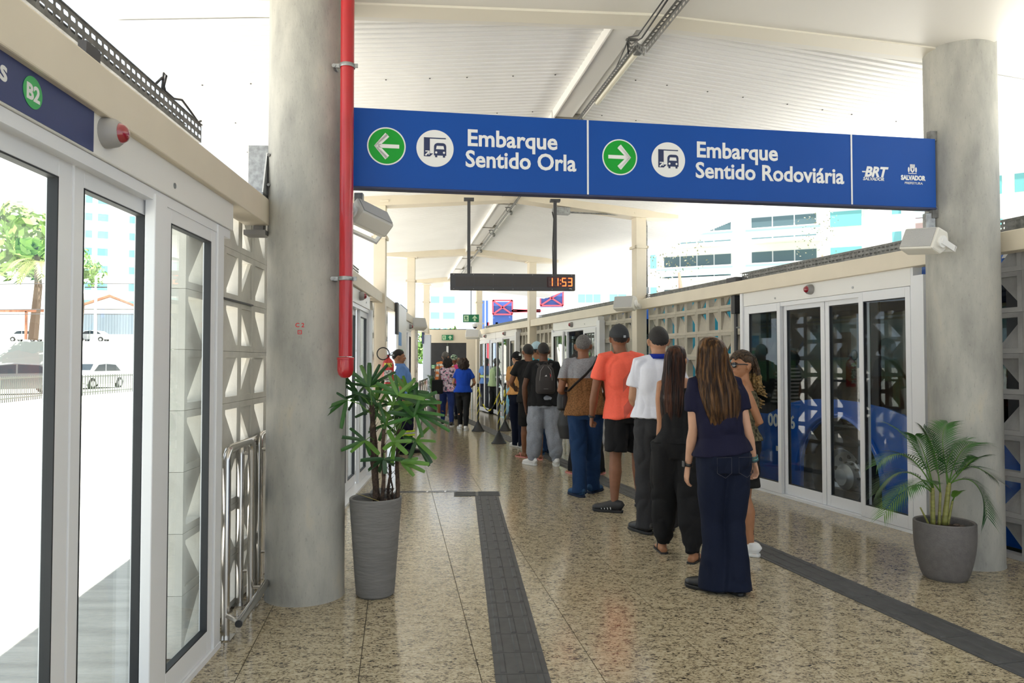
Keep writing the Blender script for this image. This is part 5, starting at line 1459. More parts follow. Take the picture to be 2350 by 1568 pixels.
def person(label, Y, yaw, top, feet, skin_='tan', sex='m', shirt=None, pants=None, shoes=None, hair=None, arms=None, build=1.0, vox=.009, headu=None, head_yaw=0.0, head_pitch=0.0, face=False,
           lean=0.0, shw=None, cap=None, name='person', group=None, hip_shift=0.0, sleeve=.52, hem=.50):
    """feet = ((u,v,toe_yaw),(u,v,toe_yaw)) left/right; top = (u,v) of the crown; arms = {'L': (elbow(u,v,dy), wrist(u,v,dy), hand style)}"""
    fw = [gnd(f[0], f[1]) for f in feet]
    root = (fw[0]+fw[1])/2; root.z = 0
    if Y: root = root*1.0
    Y = root.y
    tw = at(top[0], top[1], Y); H = tw.z/1.0; s = H/1.70
    t = thing(name, label, 'person', root, yaw, group)
    M = Matrix.Translation(root) @ Matrix.Rotation(yaw, 4, 'Z'); inv = M.inverted()
    loc = lambda w: inv @ w
    ft = [loc(p) for p in fw]
    crown = loc(tw); fem = sex == 'f'
    lx, ly = crown.x, crown.y+lean
    def cen(z):   # spine centre at height z (metres)
        u = max(0, min(1, (z-.85*s)/(.72*s)))
        return Vector((hip_shift*(1-u)+lx*u, ly*u*u, z))
    B = build
    wS = (shw or (.165 if not fem else .142))*s*(.5+.5*B); wH = (.098 if not fem else .105)*s
    headc = cen(1.582*s) + Vector((0, .012*s, 0))
    # --- limbs
    shz = 1.395*s
    J = {}
    for sd, q in (('L', -1), ('R', 1)):
        S = cen(shz)+Vector((q*wS, 0, 0)); a = (arms or {}).get(sd)
        if a:
            E_ = loc(at(a[0][0], a[0][1], Y+a[0][2])); Wr = loc(at(a[1][0], a[1][1], Y+a[1][2])); st = a[2] if len(a) > 2 else 'relaxed'
            Lu, Lf = .285*s, .255*s
            d = E_-S; E_ = S+d.normalized()*max(Lu*.85, min(Lu*1.12, d.length)); d = Wr-E_; Wr = E_+d.normalized()*max(Lf*.85, min(Lf*1.12, d.length))
        else:
            E_ = S+Vector((q*.045*s, -.02*s, -.28*s)); Wr = E_+Vector((q*.01*s, .05*s, -.24*s)); st = 'relaxed'
        J[sd] = (S, E_, Wr, st)
    K = {}
    for sd, q, f, ff in (('L', -1, ft[0], feet[0]), ('R', 1, ft[1], feet[1])):
        hp = Vector((hip_shift+q*.088*s, 0, .90*s)); an = Vector((f.x, f.y, .085*s)); kn = hp.lerp(an, .52)+Vector((0, .025*s, 0))
        K[sd] = (hp, kn, an, ff[2])
    fs_ = .93 if fem else 1.0
    # --- body
    mb = MB()
    tor = [(.80, .10, .085), (.86, .150*B, .105*B), (.94, .158*B*(1.06 if fem else 1), .11*B), (1.04, (.118 if fem else .135)*B, .088*B), (1.16, .135*B*fs_, .098*B), (1.26, .150*B*fs_, .10*B), (1.35, .150*fs_, .09), (1.41, .12*fs_, .07), (1.45, .06, .055)]
    mb.tube([cen(z*s) for z, a, b in tor], [(a*s, b*s) for z, a, b in tor], 20, up=(1, 0, 0))
    for sd in 'LR':
        S, E_, Wr, st = J[sd]; q = -1 if sd == 'L' else 1; aw = (1 if not fem else .86)*(.75+.25*B)
        inn = S+Vector((-q*.105*s, 0, .026*s)); m1 = S.lerp(E_, .4); m2 = E_.lerp(Wr, .3)
        mb.tube([inn, S+Vector((-q*.012*s, 0, -.006*s)), m1, E_, m2, E_.lerp(Wr, .7), Wr], [x*s*aw for x in (.040, .048, .046, .037, .041, .031, .024)], 14)
        hp, kn, an, ty = K[sd]; lw = (.8+.2*B)
        mb.tube([hp+Vector((0, 0, .03)), hp.lerp(kn, .35), kn, kn.lerp(an, .3)+Vector((0, -.012, 0)), kn.lerp(an, .7), an, an-Vector((0, 0, .03*s))], [x*s*lw for x in (.085, .078, .053, .060, .044, .032, .034)], 14)
        fd = Vector((-math.sin(ty), math.cos(ty), 0)); b0 = Vector((an.x, an.y, 0))
        mb.tube([b0-fd*.055*s+Vector((0, 0, .028*s)), b0+Vector((0, 0, .035*s)), b0+fd*.07*s+Vector((0, 0, .032*s)), b0+fd*.14*s+Vector((0, 0, .022*s)), b0+fd*.185*s+Vector((0, 0, .016*s))], [(.028*s, .028*s), (.034*s, .036*s), (.038*s, .03*s), (.042*s, .018*s), (.03*s, .012*s)], 12, up=(fd.y, -fd.x, 0))
        K[sd] = (hp, kn, an, ty, fd, b0)
    # --- head
    hy = Matrix.Translation(headc) @ Matrix.Rotation(head_yaw, 4, 'Z') @ Matrix.Rotation(head_pitch, 4, 'X') @ Matrix.Scale(s*(.97 if fem else 1.02), 4)
    hp_ = lambda p: hy @ Vector(p)
    R3 = hy.to_3x3().to_4x4()
    E3 = lambda c, r: mb.ell(hp_(c), r, 18, 12, R3)
    E3((0, -.006, .012), (.076, .096, .104)); E3((0, .022, -.045), (.060, .070, .068)); E3((0, .048, -.088), (.034, .034, .026)); E3((0, .075, .018), (.050, .022, .016))
    mb.tube([hp_((0, .082, .012)), hp_((0, .100, -.012)), hp_((0, .106, -.026)), hp_((0, .092, -.036))], [.009*s, .011*s, .014*s, .010*s], 8)
    E3((0, .082, -.058), (.024, .014, .009)); E3((.034, .06, -.025), (.026, .026, .022)); E3((-.034, .06, -.025), (.026, .026, .022))
    for q in (-1, 1):
        E3((q*.082, -.008, -.012), (.010, .019, .032)); E3((q*.091, -.018, -.002), (.007, .017, .024))
    nw = (.047 if fem else .057)*s*(.8+.2*B)
    nb = cen(1.40*s)
    mb.tube([nb, cen(1.45*s)+Vector((0, 0, 0)), hp_((0, -.016, -.075)), hp_((0, -.01, -.02))], [nw*1.35, nw*1.05, nw, nw], 16)
    bod = remesh(mb, vox, 3)
    parts = [(bod, Matrix.Identity(4))]
    for sd in 'LR':
        S, E_, Wr, st = J[sd]; f = (Wr-E_).normalized(); hint = Vector((0, 1, 0)) if abs(f.y) < .8 else Vector((0, 0, 1))
        z = -f; y = (hint-z*hint.dot(z)).normalized(); x = y.cross(z)
        Mh = Matrix((x, y, z)).transposed().to_4x4(); Mh.translation = Wr
        k = s*(.98 if not fem else .88)
        Mh = Mh @ Matrix.Diagonal((k if sd == 'L' else -k, k, k, 1))
        parts.append((HAND[st], Mh))
    me = merge(parts); me.materials.append(SK[skin_]); body = link('body', me, t)
    info = dict(t=t, s=s, M=M, inv=inv, cen=cen, hy=hy, J=J, K=K, loc=loc, Y=Y, B=B)
    if face:
        for q in (-1, 1):
            b = MB(); b.ell(hp_((q*.030, .083, -.002)), (.012*s, .008*s, .008*s), 12, 8); o = b.build('eye', mat('eye white', (.75, .72, .68), .3), t, smooth=True)
            b = MB(); b.ell(hp_((q*.030, .0895, -.002)), (.005*s, .003*s, .005*s), 10, 6); b.build('iris', black, o, smooth=True)
            b = MB(); b.tube([hp_((q*.016, .094, .016)), hp_((q*.032, .092, .021)), hp_((q*.05, .078, .016))], [.003*s, .004*s, .002*s], 6); b.build('eyebrow', hblack, t)
        b = MB(); b.tube([hp_((-.022, .084, -.058)), hp_((0, .0965, -.056)), hp_((.022, .084, -.058))], [.002*s, .0055*s, .002*s], 8); b.build('lips', mat('lips', (.35, .12, .09), .5), t, smooth=True)
    # --- shirt
    if shirt:
        g = shirt.get('fit', .022); zz = shirt.get('hem', .50)*1.7; sl = shirt.get('sleeve', .5); fl = shirt.get('flare', 1.0)
        mb = MB()
        ring = [(zz, .196*fl, .143*fl), (.93, .184, .136), (1.04, (.128 if fem else .148), .105), (1.16, .145*fs_, .112), (1.27, .160*fs_, .112), (1.35, .160*fs_, .10), (1.41, .130*fs_, .08), (1.445, .078, .062)]
        ring = [r for r in ring if r[0] >= zz-.001]
        sl_in = shirt.get('strap')
        if sl_in: ring = ring[:-2]+[(1.37, .10, .075)]
        mb.tube([cen(z*s) for z, a, b in ring], [((a*B+g*(.8 if z < 1.4 else .35))*s, (b*B+g*(.7 if z < 1.4 else .2))*s) for z, a, b in ring], 28, up=(1, 0, 0))
        if sl > 0:
            for sd in 'LR':
                S, E_, Wr, st = J[sd]; q = -1 if sd == 'L' else 1
                inn = S+Vector((-q*.11*s, 0, .022*s)); aw = (1 if not fem else .88)*(.7+.3*B)
                if sl <= 1: pts = [inn, S+Vector((-q*.008*s, 0, -.004)), S.lerp(E_, sl*.5), S.lerp(E_, sl)]; rs = [.054, .062, .063, .062*shirt.get('cuff', 1.06)]
                else: pts = [inn, S, E_, E_.lerp(Wr, sl-1)]; rs = [.064, .062, .052, .042]
                mb.tube(pts, [x*s*aw for x in rs], 18)
        me = remesh(mb, max(.0085, vox*.95), 4)
        folds(me, shirt.get('wr', .010)*s, 9, 5, seed=len(label))
        me.materials.append(shirt['mat']); o = link(shirt.get('name', 't_shirt'), me, t); info['shirt'] = o
        if shirt.get('collar'):
            mb = MB(); N = 26; r0 = nw*1.12+.012*s; c0 = cen(1.435*s); c1 = cen(1.475*s)
            vs = []
            for i in range(N):
                a = 2*PI*i/N
                for c_, r_ in ((c0, r0+.018*s), (c1, r0+.004*s), (c1, r0-.002*s), (c0, r0)): vs.append(c_+Vector((r_*math.cos(a), r_*math.sin(a)*.95, 0)))
            fs = []
            for i in range(N):
                k = i*4; k2 = ((i+1) % N)*4
                for j in range(4): fs.append((k+j, k2+j, k2+(j+1) % 4, k+(j+1) % 4))
            mb.add(vs, fs); mb.build('collar', shirt['collar'], o, smooth=True)
    # --- trousers
    if pants:
        g = pants.get('fit', .014); st = pants['style']; mb = MB(); zt = pants.get('top', .575)*1.7
        ring = [(.80, .13, .10), (.86, .150, .115)]+([(.94, .158*(1.06 if fem else 1), .118), (zt, .138 if not fem else .13, .10)] if zt > .965 else [(zt, .155, .112)])
        mb.tube([cen(z*s) for z, a, b in ring], [((a*B+g)*s, (b*B+g)*s) for z, a, b in ring], 26, up=(1, 0, 0))
        if fem or pants.get('glute'):
            for q in (-1, 1): mb.ell(cen(.90*s)+Vector((q*.07*s, -.06*s*B, 0)), (.085*s*B, .075*s*B, .095*s), 16, 10)
        lw = .8+.2*B
        for sd in 'LR':
            hp, kn, an, ty, fd, b0 = K[sd]
            if st == 'straight': us = [(-.03, .098), (.3, .093), (.52, .078), (.75, .070), (.97, .068), (1.06, .070)]
            elif st == 'flare': us = [(-.03, .098), (.3, .088), (.52, .068), (.7, .068), (.9, .088), (1.075, .105)]
            elif st == 'slim': us = [(-.03, .096), (.3, .084), (.52, .062), (.7, .060), (.97, .046), (1.02, .045)]
            elif st == 'jogger': us = [(-.03, .104), (.3, .104), (.52, .090), (.75, .084), (.92, .070), (.98, .046), (1.01, .044)]
            elif st == 'shorts': us = [(-.03, .104), (.2, .104), (pants.get('len', .48), .096)]
            elif st == 'skirt': us = [(-.03, .11), (.2, .115), (pants.get('len', .42), .115)]
            pts = []; rs = []
            for u, r in us:
                p = hp.lerp(kn, u/.52) if u <= .52 else kn.lerp(an, (u-.52)/.48)
                p = p + Vector((0, -.010*s if .6 < u < .8 else 0, 0)); pts.append(p); rs.append((r*lw+g*.35)*s*pants.get('leg', 1.0))
            if pts[-1].z < .012: pts[-1].z = .012
            mb.tube(pts, rs, 18)
        me = remesh(mb, max(.0085, vox*.95), 4)
        folds(me, pants.get('wr', .009)*s, 8, 7, seed=len(label)+3)
        v = arr(me); v[:, 2] = np.maximum(v[:, 2], .004); setarr(me, v)
        me.materials.append(pants['mat']); o = link(pants.get('name', 'trousers'), me, t); info['pants'] = o
        if pants.get('belt'):
            c = cen(zt*s-.012*s); mb = MB(); N = 30; ra = (.14*B+g+.006)*s; rb = (.102*B+g+.008)*s
            mb.tube([c+Vector((ra*math.cos(2*PI*i/N), rb*math.sin(2*PI*i/N), 0)) for i in range(N)], [(.017*s, .004*s)]*N, 8, closed=True, up=(0, 0, 1)); mb.build('belt', black, t, smooth=True)
        if pants.get('pocket'):
            # seam outline of back pockets
            for q in (-1, 1):
                cc = cen(.865*s)+Vector((q*.075*s, 0, 0)); yb = -(.118*B+g+.012)*s-.004
                mb = MB(); P_ = [(-.05, .05), (.05, .05), (.05, -.05), (0, -.08), (-.05, -.05)]
                mb.tube([Vector((cc.x+a*s, yb-.03*s+abs(a*q+.0)*.25*s+.010, cc.z+b_*s)) for a, b_ in P_], .0018, 4, closed=True)
                mb.build('pocket_seam', pants['pocket'], info['pants'])
    # --- shoes
    if shoes:
        for sd in 'LR':
            hp, kn, an, ty, fd, b0 = K[sd]; X = (fd.y, -fd.x, 0); kind = shoes['kind']; up = Vector((0, 0, 1))
            P = lambda y, z, x=0: b0+fd*(y*s)+up*(z*s)+Vector(X)*(x*s)
            if kind == 'flipflop':
                outline = [(-.068, .0), (-.06, .030), (0, .036), (.07, .042), (.14, .046), (.18, .036), (.198, .0)]
                out = outline+[(y, -x) for y, x in reversed(outline[1:-1])]
                mb = MB(); n = len(out)
                vs = [P(y, .0, x) for y, x in out]+[P(y, .013, x) for y, x in out]
                mb.add(vs, [tuple(reversed(range(n))), tuple(range(n, 2*n))]+[(i, (i+1) % n, n+(i+1) % n, n+i) for i in range(n)])
                o = mb.build('flip_flop', shoes['mat'], t)
                MB().tube([P(.03, .02, .042), P(.07, .066, .028), P(.13, .046, .0), P(.07, .066, -.028), P(.03, .02, -.042)], .005*s, 6).build('strap', shoes['mat'], o, smooth=True)
            else:
                mb = MB(); w = 1.0
                mb.tube([P(-.078, .045), P(-.06, .058), P(-.01, .062), P(.05, .052), P(.11, .042), (P(.17, .036)), P(.205, .03)], [(.022*s, .035*s), (.036*s, .052*s), (.041*s, .058*s), (.045*s, .048*s), (.05*s, .038*s), (.045*s, .03*s), (.02*s, .02*s)], 18, up=X)
                if kind in ('sneaker', 'boot'): mb.tube([P(-.02, .05), P(-.02, .115)], [.045*s, .043*s], 16)
                me = remesh(mb, .007, 3); v = arr(me); v[:, 2] = np.maximum(v[:, 2], .012*s); setarr(me, v); me.materials.append(shoes['mat']); o = link('shoe', me, t)
                outline = [(-.082, .0), (-.074, .028), (-.04, .040), (.03, .042), (.09, .050), (.15, .050), (.19, .036), (.213, .0)]
                out = outline+[(y, -x) for y, x in reversed(outline[1:-1])]; n = len(out); mb = MB()
                vs = [P(y*1.0, .0, x) for y, x in out]+[P(y*1.01, .024, x*1.04) for y, x in out]
                mb.add(vs, [tuple(reversed(range(n))), tuple(range(n, 2*n))]+[(i, (i+1) % n, n+(i+1) % n, n+i) for i in range(n)])
                mb.build('sole', shoes.get('sole', shoes['mat']), o, smooth=S30, bevel=.004)
                if shoes.get('lace'):
                    for k in range(4): MB().tube([P(.03+.022*k, .098-.012*k, .02), P(.045+.022*k, .094-.012*k, -.02)], .003*s, 5).build('lace', shoes['lace'], o)
                if shoes.get('stripe'):
                    for k in range(4): MB().tube([P(.02+.028*k, .03, -.047-.002*k), P(.035+.028*k, .075-.008*k, -.030)], .004*s, 5).build('stripe', shoes['stripe'], o)
    # --- hair
    if hair: do_hair(info, hair)
    if cap: do_cap(info, cap)
    return info

def sphere_grid(fn, nu=40, nv=26, zlo=-1.0):
    mb = MB(); vs = []
    for i in range(nv+1):
        ph = PI*i/nv
        for j in range(nu):
            th = 2*PI*j/nu; vs.append(fn(th, ph))
    fs = []
    for i in range(nv):
        for j in range(nu):
            j2 = (j+1) % nu; fs.append((i*nu+j, (i+1)*nu+j, (i+1)*nu+j2, i*nu+j2))
    mb.add(vs, fs); return mb
def do_hair(I, h):
    hy, t, s = I['hy'], I['t'], I['s']; kind = h['kind']; m = h['mat']
    if kind == 'short':
        th = h.get('thick', .008); low = h.get('low', -.055); frontz = h.get('front', .055)
        def fn(a, ph):
            x, y, z = math.cos(a)*math.sin(ph), math.sin(a)*math.sin(ph), math.cos(ph)
            p = Vector((x*.076, y*.096-.006, z*.104+.012))
            # hairline height by direction: high at the face, low at the nape
            f = max(0, y); hl = frontz*f + (1-f)*(-.006) if y > 0 else (-.006)*(1+y)+low*(-y)
            hl += noise.noise(p*70)*.012
            side = abs(x) > .70 and -.45 < y < .45
            if side: hl = max(hl, .012 if y > -.15 else -.01)
            k = max(0, min(1, (p.z-hl)/.03)); off = -.006+k*(.006+th)
            n = Vector((x/.076, y/.096, z/.104)).normalized()
            if z < -.2: n = Vector((n.x, n.y, 0)).normalized(); 
            return hy @ (p+n*off)
        sphere_grid(fn, 56, 40).build('hair', m, t, smooth=True)
    elif kind == 'puff':
        r = h.get('r', .135); sq = h.get('sq', 1.0); c = h.get('c', (0, -.03, .0)); amp = h.get('amp', .02); low = h.get('low', 1.0)
        sd = h.get('seed', 1)
        def fn(a, ph):
            x, y, z = math.cos(a)*math.sin(ph), math.sin(a)*math.sin(ph), math.cos(ph)
            n = noise.noise(Vector((x*3+sd, y*3, z*3)))*amp+noise.noise(Vector((x*11, y*11+sd, z*11)))*amp*.7
            rr = r+n
            return hy @ Vector((c[0]+x*rr, c[1]+y*rr*.9, c[2]+z*rr*sq*(low if z < 0 else 1)))
        sphere_grid(fn, 64, 44).build('hair', m, t, smooth=True)
    elif kind == 'long':
        prof = h['prof']; NS = 110; NR = 60; mb = MB(); vs = []
        sd = h.get('seed', 0)
        zs = [p[0] for p in prof]
        def samp(z):
            for a, b in zip(prof, prof[1:]):
                if b[0] <= z <= a[0]:
                    u = (a[0]-z)/(a[0]-b[0]); u = u*u*(3-2*u) if False else u
                    return [a[k]+(b[k]-a[k])*u for k in range(1, 5)]
            return prof[-1][1:]
        for i in range(NR+1):
            u = i/NR; z = zs[0]+(zs[-1]-zs[0])*(u**1.25)
            cx, cy, rx, ry = samp(z); hang = max(0, min(1, (-z)/.15))
            for j in range(NS):
                a = 2*PI*j/NS; n1 = noise.noise(Vector((math.cos(a)*9+sd, math.sin(a)*9, z*1.6)))*.10+noise.noise(Vector((math.cos(a)*26, math.sin(a)*26+sd, z*2.2)))*.07
                k = 1+n1*(.35+.65*hang); tipz = z + (noise.noise(Vector((a*5, sd, 1)))*.05*(max(0, u-.8)/.2))
                vs.append(hy @ Vector((cx+rx*k*math.cos(a), cy+ry*k*math.sin(a), tipz)))
        fs = []
        for i in range(NR):
            for j in range(NS):
                j2 = (j+1) % NS; fs.append((i*NS+j, (i+1)*NS+j, (i+1)*NS+j2, i*NS+j2))
        fs.append(tuple(range(NS))); fs.append(tuple(NR*NS+j for j in reversed(range(NS))))
        mb.add(vs, fs); o = mb.build('hair', m, t, smooth=True)
        # loose strands along the sides and the tips
        q = random.Random(sd+5); mb = MB()
        for k in range(h.get('strands', 60)):
            a = q.uniform(PI*.98, PI*2.02); z0 = q.uniform(.02, .085); pts = []
            for i in range(9):
                z = z0+(zs[-1]-.03-z0)*i/8*q.uniform(.96, 1.0); cx, cy, rx, ry = samp(max(z, zs[-1])); pts.append(hy @ Vector((cx+rx*1.015*math.cos(a+.04*math.sin(i)), cy+ry*1.02*math.sin(a), z)))
            mb.tube(pts, [.0008*s]+[.0018*s]*7+[.0006*s], 4)
        mb.build('loose_strands', m, o, smooth=True)
def do_cap(I, c):
    hy, t, s = I['hy'], I['t'], I['s']; rev = c.get('reverse', False); m = c['mat']
    back = -1 if not rev else 1
    def fn(a, ph):
        ph2 = ph*.53; x, y, z = math.cos(a)*math.sin(ph2), math.sin(a)*math.sin(ph2), math.cos(ph2)
        return hy @ Vector((x*.087, y*.106-.006, z*.108+.022))
    mb = MB(); nu, nv = 48, 14; vs = []
    for i in range(nv+1):
        for j in range(nu): vs.append(fn(2*PI*j/nu, PI*i/nv))
    mb.add(vs, [(i*nu+j, (i+1)*nu+j, (i+1)*nu+(j+1) % nu, i*nu+(j+1) % nu) for i in range(nv) for j in range(nu)])
    o = mb.build('cap', m, t, smooth=True); so = o.modifiers.new('s', 'SOLIDIFY'); so.thickness = .004; so.offset = 1
    for k in range(6):
        a0 = k*PI/3; mb = MB(); mb.tube([fn(a0, PI*i/10)+(hy.to_3x3() @ Vector((0, 0, .0035))) for i in range(1, 11)], .0014*s, 4); mb.build('cap_seam', c.get('seam', m), o)
    MB().ell(hy @ Vector((0, -.006, .134)), (.007*s, .007*s, .005*s), 10, 6).build('cap_button', m, o, smooth=True)
    # brim
    vs = []; N = 14; by = 1
    for i in range(N+1):
        a = PI*(.16+.68*i/N)
        x0, y0 = math.cos(a)*.086, math.sin(a)*.104-.006; x1 = math.cos(a)*.092; y1 = math.sin(a)*.175-.01
        vs += [hy @ Vector((x0, y0*by, .010+.004)), hy @ Vector((x1, y1*by, -.004)), hy @ Vector((x0, y0*by, .006)), hy @ Vector((x1, y1*by, -.008))]
    fs = []
    for i in range(N):
        k = i*4; fs += [(k, k+1, k+5, k+4), (k+2, k+6, k+7, k+3), (k+1, k+3, k+7, k+5)]
    MB().add(vs, fs).build('brim', m, o, smooth=True)
    if c.get('strap'):
        mb = MB(); pts = [hy @ Vector((.092*math.cos(a), .110*math.sin(a)-.006, .012)) for a in [PI*1.15+PI*.7*i/14 for i in range(15)]]
        mb.tube(pts, [(.009*s, .002*s)]*15, 6, up=hy.to_3x3() @ Vector((0, 0, 1))); e = hy @ Vector((.075, -.085, .014)); 
        mb.build('adjuster_strap', m, o, smooth=True)
        MB().box(-.011*s, .011*s, -.004*s, .004*s, -.011*s, .011*s, Matrix.Translation(hy @ Vector((.025, -.118, .014)))).build('buckle', galv, o)
def cloth(name, c, **k): return mat(name, c, k.pop('rough', .85), noise_amt=k.pop('noise_amt', .10), scale=k.pop('scale', 60), spec=.25, **k)
def streak_hair(name, c1, c2, rough=.38):
    m = mat(name, c2, rough, col2=c1, scale=1.0, stretch=(55, 55, 2.2), detail=3, lo=.42, hi=.66, spec=.22, bump=.35, bscale=1.0)
    return m
denim = cloth('dark blue denim', (.005, .009, .026)); denim2 = cloth('mid blue denim', (.010, .035, .10)); blackc = cloth('black cloth', (.012, .012, .013)); whitec = cloth('white shirt cloth', (.74, .75, .82), noise_amt=.03)
navyc = cloth('navy cotton', (.008, .008, .028)); coral = cloth('coral sports cloth', (.92, .14, .085), noise_amt=.05, rough=.7); greyt = cloth('charcoal trouser cloth', (.035, .035, .038)); sweat = cloth('light grey sweatpant cloth', (.30, .32, .37), noise_amt=.15)
orangec = cloth('orange blouse cloth', (.70, .36, .13)); royal = cloth('royal blue cloth', (.01, .06, .42)); green_ = cloth('pale green polo cloth', (.42, .55, .30)); offb = cloth('light blue uniform cloth', (.14, .28, .62)); pinkc = cloth('pink cloth', (.75, .08, .30)); cyanc = cloth('cyan cloth', (.08, .50, .62))
wshoe = mat('white leather', (.78, .78, .77), .5); bshoe = mat('black leather', (.015, .015, .016), .4); dsh = mat('navy suede shoe', (.012, .06, .15), .8); rubb = mat('black rubber', (.018, .018, .02)); pinkr = mat('pink rubber', (.75, .30, .28), .6)
def split_mat(name, ca, cb, z0, na=.25):
    """two cloths sewn together at a seam height"""
    m = mat(name, ca, .85, noise_amt=na, scale=90, spec=.2); nt = m.node_tree; b = nt.nodes['Principled BSDF']
    src = b.inputs['Base Color'].links[0].from_socket
    tc = nd(nt, 'ShaderNodeTexCoord'); sx = nd(nt, 'ShaderNodeSeparateXYZ'); nt.links.new(tc.outputs['Object'], sx.inputs[0])
    gt = nd(nt, 'ShaderNodeMath', operation='GREATER_THAN'); gt.inputs[1].default_value = z0; nt.links.new(sx.outputs[2], gt.inputs[0])
    n = nd(nt, 'ShaderNodeTexNoise', Scale=70); nt.links.new(tc.outputs['Object'], n.inputs['Vector'])
    r = nd(nt, 'ShaderNodeValToRGB'); r.color_ramp.elements[0].color = (*[x*.55 for x in cb], 1); r.color_ramp.elements[1].color = (*cb, 1); r.color_ramp.elements[0].position = .35; r.color_ramp.elements[1].position = .6; nt.links.new(n.outputs['Fac'], r.inputs[0])
    mx = nd(nt, 'ShaderNodeMix', data_type='RGBA'); nt.links.new(gt.outputs[0], mx.inputs[0]); nt.links.new(r.outputs[0], mx.inputs[6]); nt.links.new(src, mx.inputs[7]); nt.links.new(mx.outputs[2], b.inputs['Base Color'])
    return m
def stripe_mat(name, ca, cb, per, duty=.5, c3=None):
    m = mat(name, ca, .85, spec=.2); nt = m.node_tree; b = nt.nodes['Principled BSDF']
    tc = nd(nt, 'ShaderNodeTexCoord'); sx = nd(nt, 'ShaderNodeSeparateXYZ'); nt.links.new(tc.outputs['Object'], sx.inputs[0])
    md = nd(nt, 'ShaderNodeMath', operation='PINGPONG'); md.inputs[1].default_value = per/2; nt.links.new(sx.outputs[2], md.inputs[0])
    gt = nd(nt, 'ShaderNodeMath', operation='GREATER_THAN'); gt.inputs[1].default_value = per/2*duty; nt.links.new(md.outputs[0], gt.inputs[0])
    mx = nd(nt, 'ShaderNodeMix', data_type='RGBA'); mx.inputs[6].default_value = (*ca, 1); mx.inputs[7].default_value = (*cb, 1); nt.links.new(gt.outputs[0], mx.inputs[0]); nt.links.new(mx.outputs[2], b.inputs['Base Color'])
    return m
def floral_mat():
    m = mat('floral print cloth', (.8, .7, .75), .8, spec=.2); nt = m.node_tree; b = nt.nodes['Principled BSDF']
    tc = nd(nt, 'ShaderNodeTexCoord'); v = nd(nt, 'ShaderNodeTexNoise', Scale=16, Detail=1); nt.links.new(tc.outputs['Object'], v.inputs['Vector'])
    r = nd(nt, 'ShaderNodeValToRGB'); r.color_ramp.interpolation = 'CONSTANT'; e = r.color_ramp.elements
    e[0].position = 0; e[0].color = (.10, .08, .12, 1); e[1].position = .40; e[1].color = (.75, .68, .72, 1)
    for p, c in ((.47, (.60, .12, .28)), (.53, (.78, .70, .74)), (.58, (.35, .22, .42)), (.62, (.78, .72, .74))): x = e.new(p); x.color = (*c, 1)
    nt.links.new(v.outputs['Fac'], r.inputs[0]); nt.links.new(r.outputs[0], b.inputs['Base Color']); return m

def coral_pattern(m):
    nt = m.node_tree; b = nt.nodes['Principled BSDF']; src = b.inputs['Base Color'].links[0].from_socket
    tc = nd(nt, 'ShaderNodeTexCoord'); sx = nd(nt, 'ShaderNodeSeparateXYZ'); nt.links.new(tc.outputs['Object'], sx.inputs[0])
    def M_(op, a, b_=None, c=None):
        n = nd(nt, 'ShaderNodeMath', operation=op)
        for i, q in enumerate((a, b_, c)):
            if q is None: continue
            if isinstance(q, (int, float)): n.inputs[i].default_value = q
            else: nt.links.new(q, n.inputs[i])
        return n.outputs[0]
    v = M_('MULTIPLY_ADD', sx.outputs[0], -1.25, sx.outputs[2]); st = M_('LESS_THAN', M_('PINGPONG', v, .13), .062)
    k = M_('MULTIPLY', M_('GREATER_THAN', sx.outputs[0], -.07), M_('LESS_THAN', sx.outputs[0], .07)); k = M_('MULTIPLY', k, st); k = M_('MULTIPLY', k, M_('LESS_THAN', sx.outputs[2], 1.38)); k = M_('MULTIPLY', k, M_('LESS_THAN', sx.outputs[1], 0.0)); k = M_('MULTIPLY', k, .75)
    mx = nd(nt, 'ShaderNodeMix', data_type='RGBA'); nt.links.new(k, mx.inputs[0]); nt.links.new(src, mx.inputs[6]); mx.inputs[7].default_value = (.50, .10, .075, 1); nt.links.new(mx.outputs[2], b.inputs['Base Color'])
coral_pattern(coral)
def wristband(I, sd, m, name='wristband', up=.02, w=.010):
    S, E_, Wr, st = I['J'][sd]; f = (Wr-E_).normalized(); c = Wr-f*up; s = I['s']; N = 20
    x = f.cross(Vector((0, 1, 0))).normalized(); y = f.cross(x)
    mb = MB(); mb.tube([c+x*(.029*s*math.cos(2*PI*i/N))+y*(.031*s*math.sin(2*PI*i/N)) for i in range(N)], [(w*s, .003*s)]*N, 8, closed=True, up=f); return mb.build(name, m, I['t'], smooth=True)

# woman in the navy T-shirt, nearest the camera
hb = streak_hair('brown highlighted hair', (.022, .010, .004), (.15, .070, .022))
P1 = person('woman in navy T-shirt and dark flared jeans with long highlighted brown hair, seen from behind', 0, .18, (1632, 774), ((1640, 1357, .75), (1688, 1362, .15)), 'fair', 'f',
    dict(mat=navyc, fit=.026, hem=.543, sleeve=.60, flare=.93, wr=.009), dict(mat=denim, style='flare', fit=.016, pocket=mat('jean stitching', (.022, .022, .035)), wr=.007), dict(kind='loafer', mat=bshoe),
    dict(kind='long', mat=hb, seed=2, strands=110, prof=[(.128, 0, -.005, .012, .012), (.118, 0, -.006, .048, .055), (.095, 0, -.010, .074, .085), (.05, 0, -.022, .096, .102), (0, 0, -.03, .105, .102), (-.06, 0, -.038, .113, .094), (-.12, .0, -.05, .127, .086), (-.18, .01, -.075, .136, .072), (-.28, .02, -.108, .140, .054), (-.37, .028, -.120, .125, .044), (-.45, .035, -.122, .100, .034), (-.51, .04, -.12, .070, .024), (-.535, .042, -.12, .045, .014)]),
    dict(L=((1591, 1000, .02), (1578, 1075, .10)), R=((1716, 992, .0), (1731, 1062, .06), 'hold')), build=1.04, vox=.008, shw=.152)
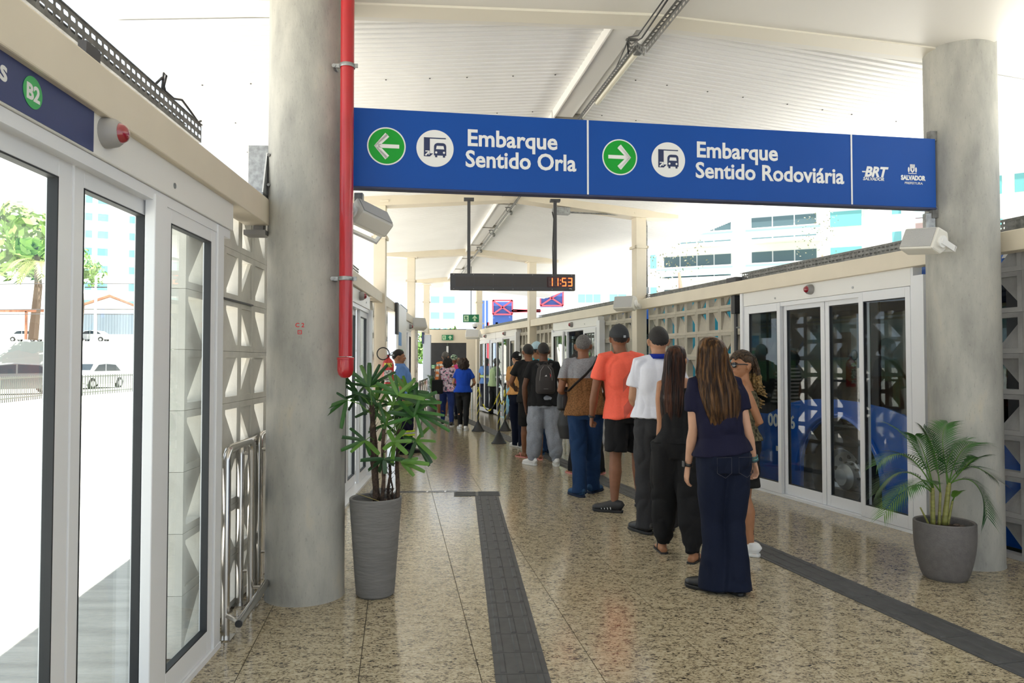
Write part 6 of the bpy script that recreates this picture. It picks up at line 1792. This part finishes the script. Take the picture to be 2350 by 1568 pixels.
wristband(P1, 'L', black, 'watch_band', .03, .011); S, E_, Wr, _ = P1['J']['L']; f = (Wr-E_).normalized(); c = Wr-f*.03
MB().box(-.007, .004, -.017, .017, -.019, .019, Matrix.Translation(c+Vector((-.032, -.004, 0)))).build('watch_face', black, P1['t'], bevel=.003)
for k, (u, c_) in enumerate(((.045, (.05, .2, .2)), (.03, (.1, .35, .35)), (.018, (.03, .08, .1)))): wristband(P1, 'R', mat('bead %d' % k, c_, .4, noise_amt=.7, scale=120), 'bead_bracelet', u, .006)

# woman in black with very long dark hair and glasses
hd = streak_hair('dark brown long hair', (.010, .004, .003), (.07, .024, .011), .4)
P2 = person('woman in black sleeveless top and loose black trousers with waist-long dark hair and glasses', 0, -.12, (1553, 794), ((1521, 1268, .15), (1590, 1291, -.45)), 'tan', 'f',
    dict(mat=blackc, fit=.012, hem=.54, sleeve=0, strap=True, name='sleeveless_top'), dict(mat=blackc, style='jogger', fit=.02, leg=1.08, wr=.014), dict(kind='flipflop', mat=rubb),
    dict(kind='long', mat=hd, seed=9, strands=90, prof=[(.128, 0, -.005, .012, .012), (.118, 0, -.006, .045, .052), (.095, 0, -.010, .070, .082), (.05, 0, -.022, .086, .095), (0, 0, -.03, .090, .093), (-.08, 0, -.04, .092, .085), (-.18, .0, -.07, .098, .066), (-.30, .0, -.10, .10, .045), (-.42, -.005, -.10, .092, .034), (-.52, -.01, -.095, .07, .026), (-.58, -.01, -.09, .05, .016)]),
    dict(L=((1517, 985, .02), (1513, 1058, .06)), R=((1600, 985, .1), (1604, 1055, .2))), build=.93, vox=.008, head_yaw=-.55)
gm2 = mat('clear blue spectacle frame', (.35, .40, .65), .2)
for q in (-1, 1):
    MB().tube([P2['hy'] @ Vector((q*.033+.024*math.cos(a), .104, .002+.018*math.sin(a))) for a in [i*PI/10 for i in range(20)]], .0022, 6, closed=True).build('spectacle_frame', gm2, P2['t'])
    MB().tube([P2['hy'] @ Vector((q*.058, .10, .008)), P2['hy'] @ Vector((q*.084, .02, .006)), P2['hy'] @ Vector((q*.084, -.02, -.004))], .002, 6).build('spectacle_arm', gm2, P2['t'])

# woman with sunglasses and braids, facing left
hbr = mat('dark braided hair', (.10, .055, .025), .5, noise_amt=.85, scale=70, bump=.8, bscale=120); hcu = mat('golden curly hair ends', (.36, .22, .07), .5, noise_amt=.6, scale=60, bump=.8, bscale=90)
P3 = person('woman with sunglasses, golden curly braids and white sneakers facing left beside the navy T-shirt woman', 0, 1.30, (1705, 806), ((1722, 1276, -.25), (1700, 1262, .2)), 'tan', 'f',
    dict(mat=cloth('speckled dark vest cloth', (.16, .14, .08), noise_amt=.9, scale=45), fit=.012, hem=.56, sleeve=0, strap=True, name='sleeveless_top'), dict(mat=blackc, style='skirt', len=.40, fit=.02, name='shorts'), dict(kind='sneaker', mat=wshoe, sole=wshoe, lace=white),
    dict(kind='short', mat=hbr, thick=.014, front=.075, low=-.05), dict(L=((1750, 985, -.12), (1706, 978, .02), 'hold'), R=((1690, 975, .15), (1680, 1040, .2))), build=1.0, vox=.0058, face=True, head_yaw=.62)
q = random.Random(4); hy = P3['hy']
for k in range(9):   # braids over the crown
    a = -.9+k*.225; mb = MB(); pts = [hy @ Vector((.088*math.sin(a)*math.sin(ph)*.95, .108*math.cos(ph)-.004, .012+.116*math.sin(ph)*math.cos(a*.9))) for ph in [.45+i*.17 for i in range(14)]]
    mb.tube(pts, [.0075*(1+.3*(i % 2)) for i in range(14)], 7); mb.build('braid', hbr, P3['t'], smooth=True)
for k in range(22):
    x0 = q.uniform(-.06, .06); y0 = q.uniform(-.11, -.06); pts = []; L = q.uniform(.26, .42)
    for i in range(16):
        u = i/15; pts.append(hy @ Vector((x0*(1+u*.9)+.010*math.sin(i*1.7+k)*u, y0-.02*u+.012*math.cos(i*1.9+k)*u-.03*math.sin(PI*u), .07-L*u)))
    MB().tube(pts[:9], [.010]*9, 6).build('braid', hbr, P3['t'], smooth=True); 
    MB().tube(pts[8:], [.011+.004*(i % 2) for i in range(8)], 6).build('curl', hcu, P3['t'], smooth=True)
for k in range(46):
    c = Vector((q.uniform(-.12, .12), q.uniform(-.16, -.08), q.uniform(-.34, -.16))); r_ = q.uniform(.012, .02); pts = [hy @ (c+Vector((r_*math.cos(i*1.1), r_*math.sin(i*1.1), -.005*i))) for i in range(11)]
    MB().tube(pts, .0045, 5).build('curl', hcu, P3['t'], smooth=True)
for qq in (-1, 1):
    mb = MB(); mb.ell(hy @ Vector((qq*.032, .103, .0)), (.030, .006, .022), 18, 10, hy.to_3x3().normalized().to_4x4()); mb.build('sunglass_lens', mat('dark sunglass lens', (.01, .01, .012), .05), P3['t'], smooth=True)
    MB().tube([hy @ Vector((qq*.060, .10, .008)), hy @ Vector((qq*.086, .03, .006)), hy @ Vector((qq*.086, -.01, 0))], .004, 6).build('sunglass_arm', black, P3['t'])
MB().ell(hy @ Vector((.088, .0, -.045)), (.006, .006, .006), 8, 6).build('earring', steel, P3['t'], smooth=True)
ink = mat('faded tattoo ink', (.06, .04, .04), .6)
hp, kn, an, ty, fd, b0 = P3['K']['L']
mb = MB()
for k in range(9):
    c = kn.lerp(an, .30+.055*k); r_ = .0475*P3['s']*(1.04-.05*k); 
    for j in range(2):
        a = -PI*.62+j*.25+.07*(k % 2); p = c+Vector((r_*math.cos(a), r_*math.sin(a)-.008, 0)); mb.box(-.006, .006, -.003, .003, -.009, .007, Matrix.Translation(p) @ Matrix.Rotation(a+PI/2, 4, 'Z'))
mb.build('calf_tattoo', ink, P3['t'])

# man in the white shirt
P4 = person('man in short-sleeved white shirt with blue collar and charcoal trousers', 0, .05, (1511, 751), ((1481, 1224, .45), (1536, 1215, -.1)), 'olive', 'm',
    dict(mat=whitec, fit=.036, hem=.553, flare=.98, sleeve=.66, cuff=1.2, wr=.013, collar=cloth('blue collar', (.01, .03, .30)), name='shirt'), dict(mat=greyt, style='straight', fit=.022, top=.562, belt=True, wr=.011), dict(kind='loafer', mat=bshoe), dict(kind='short', mat=hblack, thick=.009),
    dict(L=((1452, 915, .02), (1462, 935, .24), 'hold'), R=((1566, 915, .02), (1556, 935, .24), 'hold')), build=1.05, vox=.009)
# man in the coral shirt
P5 = person('man in coral T-shirt, black shorts and black cap with a black wristband', 0, .08, (1421, 748), ((1410, 1176, 1.05), (1468, 1161, -.5)), 'brown', 'm',
    dict(mat=coral, fit=.03, hem=.503, sleeve=.62, flare=1.02, cuff=1.15), dict(mat=blackc, style='shorts', len=.45, fit=.026, name='shorts'), dict(kind='loafer', mat=rubb, stripe=mat('reflective grey', (.6, .6, .62), .4)), dict(kind='short', mat=hblack, thick=.006, low=-.06),
    dict(L=((1364, 905, -.02), (1358, 958, .06), 'fist'), R=((1478, 905, .02), (1482, 955, .1))), build=1.04, vox=.009, cap=dict(mat=mat('black cap cloth', (.03, .032, .035), .85), strap=True), shw=.178)
wristband(P5, 'L', black, 'wristband', .015, .010)
# man in grey and brown T-shirt
P6 = person('man in grey and brown two-tone T-shirt and blue jeans with a black cross-body bag', 0, -.10, (1338, 769), ((1330, 1140, .55), (1360, 1131, -.5)), 'brown', 'm',
    dict(mat=split_mat('grey over brown cloth', (.26, .26, .28), (.22, .105, .04), 1.27), fit=.028, hem=.50, sleeve=.62), dict(mat=denim2, style='straight', fit=.02, wr=.012), dict(kind='sneaker', mat=dsh, sole=mat('navy sole', (.01, .02, .05), .7)), dict(kind='short', mat=hgrey, thick=.006),
    dict(L=((1286, 898, -.02), (1306, 915, .22), 'hold'), R=((1393, 900, .0), (1380, 925, .24), 'hold')), build=1.12, vox=.009)
# man with backpack
P7 = person('man in black T-shirt, light grey sweatpants and white sneakers wearing a black backpack', 0, .05, (1247, 787), ((1222, 1068, .6), (1277, 1070, -.05)), 'dark', 'm',
    dict(mat=blackc, fit=.03, hem=.49, sleeve=.62), dict(mat=sweat, style='jogger', fit=.03, leg=1.12, wr=.014), dict(kind='sneaker', mat=wshoe, sole=wshoe), dict(kind='short', mat=hblack, thick=.006), dict(L=((1204, 888, -.02), (1206, 935, .06)), R=((1290, 888, .02), (1290, 935, .2))), build=1.12, vox=.010, headu=0)
# man in black tee and shorts in front of him
P8 = person('man in black T-shirt and long black shorts with flip-flops, left of the backpack wearer', 0, .25, (1212, 790), ((1203, 1050, .4), (1240, 1055, -.2)), 'brown', 'm',
    dict(mat=blackc, fit=.03, hem=.50, sleeve=.6), dict(mat=blackc, style='shorts', len=.50, fit=.028, name='shorts'), dict(kind='flipflop', mat=pinkr), dict(kind='short', mat=hblack, thick=.006), dict(L=((1173, 878, .0), (1180, 890, .25), 'hold')), build=1.1, vox=.011)
P9 = person('man in cyan T-shirt and pale blue cap half hidden between two men in black', 0, -.1, (1232, 786), ((1244, 1043, .2), (1262, 1040, -.2)), 'tan', 'm',
    dict(mat=cyanc, fit=.03, hem=.49, sleeve=.6), dict(mat=denim2, style='straight', fit=.02), dict(kind='sneaker', mat=dsh), dict(kind='short', mat=hblack, thick=.006), None, build=1.1, vox=.012, cap=dict(mat=cloth('pale blue cap cloth', (.45, .62, .70)), seam=mat('dark cap seam', (.03, .05, .08))), head_yaw=-.3)
P10 = person('woman in orange blouse, dark jeans and black cap at the head of the main queue', 0, .35, (1186, 808), ((1185, 1026, .2), (1199, 1029, -.1)), 'fair', 'f',
    dict(mat=orangec, fit=.022, hem=.56, sleeve=.75, wr=.014, name='blouse'), dict(mat=denim, style='straight', fit=.02), dict(kind='sneaker', mat=wshoe, sole=wshoe), dict(kind='short', mat=hblack, thick=.012), dict(L=((1166, 882, .0), (1172, 912, .2), 'hold')), build=1.15, vox=.012, cap=dict(mat=blackc), head_yaw=.2)
MB().box(-.02, .02, -.012, -.006, -.02, .02, P10['hy'] @ Matrix.Translation((0, -.105, .07))).build('cap_badge', white, P10['t'])
P11 = person('woman in striped white top and black trousers hidden behind the man with the cross-body bag', 0, -.1, (1330, 800), ((1316, 1088, .5), (1376, 1090, -.3)), 'tan', 'f',
    dict(mat=stripe_mat('white and black striped cloth', (.75, .75, .74), (.05, .05, .05), .05), fit=.02, hem=.52, sleeve=.6), dict(mat=blackc, style='straight', fit=.02), dict(kind='flipflop', mat=pinkr), dict(kind='puff', mat=hblack, r=.115, c=(0, -.02, -.02)), dict(L=((1302, 900, 0), (1298, 955, .1), 'hold')), build=1.0, vox=.012)
# far group
P14 = person('woman in royal blue T-shirt and black leggings with curly dark hair, seen from behind', 0, -.05, (1064, 821), ((1056, 985, .35), (1069, 989, -.1)), 'tan', 'f',
    dict(mat=royal, fit=.03, hem=.52, sleeve=.62), dict(mat=blackc, style='slim', fit=.012), dict(kind='sneaker', mat=wshoe, sole=wshoe), dict(kind='puff', mat=mat('curly dark brown hair', (.03, .016, .010), .7, bump=.8, bscale=60), r=.135, c=(0, -.03, -.05), sq=1.15, amp=.03), dict(L=((1040, 880, .0), (1050, 888, .2), 'hold'), R=((1090, 880, .0), (1082, 888, .2), 'hold')), build=1.08, vox=.013)
P15 = person('woman in floral print blouse and dark blue jeans at the back of the left queue', 0, .0, (1027, 820), ((1016, 975, .1), (1036, 979, -.1)), 'brown', 'f',
    dict(mat=floral_mat(), fit=.03, hem=.50, sleeve=.35, name='blouse'), dict(mat=cloth('blue leggings', (.02, .04, .16)), style='slim', fit=.014), dict(kind='sneaker', mat=bshoe, sole=wshoe), dict(kind='puff', mat=hblack, r=.125, c=(0, -.03, -.03), sq=1.1, amp=.03, seed=4), dict(R=((1052, 880, .0), (1046, 895, .2), 'hold')), build=1.12, vox=.013)
P16 = person('grey-haired man in orange striped shirt and white shorts beside the floral blouse woman', 0, -.2, (1022, 808), ((1008, 964, .1), (1022, 966, -.1)), 'tan', 'm',
    dict(mat=stripe_mat('orange and white striped cloth', (.80, .26, .08), (.80, .76, .70), .13, .55), fit=.03, hem=.49, sleeve=.62), dict(mat=cloth('white shorts cloth', (.72, .72, .74)), style='shorts', len=.46, fit=.026, name='shorts'), dict(kind='sneaker', mat=wshoe), dict(kind='short', mat=hgrey, thick=.012), dict(L=((1000, 872, 0), (1003, 895, .1))), build=1.1, vox=.014)
P17 = person('woman in pink T-shirt with a green and white patterned headscarf', 0, -.5, (1042, 816), ((1036, 960, .1), (1048, 962, -.1)), 'brown', 'f',
    dict(mat=pinkc, fit=.026, hem=.50, sleeve=.6), dict(mat=denim, style='slim'), dict(kind='sneaker', mat=bshoe), None, None, build=1.1, vox=.014, face=True)
sphere_grid(lambda a, ph: P17['hy'] @ Vector((math.cos(a)*math.sin(ph)*.094, math.sin(a)*math.sin(ph)*.108-.018, math.cos(ph)*.095+.055)), 32, 20).build('headscarf', mat('patterned headscarf', (.55, .66, .52), .8, col2=(.04, .13, .08), scale=30, lo=.48, hi=.52), P17['t'], smooth=True)
P18 = person('person in white print top standing ahead of the headscarf woman', 0, -.3, (1052, 822), ((1046, 955, .1), (1058, 956, -.1)), 'olive', 'f',
    dict(mat=cloth('white print cloth', (.72, .70, .70), noise_amt=.5, scale=30), fit=.026, hem=.50, sleeve=.6), dict(mat=denim, style='slim'), dict(kind='sneaker', mat=bshoe), dict(kind='short', mat=mat('light brown hair', (.20, .12, .07), .6), thick=.014), None, build=1.0, vox=.015)
hiv = mat('high visibility yellow', (.62, .85, .05), .5)
def bands(I, zs, mm=hiv):
    for z, ra, rb in zs:
        for dz, m_, w in ((-.022, mm, .011), (.0, mat('reflective silver', (.62, .64, .66), .3), .011), (.022, mm, .011)):
            c = I['cen'](z*I['s']+dz); N = 28
            MB().tube([c+Vector((ra*I['s']*I['B']*math.cos(2*PI*i/N), rb*I['s']*I['B']*math.sin(2*PI*i/N), 0)) for i in range(N)], [(w, .003)]*N, 6, closed=True, up=(0, 0, 1)).build('reflective_band', m_, I['t'], smooth=True)
def legbands(I):
    for sd in 'LR':
        hp, kn, an = I['K'][sd][:3]; c = kn.lerp(an, .35); N = 22
        for dz, m_ in ((-.03, hiv), (0, mat('reflective silver', (.62, .64, .66))), (.03, hiv)):
            MB().tube([c+Vector((.095*math.cos(2*PI*i/N), .095*math.sin(2*PI*i/N), dz)) for i in range(N)], [(.014, .003)]*N, 6, closed=True, up=(0, 0, 1)).build('reflective_band', m_, I['t'], smooth=True)
P19 = person('man in light blue uniform shirt with reflective bands looking right by the left wall', 0, -1.35, (914, 803), ((920, 1043, -.1), (938, 1040, .1)), 'tan', 'm',
    dict(mat=offb, fit=.024, hem=.56, sleeve=.62, name='uniform_shirt', collar=offb), dict(mat=navyc, style='straight', fit=.02), dict(kind='boot', mat=bshoe), dict(kind='short', mat=hblack, thick=.010, front=.06), None, build=1.05, vox=.0062, face=True, head_yaw=-.1)
bands(P19, ((1.12, .176, .137),)); legbands(P19)
P12 = person('man in light blue uniform shirt with yellow reflective bands facing the far right doors', 0, -.5, (1116, 822), ((1111, 944, .1), (1120, 945, -.1)), 'brown', 'm',
    dict(mat=offb, fit=.026, hem=.52, sleeve=.62, name='uniform_shirt'), dict(mat=navyc, style='straight', fit=.02), dict(kind='boot', mat=bshoe), dict(kind='short', mat=hgrey, thick=.008), None, build=1.1, vox=.014)
bands(P12, ((1.12, .19, .15),))
P13 = person('older man in pale green polo shirt and grey cap leaning at the far right doors', 0, -1.1, (1139, 823), ((1127, 951, 0), (1139, 949, .1)), 'dark', 'm',
    dict(mat=green_, fit=.03, hem=.50, sleeve=.62, name='polo_shirt'), dict(mat=blackc, style='straight', fit=.024), dict(kind='loafer', mat=bshoe), dict(kind='short', mat=hgrey, thick=.005), dict(R=((1146, 878, -.1), (1158, 900, .0), 'hold')), build=1.1, vox=.013, cap=dict(mat=cloth('grey cap cloth', (.16, .15, .15))), head_yaw=.1)

# passengers on the bus (seated)
def seated(p, rz, lab, m, sk, cut=1.0):
    t = thing('person', lab, 'person', p, rz)
    mb = MB()
    mb.tube([(0, 0, .50), (0, .0, .62), (0, -.02, .80), (0, -.02, .95), (0, -.01, 1.04), (0, 0, 1.08)], [(.15, .12), (.16, .13), (.16, .13), (.175, .12), (.14, .09), (.06, .055)], 20, up=(1, 0, 0))
    mb.tube([(0, 0, 1.04), (0, .01, 1.14), (0, .01, 1.2)], [.06, .055, .05], 14); mb.ell((0, .012, 1.25), (.076, .097, .112), 20, 14); mb.ell((0, .04, 1.19), (.056, .06, .06), 16, 10)
    for q in (-1, 1):
        mb.tube([(q*.12, 0, 1.02), (q*.19, 0, 1.0), (q*.24, .03, .76), (q*.20, .22, .70), (q*.17, .30, .70)], [.05, .05, .042, .034, .028], 12); mb.ell((q*.16, .34, .70), (.03, .05, .02), 10, 8)
        mb.tube([(q*.09, .0, .58), (q*.11, .25, .60), (q*.11, .45, .58), (q*.11, .46, .35), (q*.11, .46, .12)], [.085, .08, .06, .055, .04], 12); mb.tube([(q*.11, .42, .10), (q*.11, .62, .09)], [.035, .03], 10); mb.ell((q*.078, 0, 1.24), (.01, .02, .03), 8, 6)
    me = remesh(mb, .011, 3); me.materials.append(SK[sk]); link('body', me, t)
    mb = MB(); mb.tube([(0, 0, .50), (0, .0, .62), (0, -.02, .80), (0, -.02, .95), (0, -.01, 1.05), (0, 0, 1.10)], [(.17, .14), (.18, .15), (.18, .15), (.195, .14), (.15, .105), (.075, .07)], 22, up=(1, 0, 0))
    for q in (-1, 1): mb.tube([(q*.12, 0, 1.02), (q*.19, 0, 1.0), (q*.225, .02, .86)], [.065, .066, .066], 14)
    me = remesh(mb, .010, 4); folds(me, .01, 9, 6, 3); me.materials.append(m); link('t_shirt', me, t)
    mb = MB()
    for q in (-1, 1): mb.tube([(q*.09, -.02, .58), (q*.11, .25, .60), (q*.11, .46, .58), (q*.11, .47, .35), (q*.11, .47, .14)], [.10, .095, .078, .07, .065], 14)
    me = remesh(mb, .011, 3); me.materials.append(denim); link('trousers', me, t)
    I = dict(hy=Matrix.Translation((0, .018, 1.24)), t=t, s=1.0); do_hair(I, dict(kind='short', mat=hblack, thick=.010))
    return t
strp = stripe_mat('black and grey striped cloth', (.03, .03, .035), (.42, .42, .42), .042, .6)
seated(RW.pt(1.85, -1.15, .02), RW.rz-PI/2+PI+.4, 'passenger in black and grey striped T-shirt seated in the bus', strp, 'brown')
seated(RW.pt(.35, -1.35, .0), RW.rz-PI/2+PI, 'passenger in dark clothes seated near the bus wheel', blackc, 'dark')

# ------------------------------------------------------------------ bags
def bag(name, lab, c, rz, w, d, h, m, cat='bag', pocket=True):
    t = thing(name, lab, cat, c, rz)
    mb = MB(); mb.tube([(0, 0, -h/2), (0, 0, -h*.42), (0, 0, 0), (0, 0, h*.38), (0, 0, h*.5)], [(w*.40, d*.36), (w*.5, d*.5), (w*.5, d*.5), (w*.40, d*.40), (w*.18, d*.2)], 28, up=(1, 0, 0))
    me = remesh(mb, .008, 4); me.materials.append(m); link('bag_body', me, t)
    if pocket:
        mb = MB(); mb.tube([(0, -d*.46, -h*.38), (0, -d*.50, -h*.1), (0, -d*.44, h*.12)], [(w*.34, d*.16), (w*.36, d*.18), (w*.30, d*.12)], 20, up=(1, 0, 0)); me = remesh(mb, .007, 3); me.materials.append(m); link('front_pocket', me, t)
    return t
bagm = mat('dark backpack fabric', (.035, .03, .03), .8, bump=.2, bscale=120)
I = P7; c = I['M'] @ (I['cen'](1.20*I['s'])+Vector((0, -.215, .0)))
t = bag('backpack', 'dark grey backpack on the back of the man in grey sweatpants', c, I['t'].rotation_euler.z, .27, .15, .40, bagm, 'backpack')
for q in (-1, 1): MB().tube([(q*.07, .05, .17), (q*.095, .12, .215), (q*.11, .19, .20), (q*.12, .29, .12)], [(.022, .006)]*4, 8, up=(1, 0, 0)).build('shoulder_strap', bagm, t, smooth=True)
MB().tube([(-.03, .0, .19), (-.02, .0, .225), (.02, .0, .225), (.03, .0, .19)], .006, 6).build('top_handle', bagm, t, smooth=True)
zm = mat('zip grey', (.25, .24, .24), .5)
for q in (-1, 1): MB().tube([(q*.085, -.076, -.12), (q*.085, -.08, 0), (q*.07, -.072, .12), (q*.03, -.05, .175)], .003, 5).build('piping', zm, t, smooth=True)
MB().prism([(-.018, .04), (.018, .04), (.004, .062)], -.094, -.090).build('logo_mark', mat('pale logo', (.6, .6, .6), .5), t); MB().box(-.03, .03, -.100, -.097, -.13, -.126).build('zip_line', zm, t)
MB().tube([(.055, -.08, .075), (.062, -.085, .06), (.06, -.086, .03), (.068, -.08, .06)], .004, 5).build('red_tag', mat('red tag', (.5, .05, .05), .5), t)
I = P6; sh = I['J']['R'][0]; c = I['M'] @ (I['cen'](.90*I['s'])+Vector((-.22, .03, .12)))
t = bag('crossbody_bag', 'black cross-body bag at the left hip of the grey and brown T-shirt man', c, I['t'].rotation_euler.z+.5, .21, .11, .26, mat('black bag leather', (.014, .014, .015), .5), 'bag')
Mi = (Matrix.Translation(c) @ Matrix.Rotation(I['t'].rotation_euler.z+.5, 4, 'Z')).inverted() @ I['M']
s_ = I['s']; pts = [Vector((-.22, .0, 1.10)), Vector((-.19, -.145, 1.10)), Vector((-.10, -.195, 1.19)), Vector((0, -.19, 1.28)), Vector((.08, -.165, 1.37)), Vector((.125, -.09, 1.455)), Vector((.12, .0, 1.475)), Vector((.09, .10, 1.40)), Vector((0, .17, 1.28)), Vector((-.14, .17, 1.15)), Vector((-.21, .08, 1.08))]
MB().tube([Mi @ (p*s_ if False else Vector((p.x*s_, p.y*s_, p.z*s_))) for p in pts], [(.017, .003)]*len(pts), 6, up=(0, 1, 0)).build('strap', mat('black bag leather', (.014, .014, .015)), t, smooth=True)
p = gnd(1303, 1000); c = at(1303, 975, 9.6)
t = thing('suitcase', 'black soft bag hanging beside the jeans of the two-tone T-shirt man', 'bag', c)
mb = MB(); mb.tube([(0, 0, -.18), (0, 0, 0), (0, 0, .15), (0, 0, .2)], [(.10, .08), (.14, .10), (.11, .08), (.04, .03)], 20, up=(1, 0, 0)); me = remesh(mb, .01, 3); me.materials.append(mat('black bag leather', (.014, .014, .015))); link('bag_body', me, t)
MB().tube([(-.06, 0, .18), (-.04, 0, .32), (.04, 0, .32), (.06, 0, .18)], .008, 6).build('handle', black, t, smooth=True)
c = at(1003, 888, 16.4); t = thing('handbag', 'black shoulder bag hanging beside the floral blouse', 'bag', c)
MB().box(-.12, .13, -.05, .05, -.16, .16).build('bag_body', blackc, t, bevel=.03); MB().tube([(-.08, 0, .15), (-.02, 0, .5), (.04, 0, .5), (.09, 0, .15)], .008, 6).build('handle', black, t, smooth=True)
c = at(1174, 905, 12.4); t = thing('plastic_bag', 'light blue plastic bag held by the orange blouse woman', 'bag', c)
mb = MB(); mb.tube([(0, 0, -.2), (0, 0, -.1), (0, 0, .1), (0, 0, .2)], [(.06, .05), (.10, .07), (.06, .05), (.02, .02)], 16, up=(1, 0, 0)); me = remesh(mb, .012, 2); folds(me, .015, 12, 9, 2); me.materials.append(mat('light blue plastic', (.15, .50, .75), .3)); link('bag_body', me, t)
c = gnd(1152, 938); t = thing('suitcase', 'small dark red suitcase standing by the far barrier posts', 'suitcase', c)
MB().box(-.14, .14, -.1, .1, .03, .42).build('case_body', mat('dark red case', (.22, .02, .03), .5), t, bevel=.02); MB().box(-.06, .06, -.02, .02, .42, .7).build('pull_handle', galv, t)
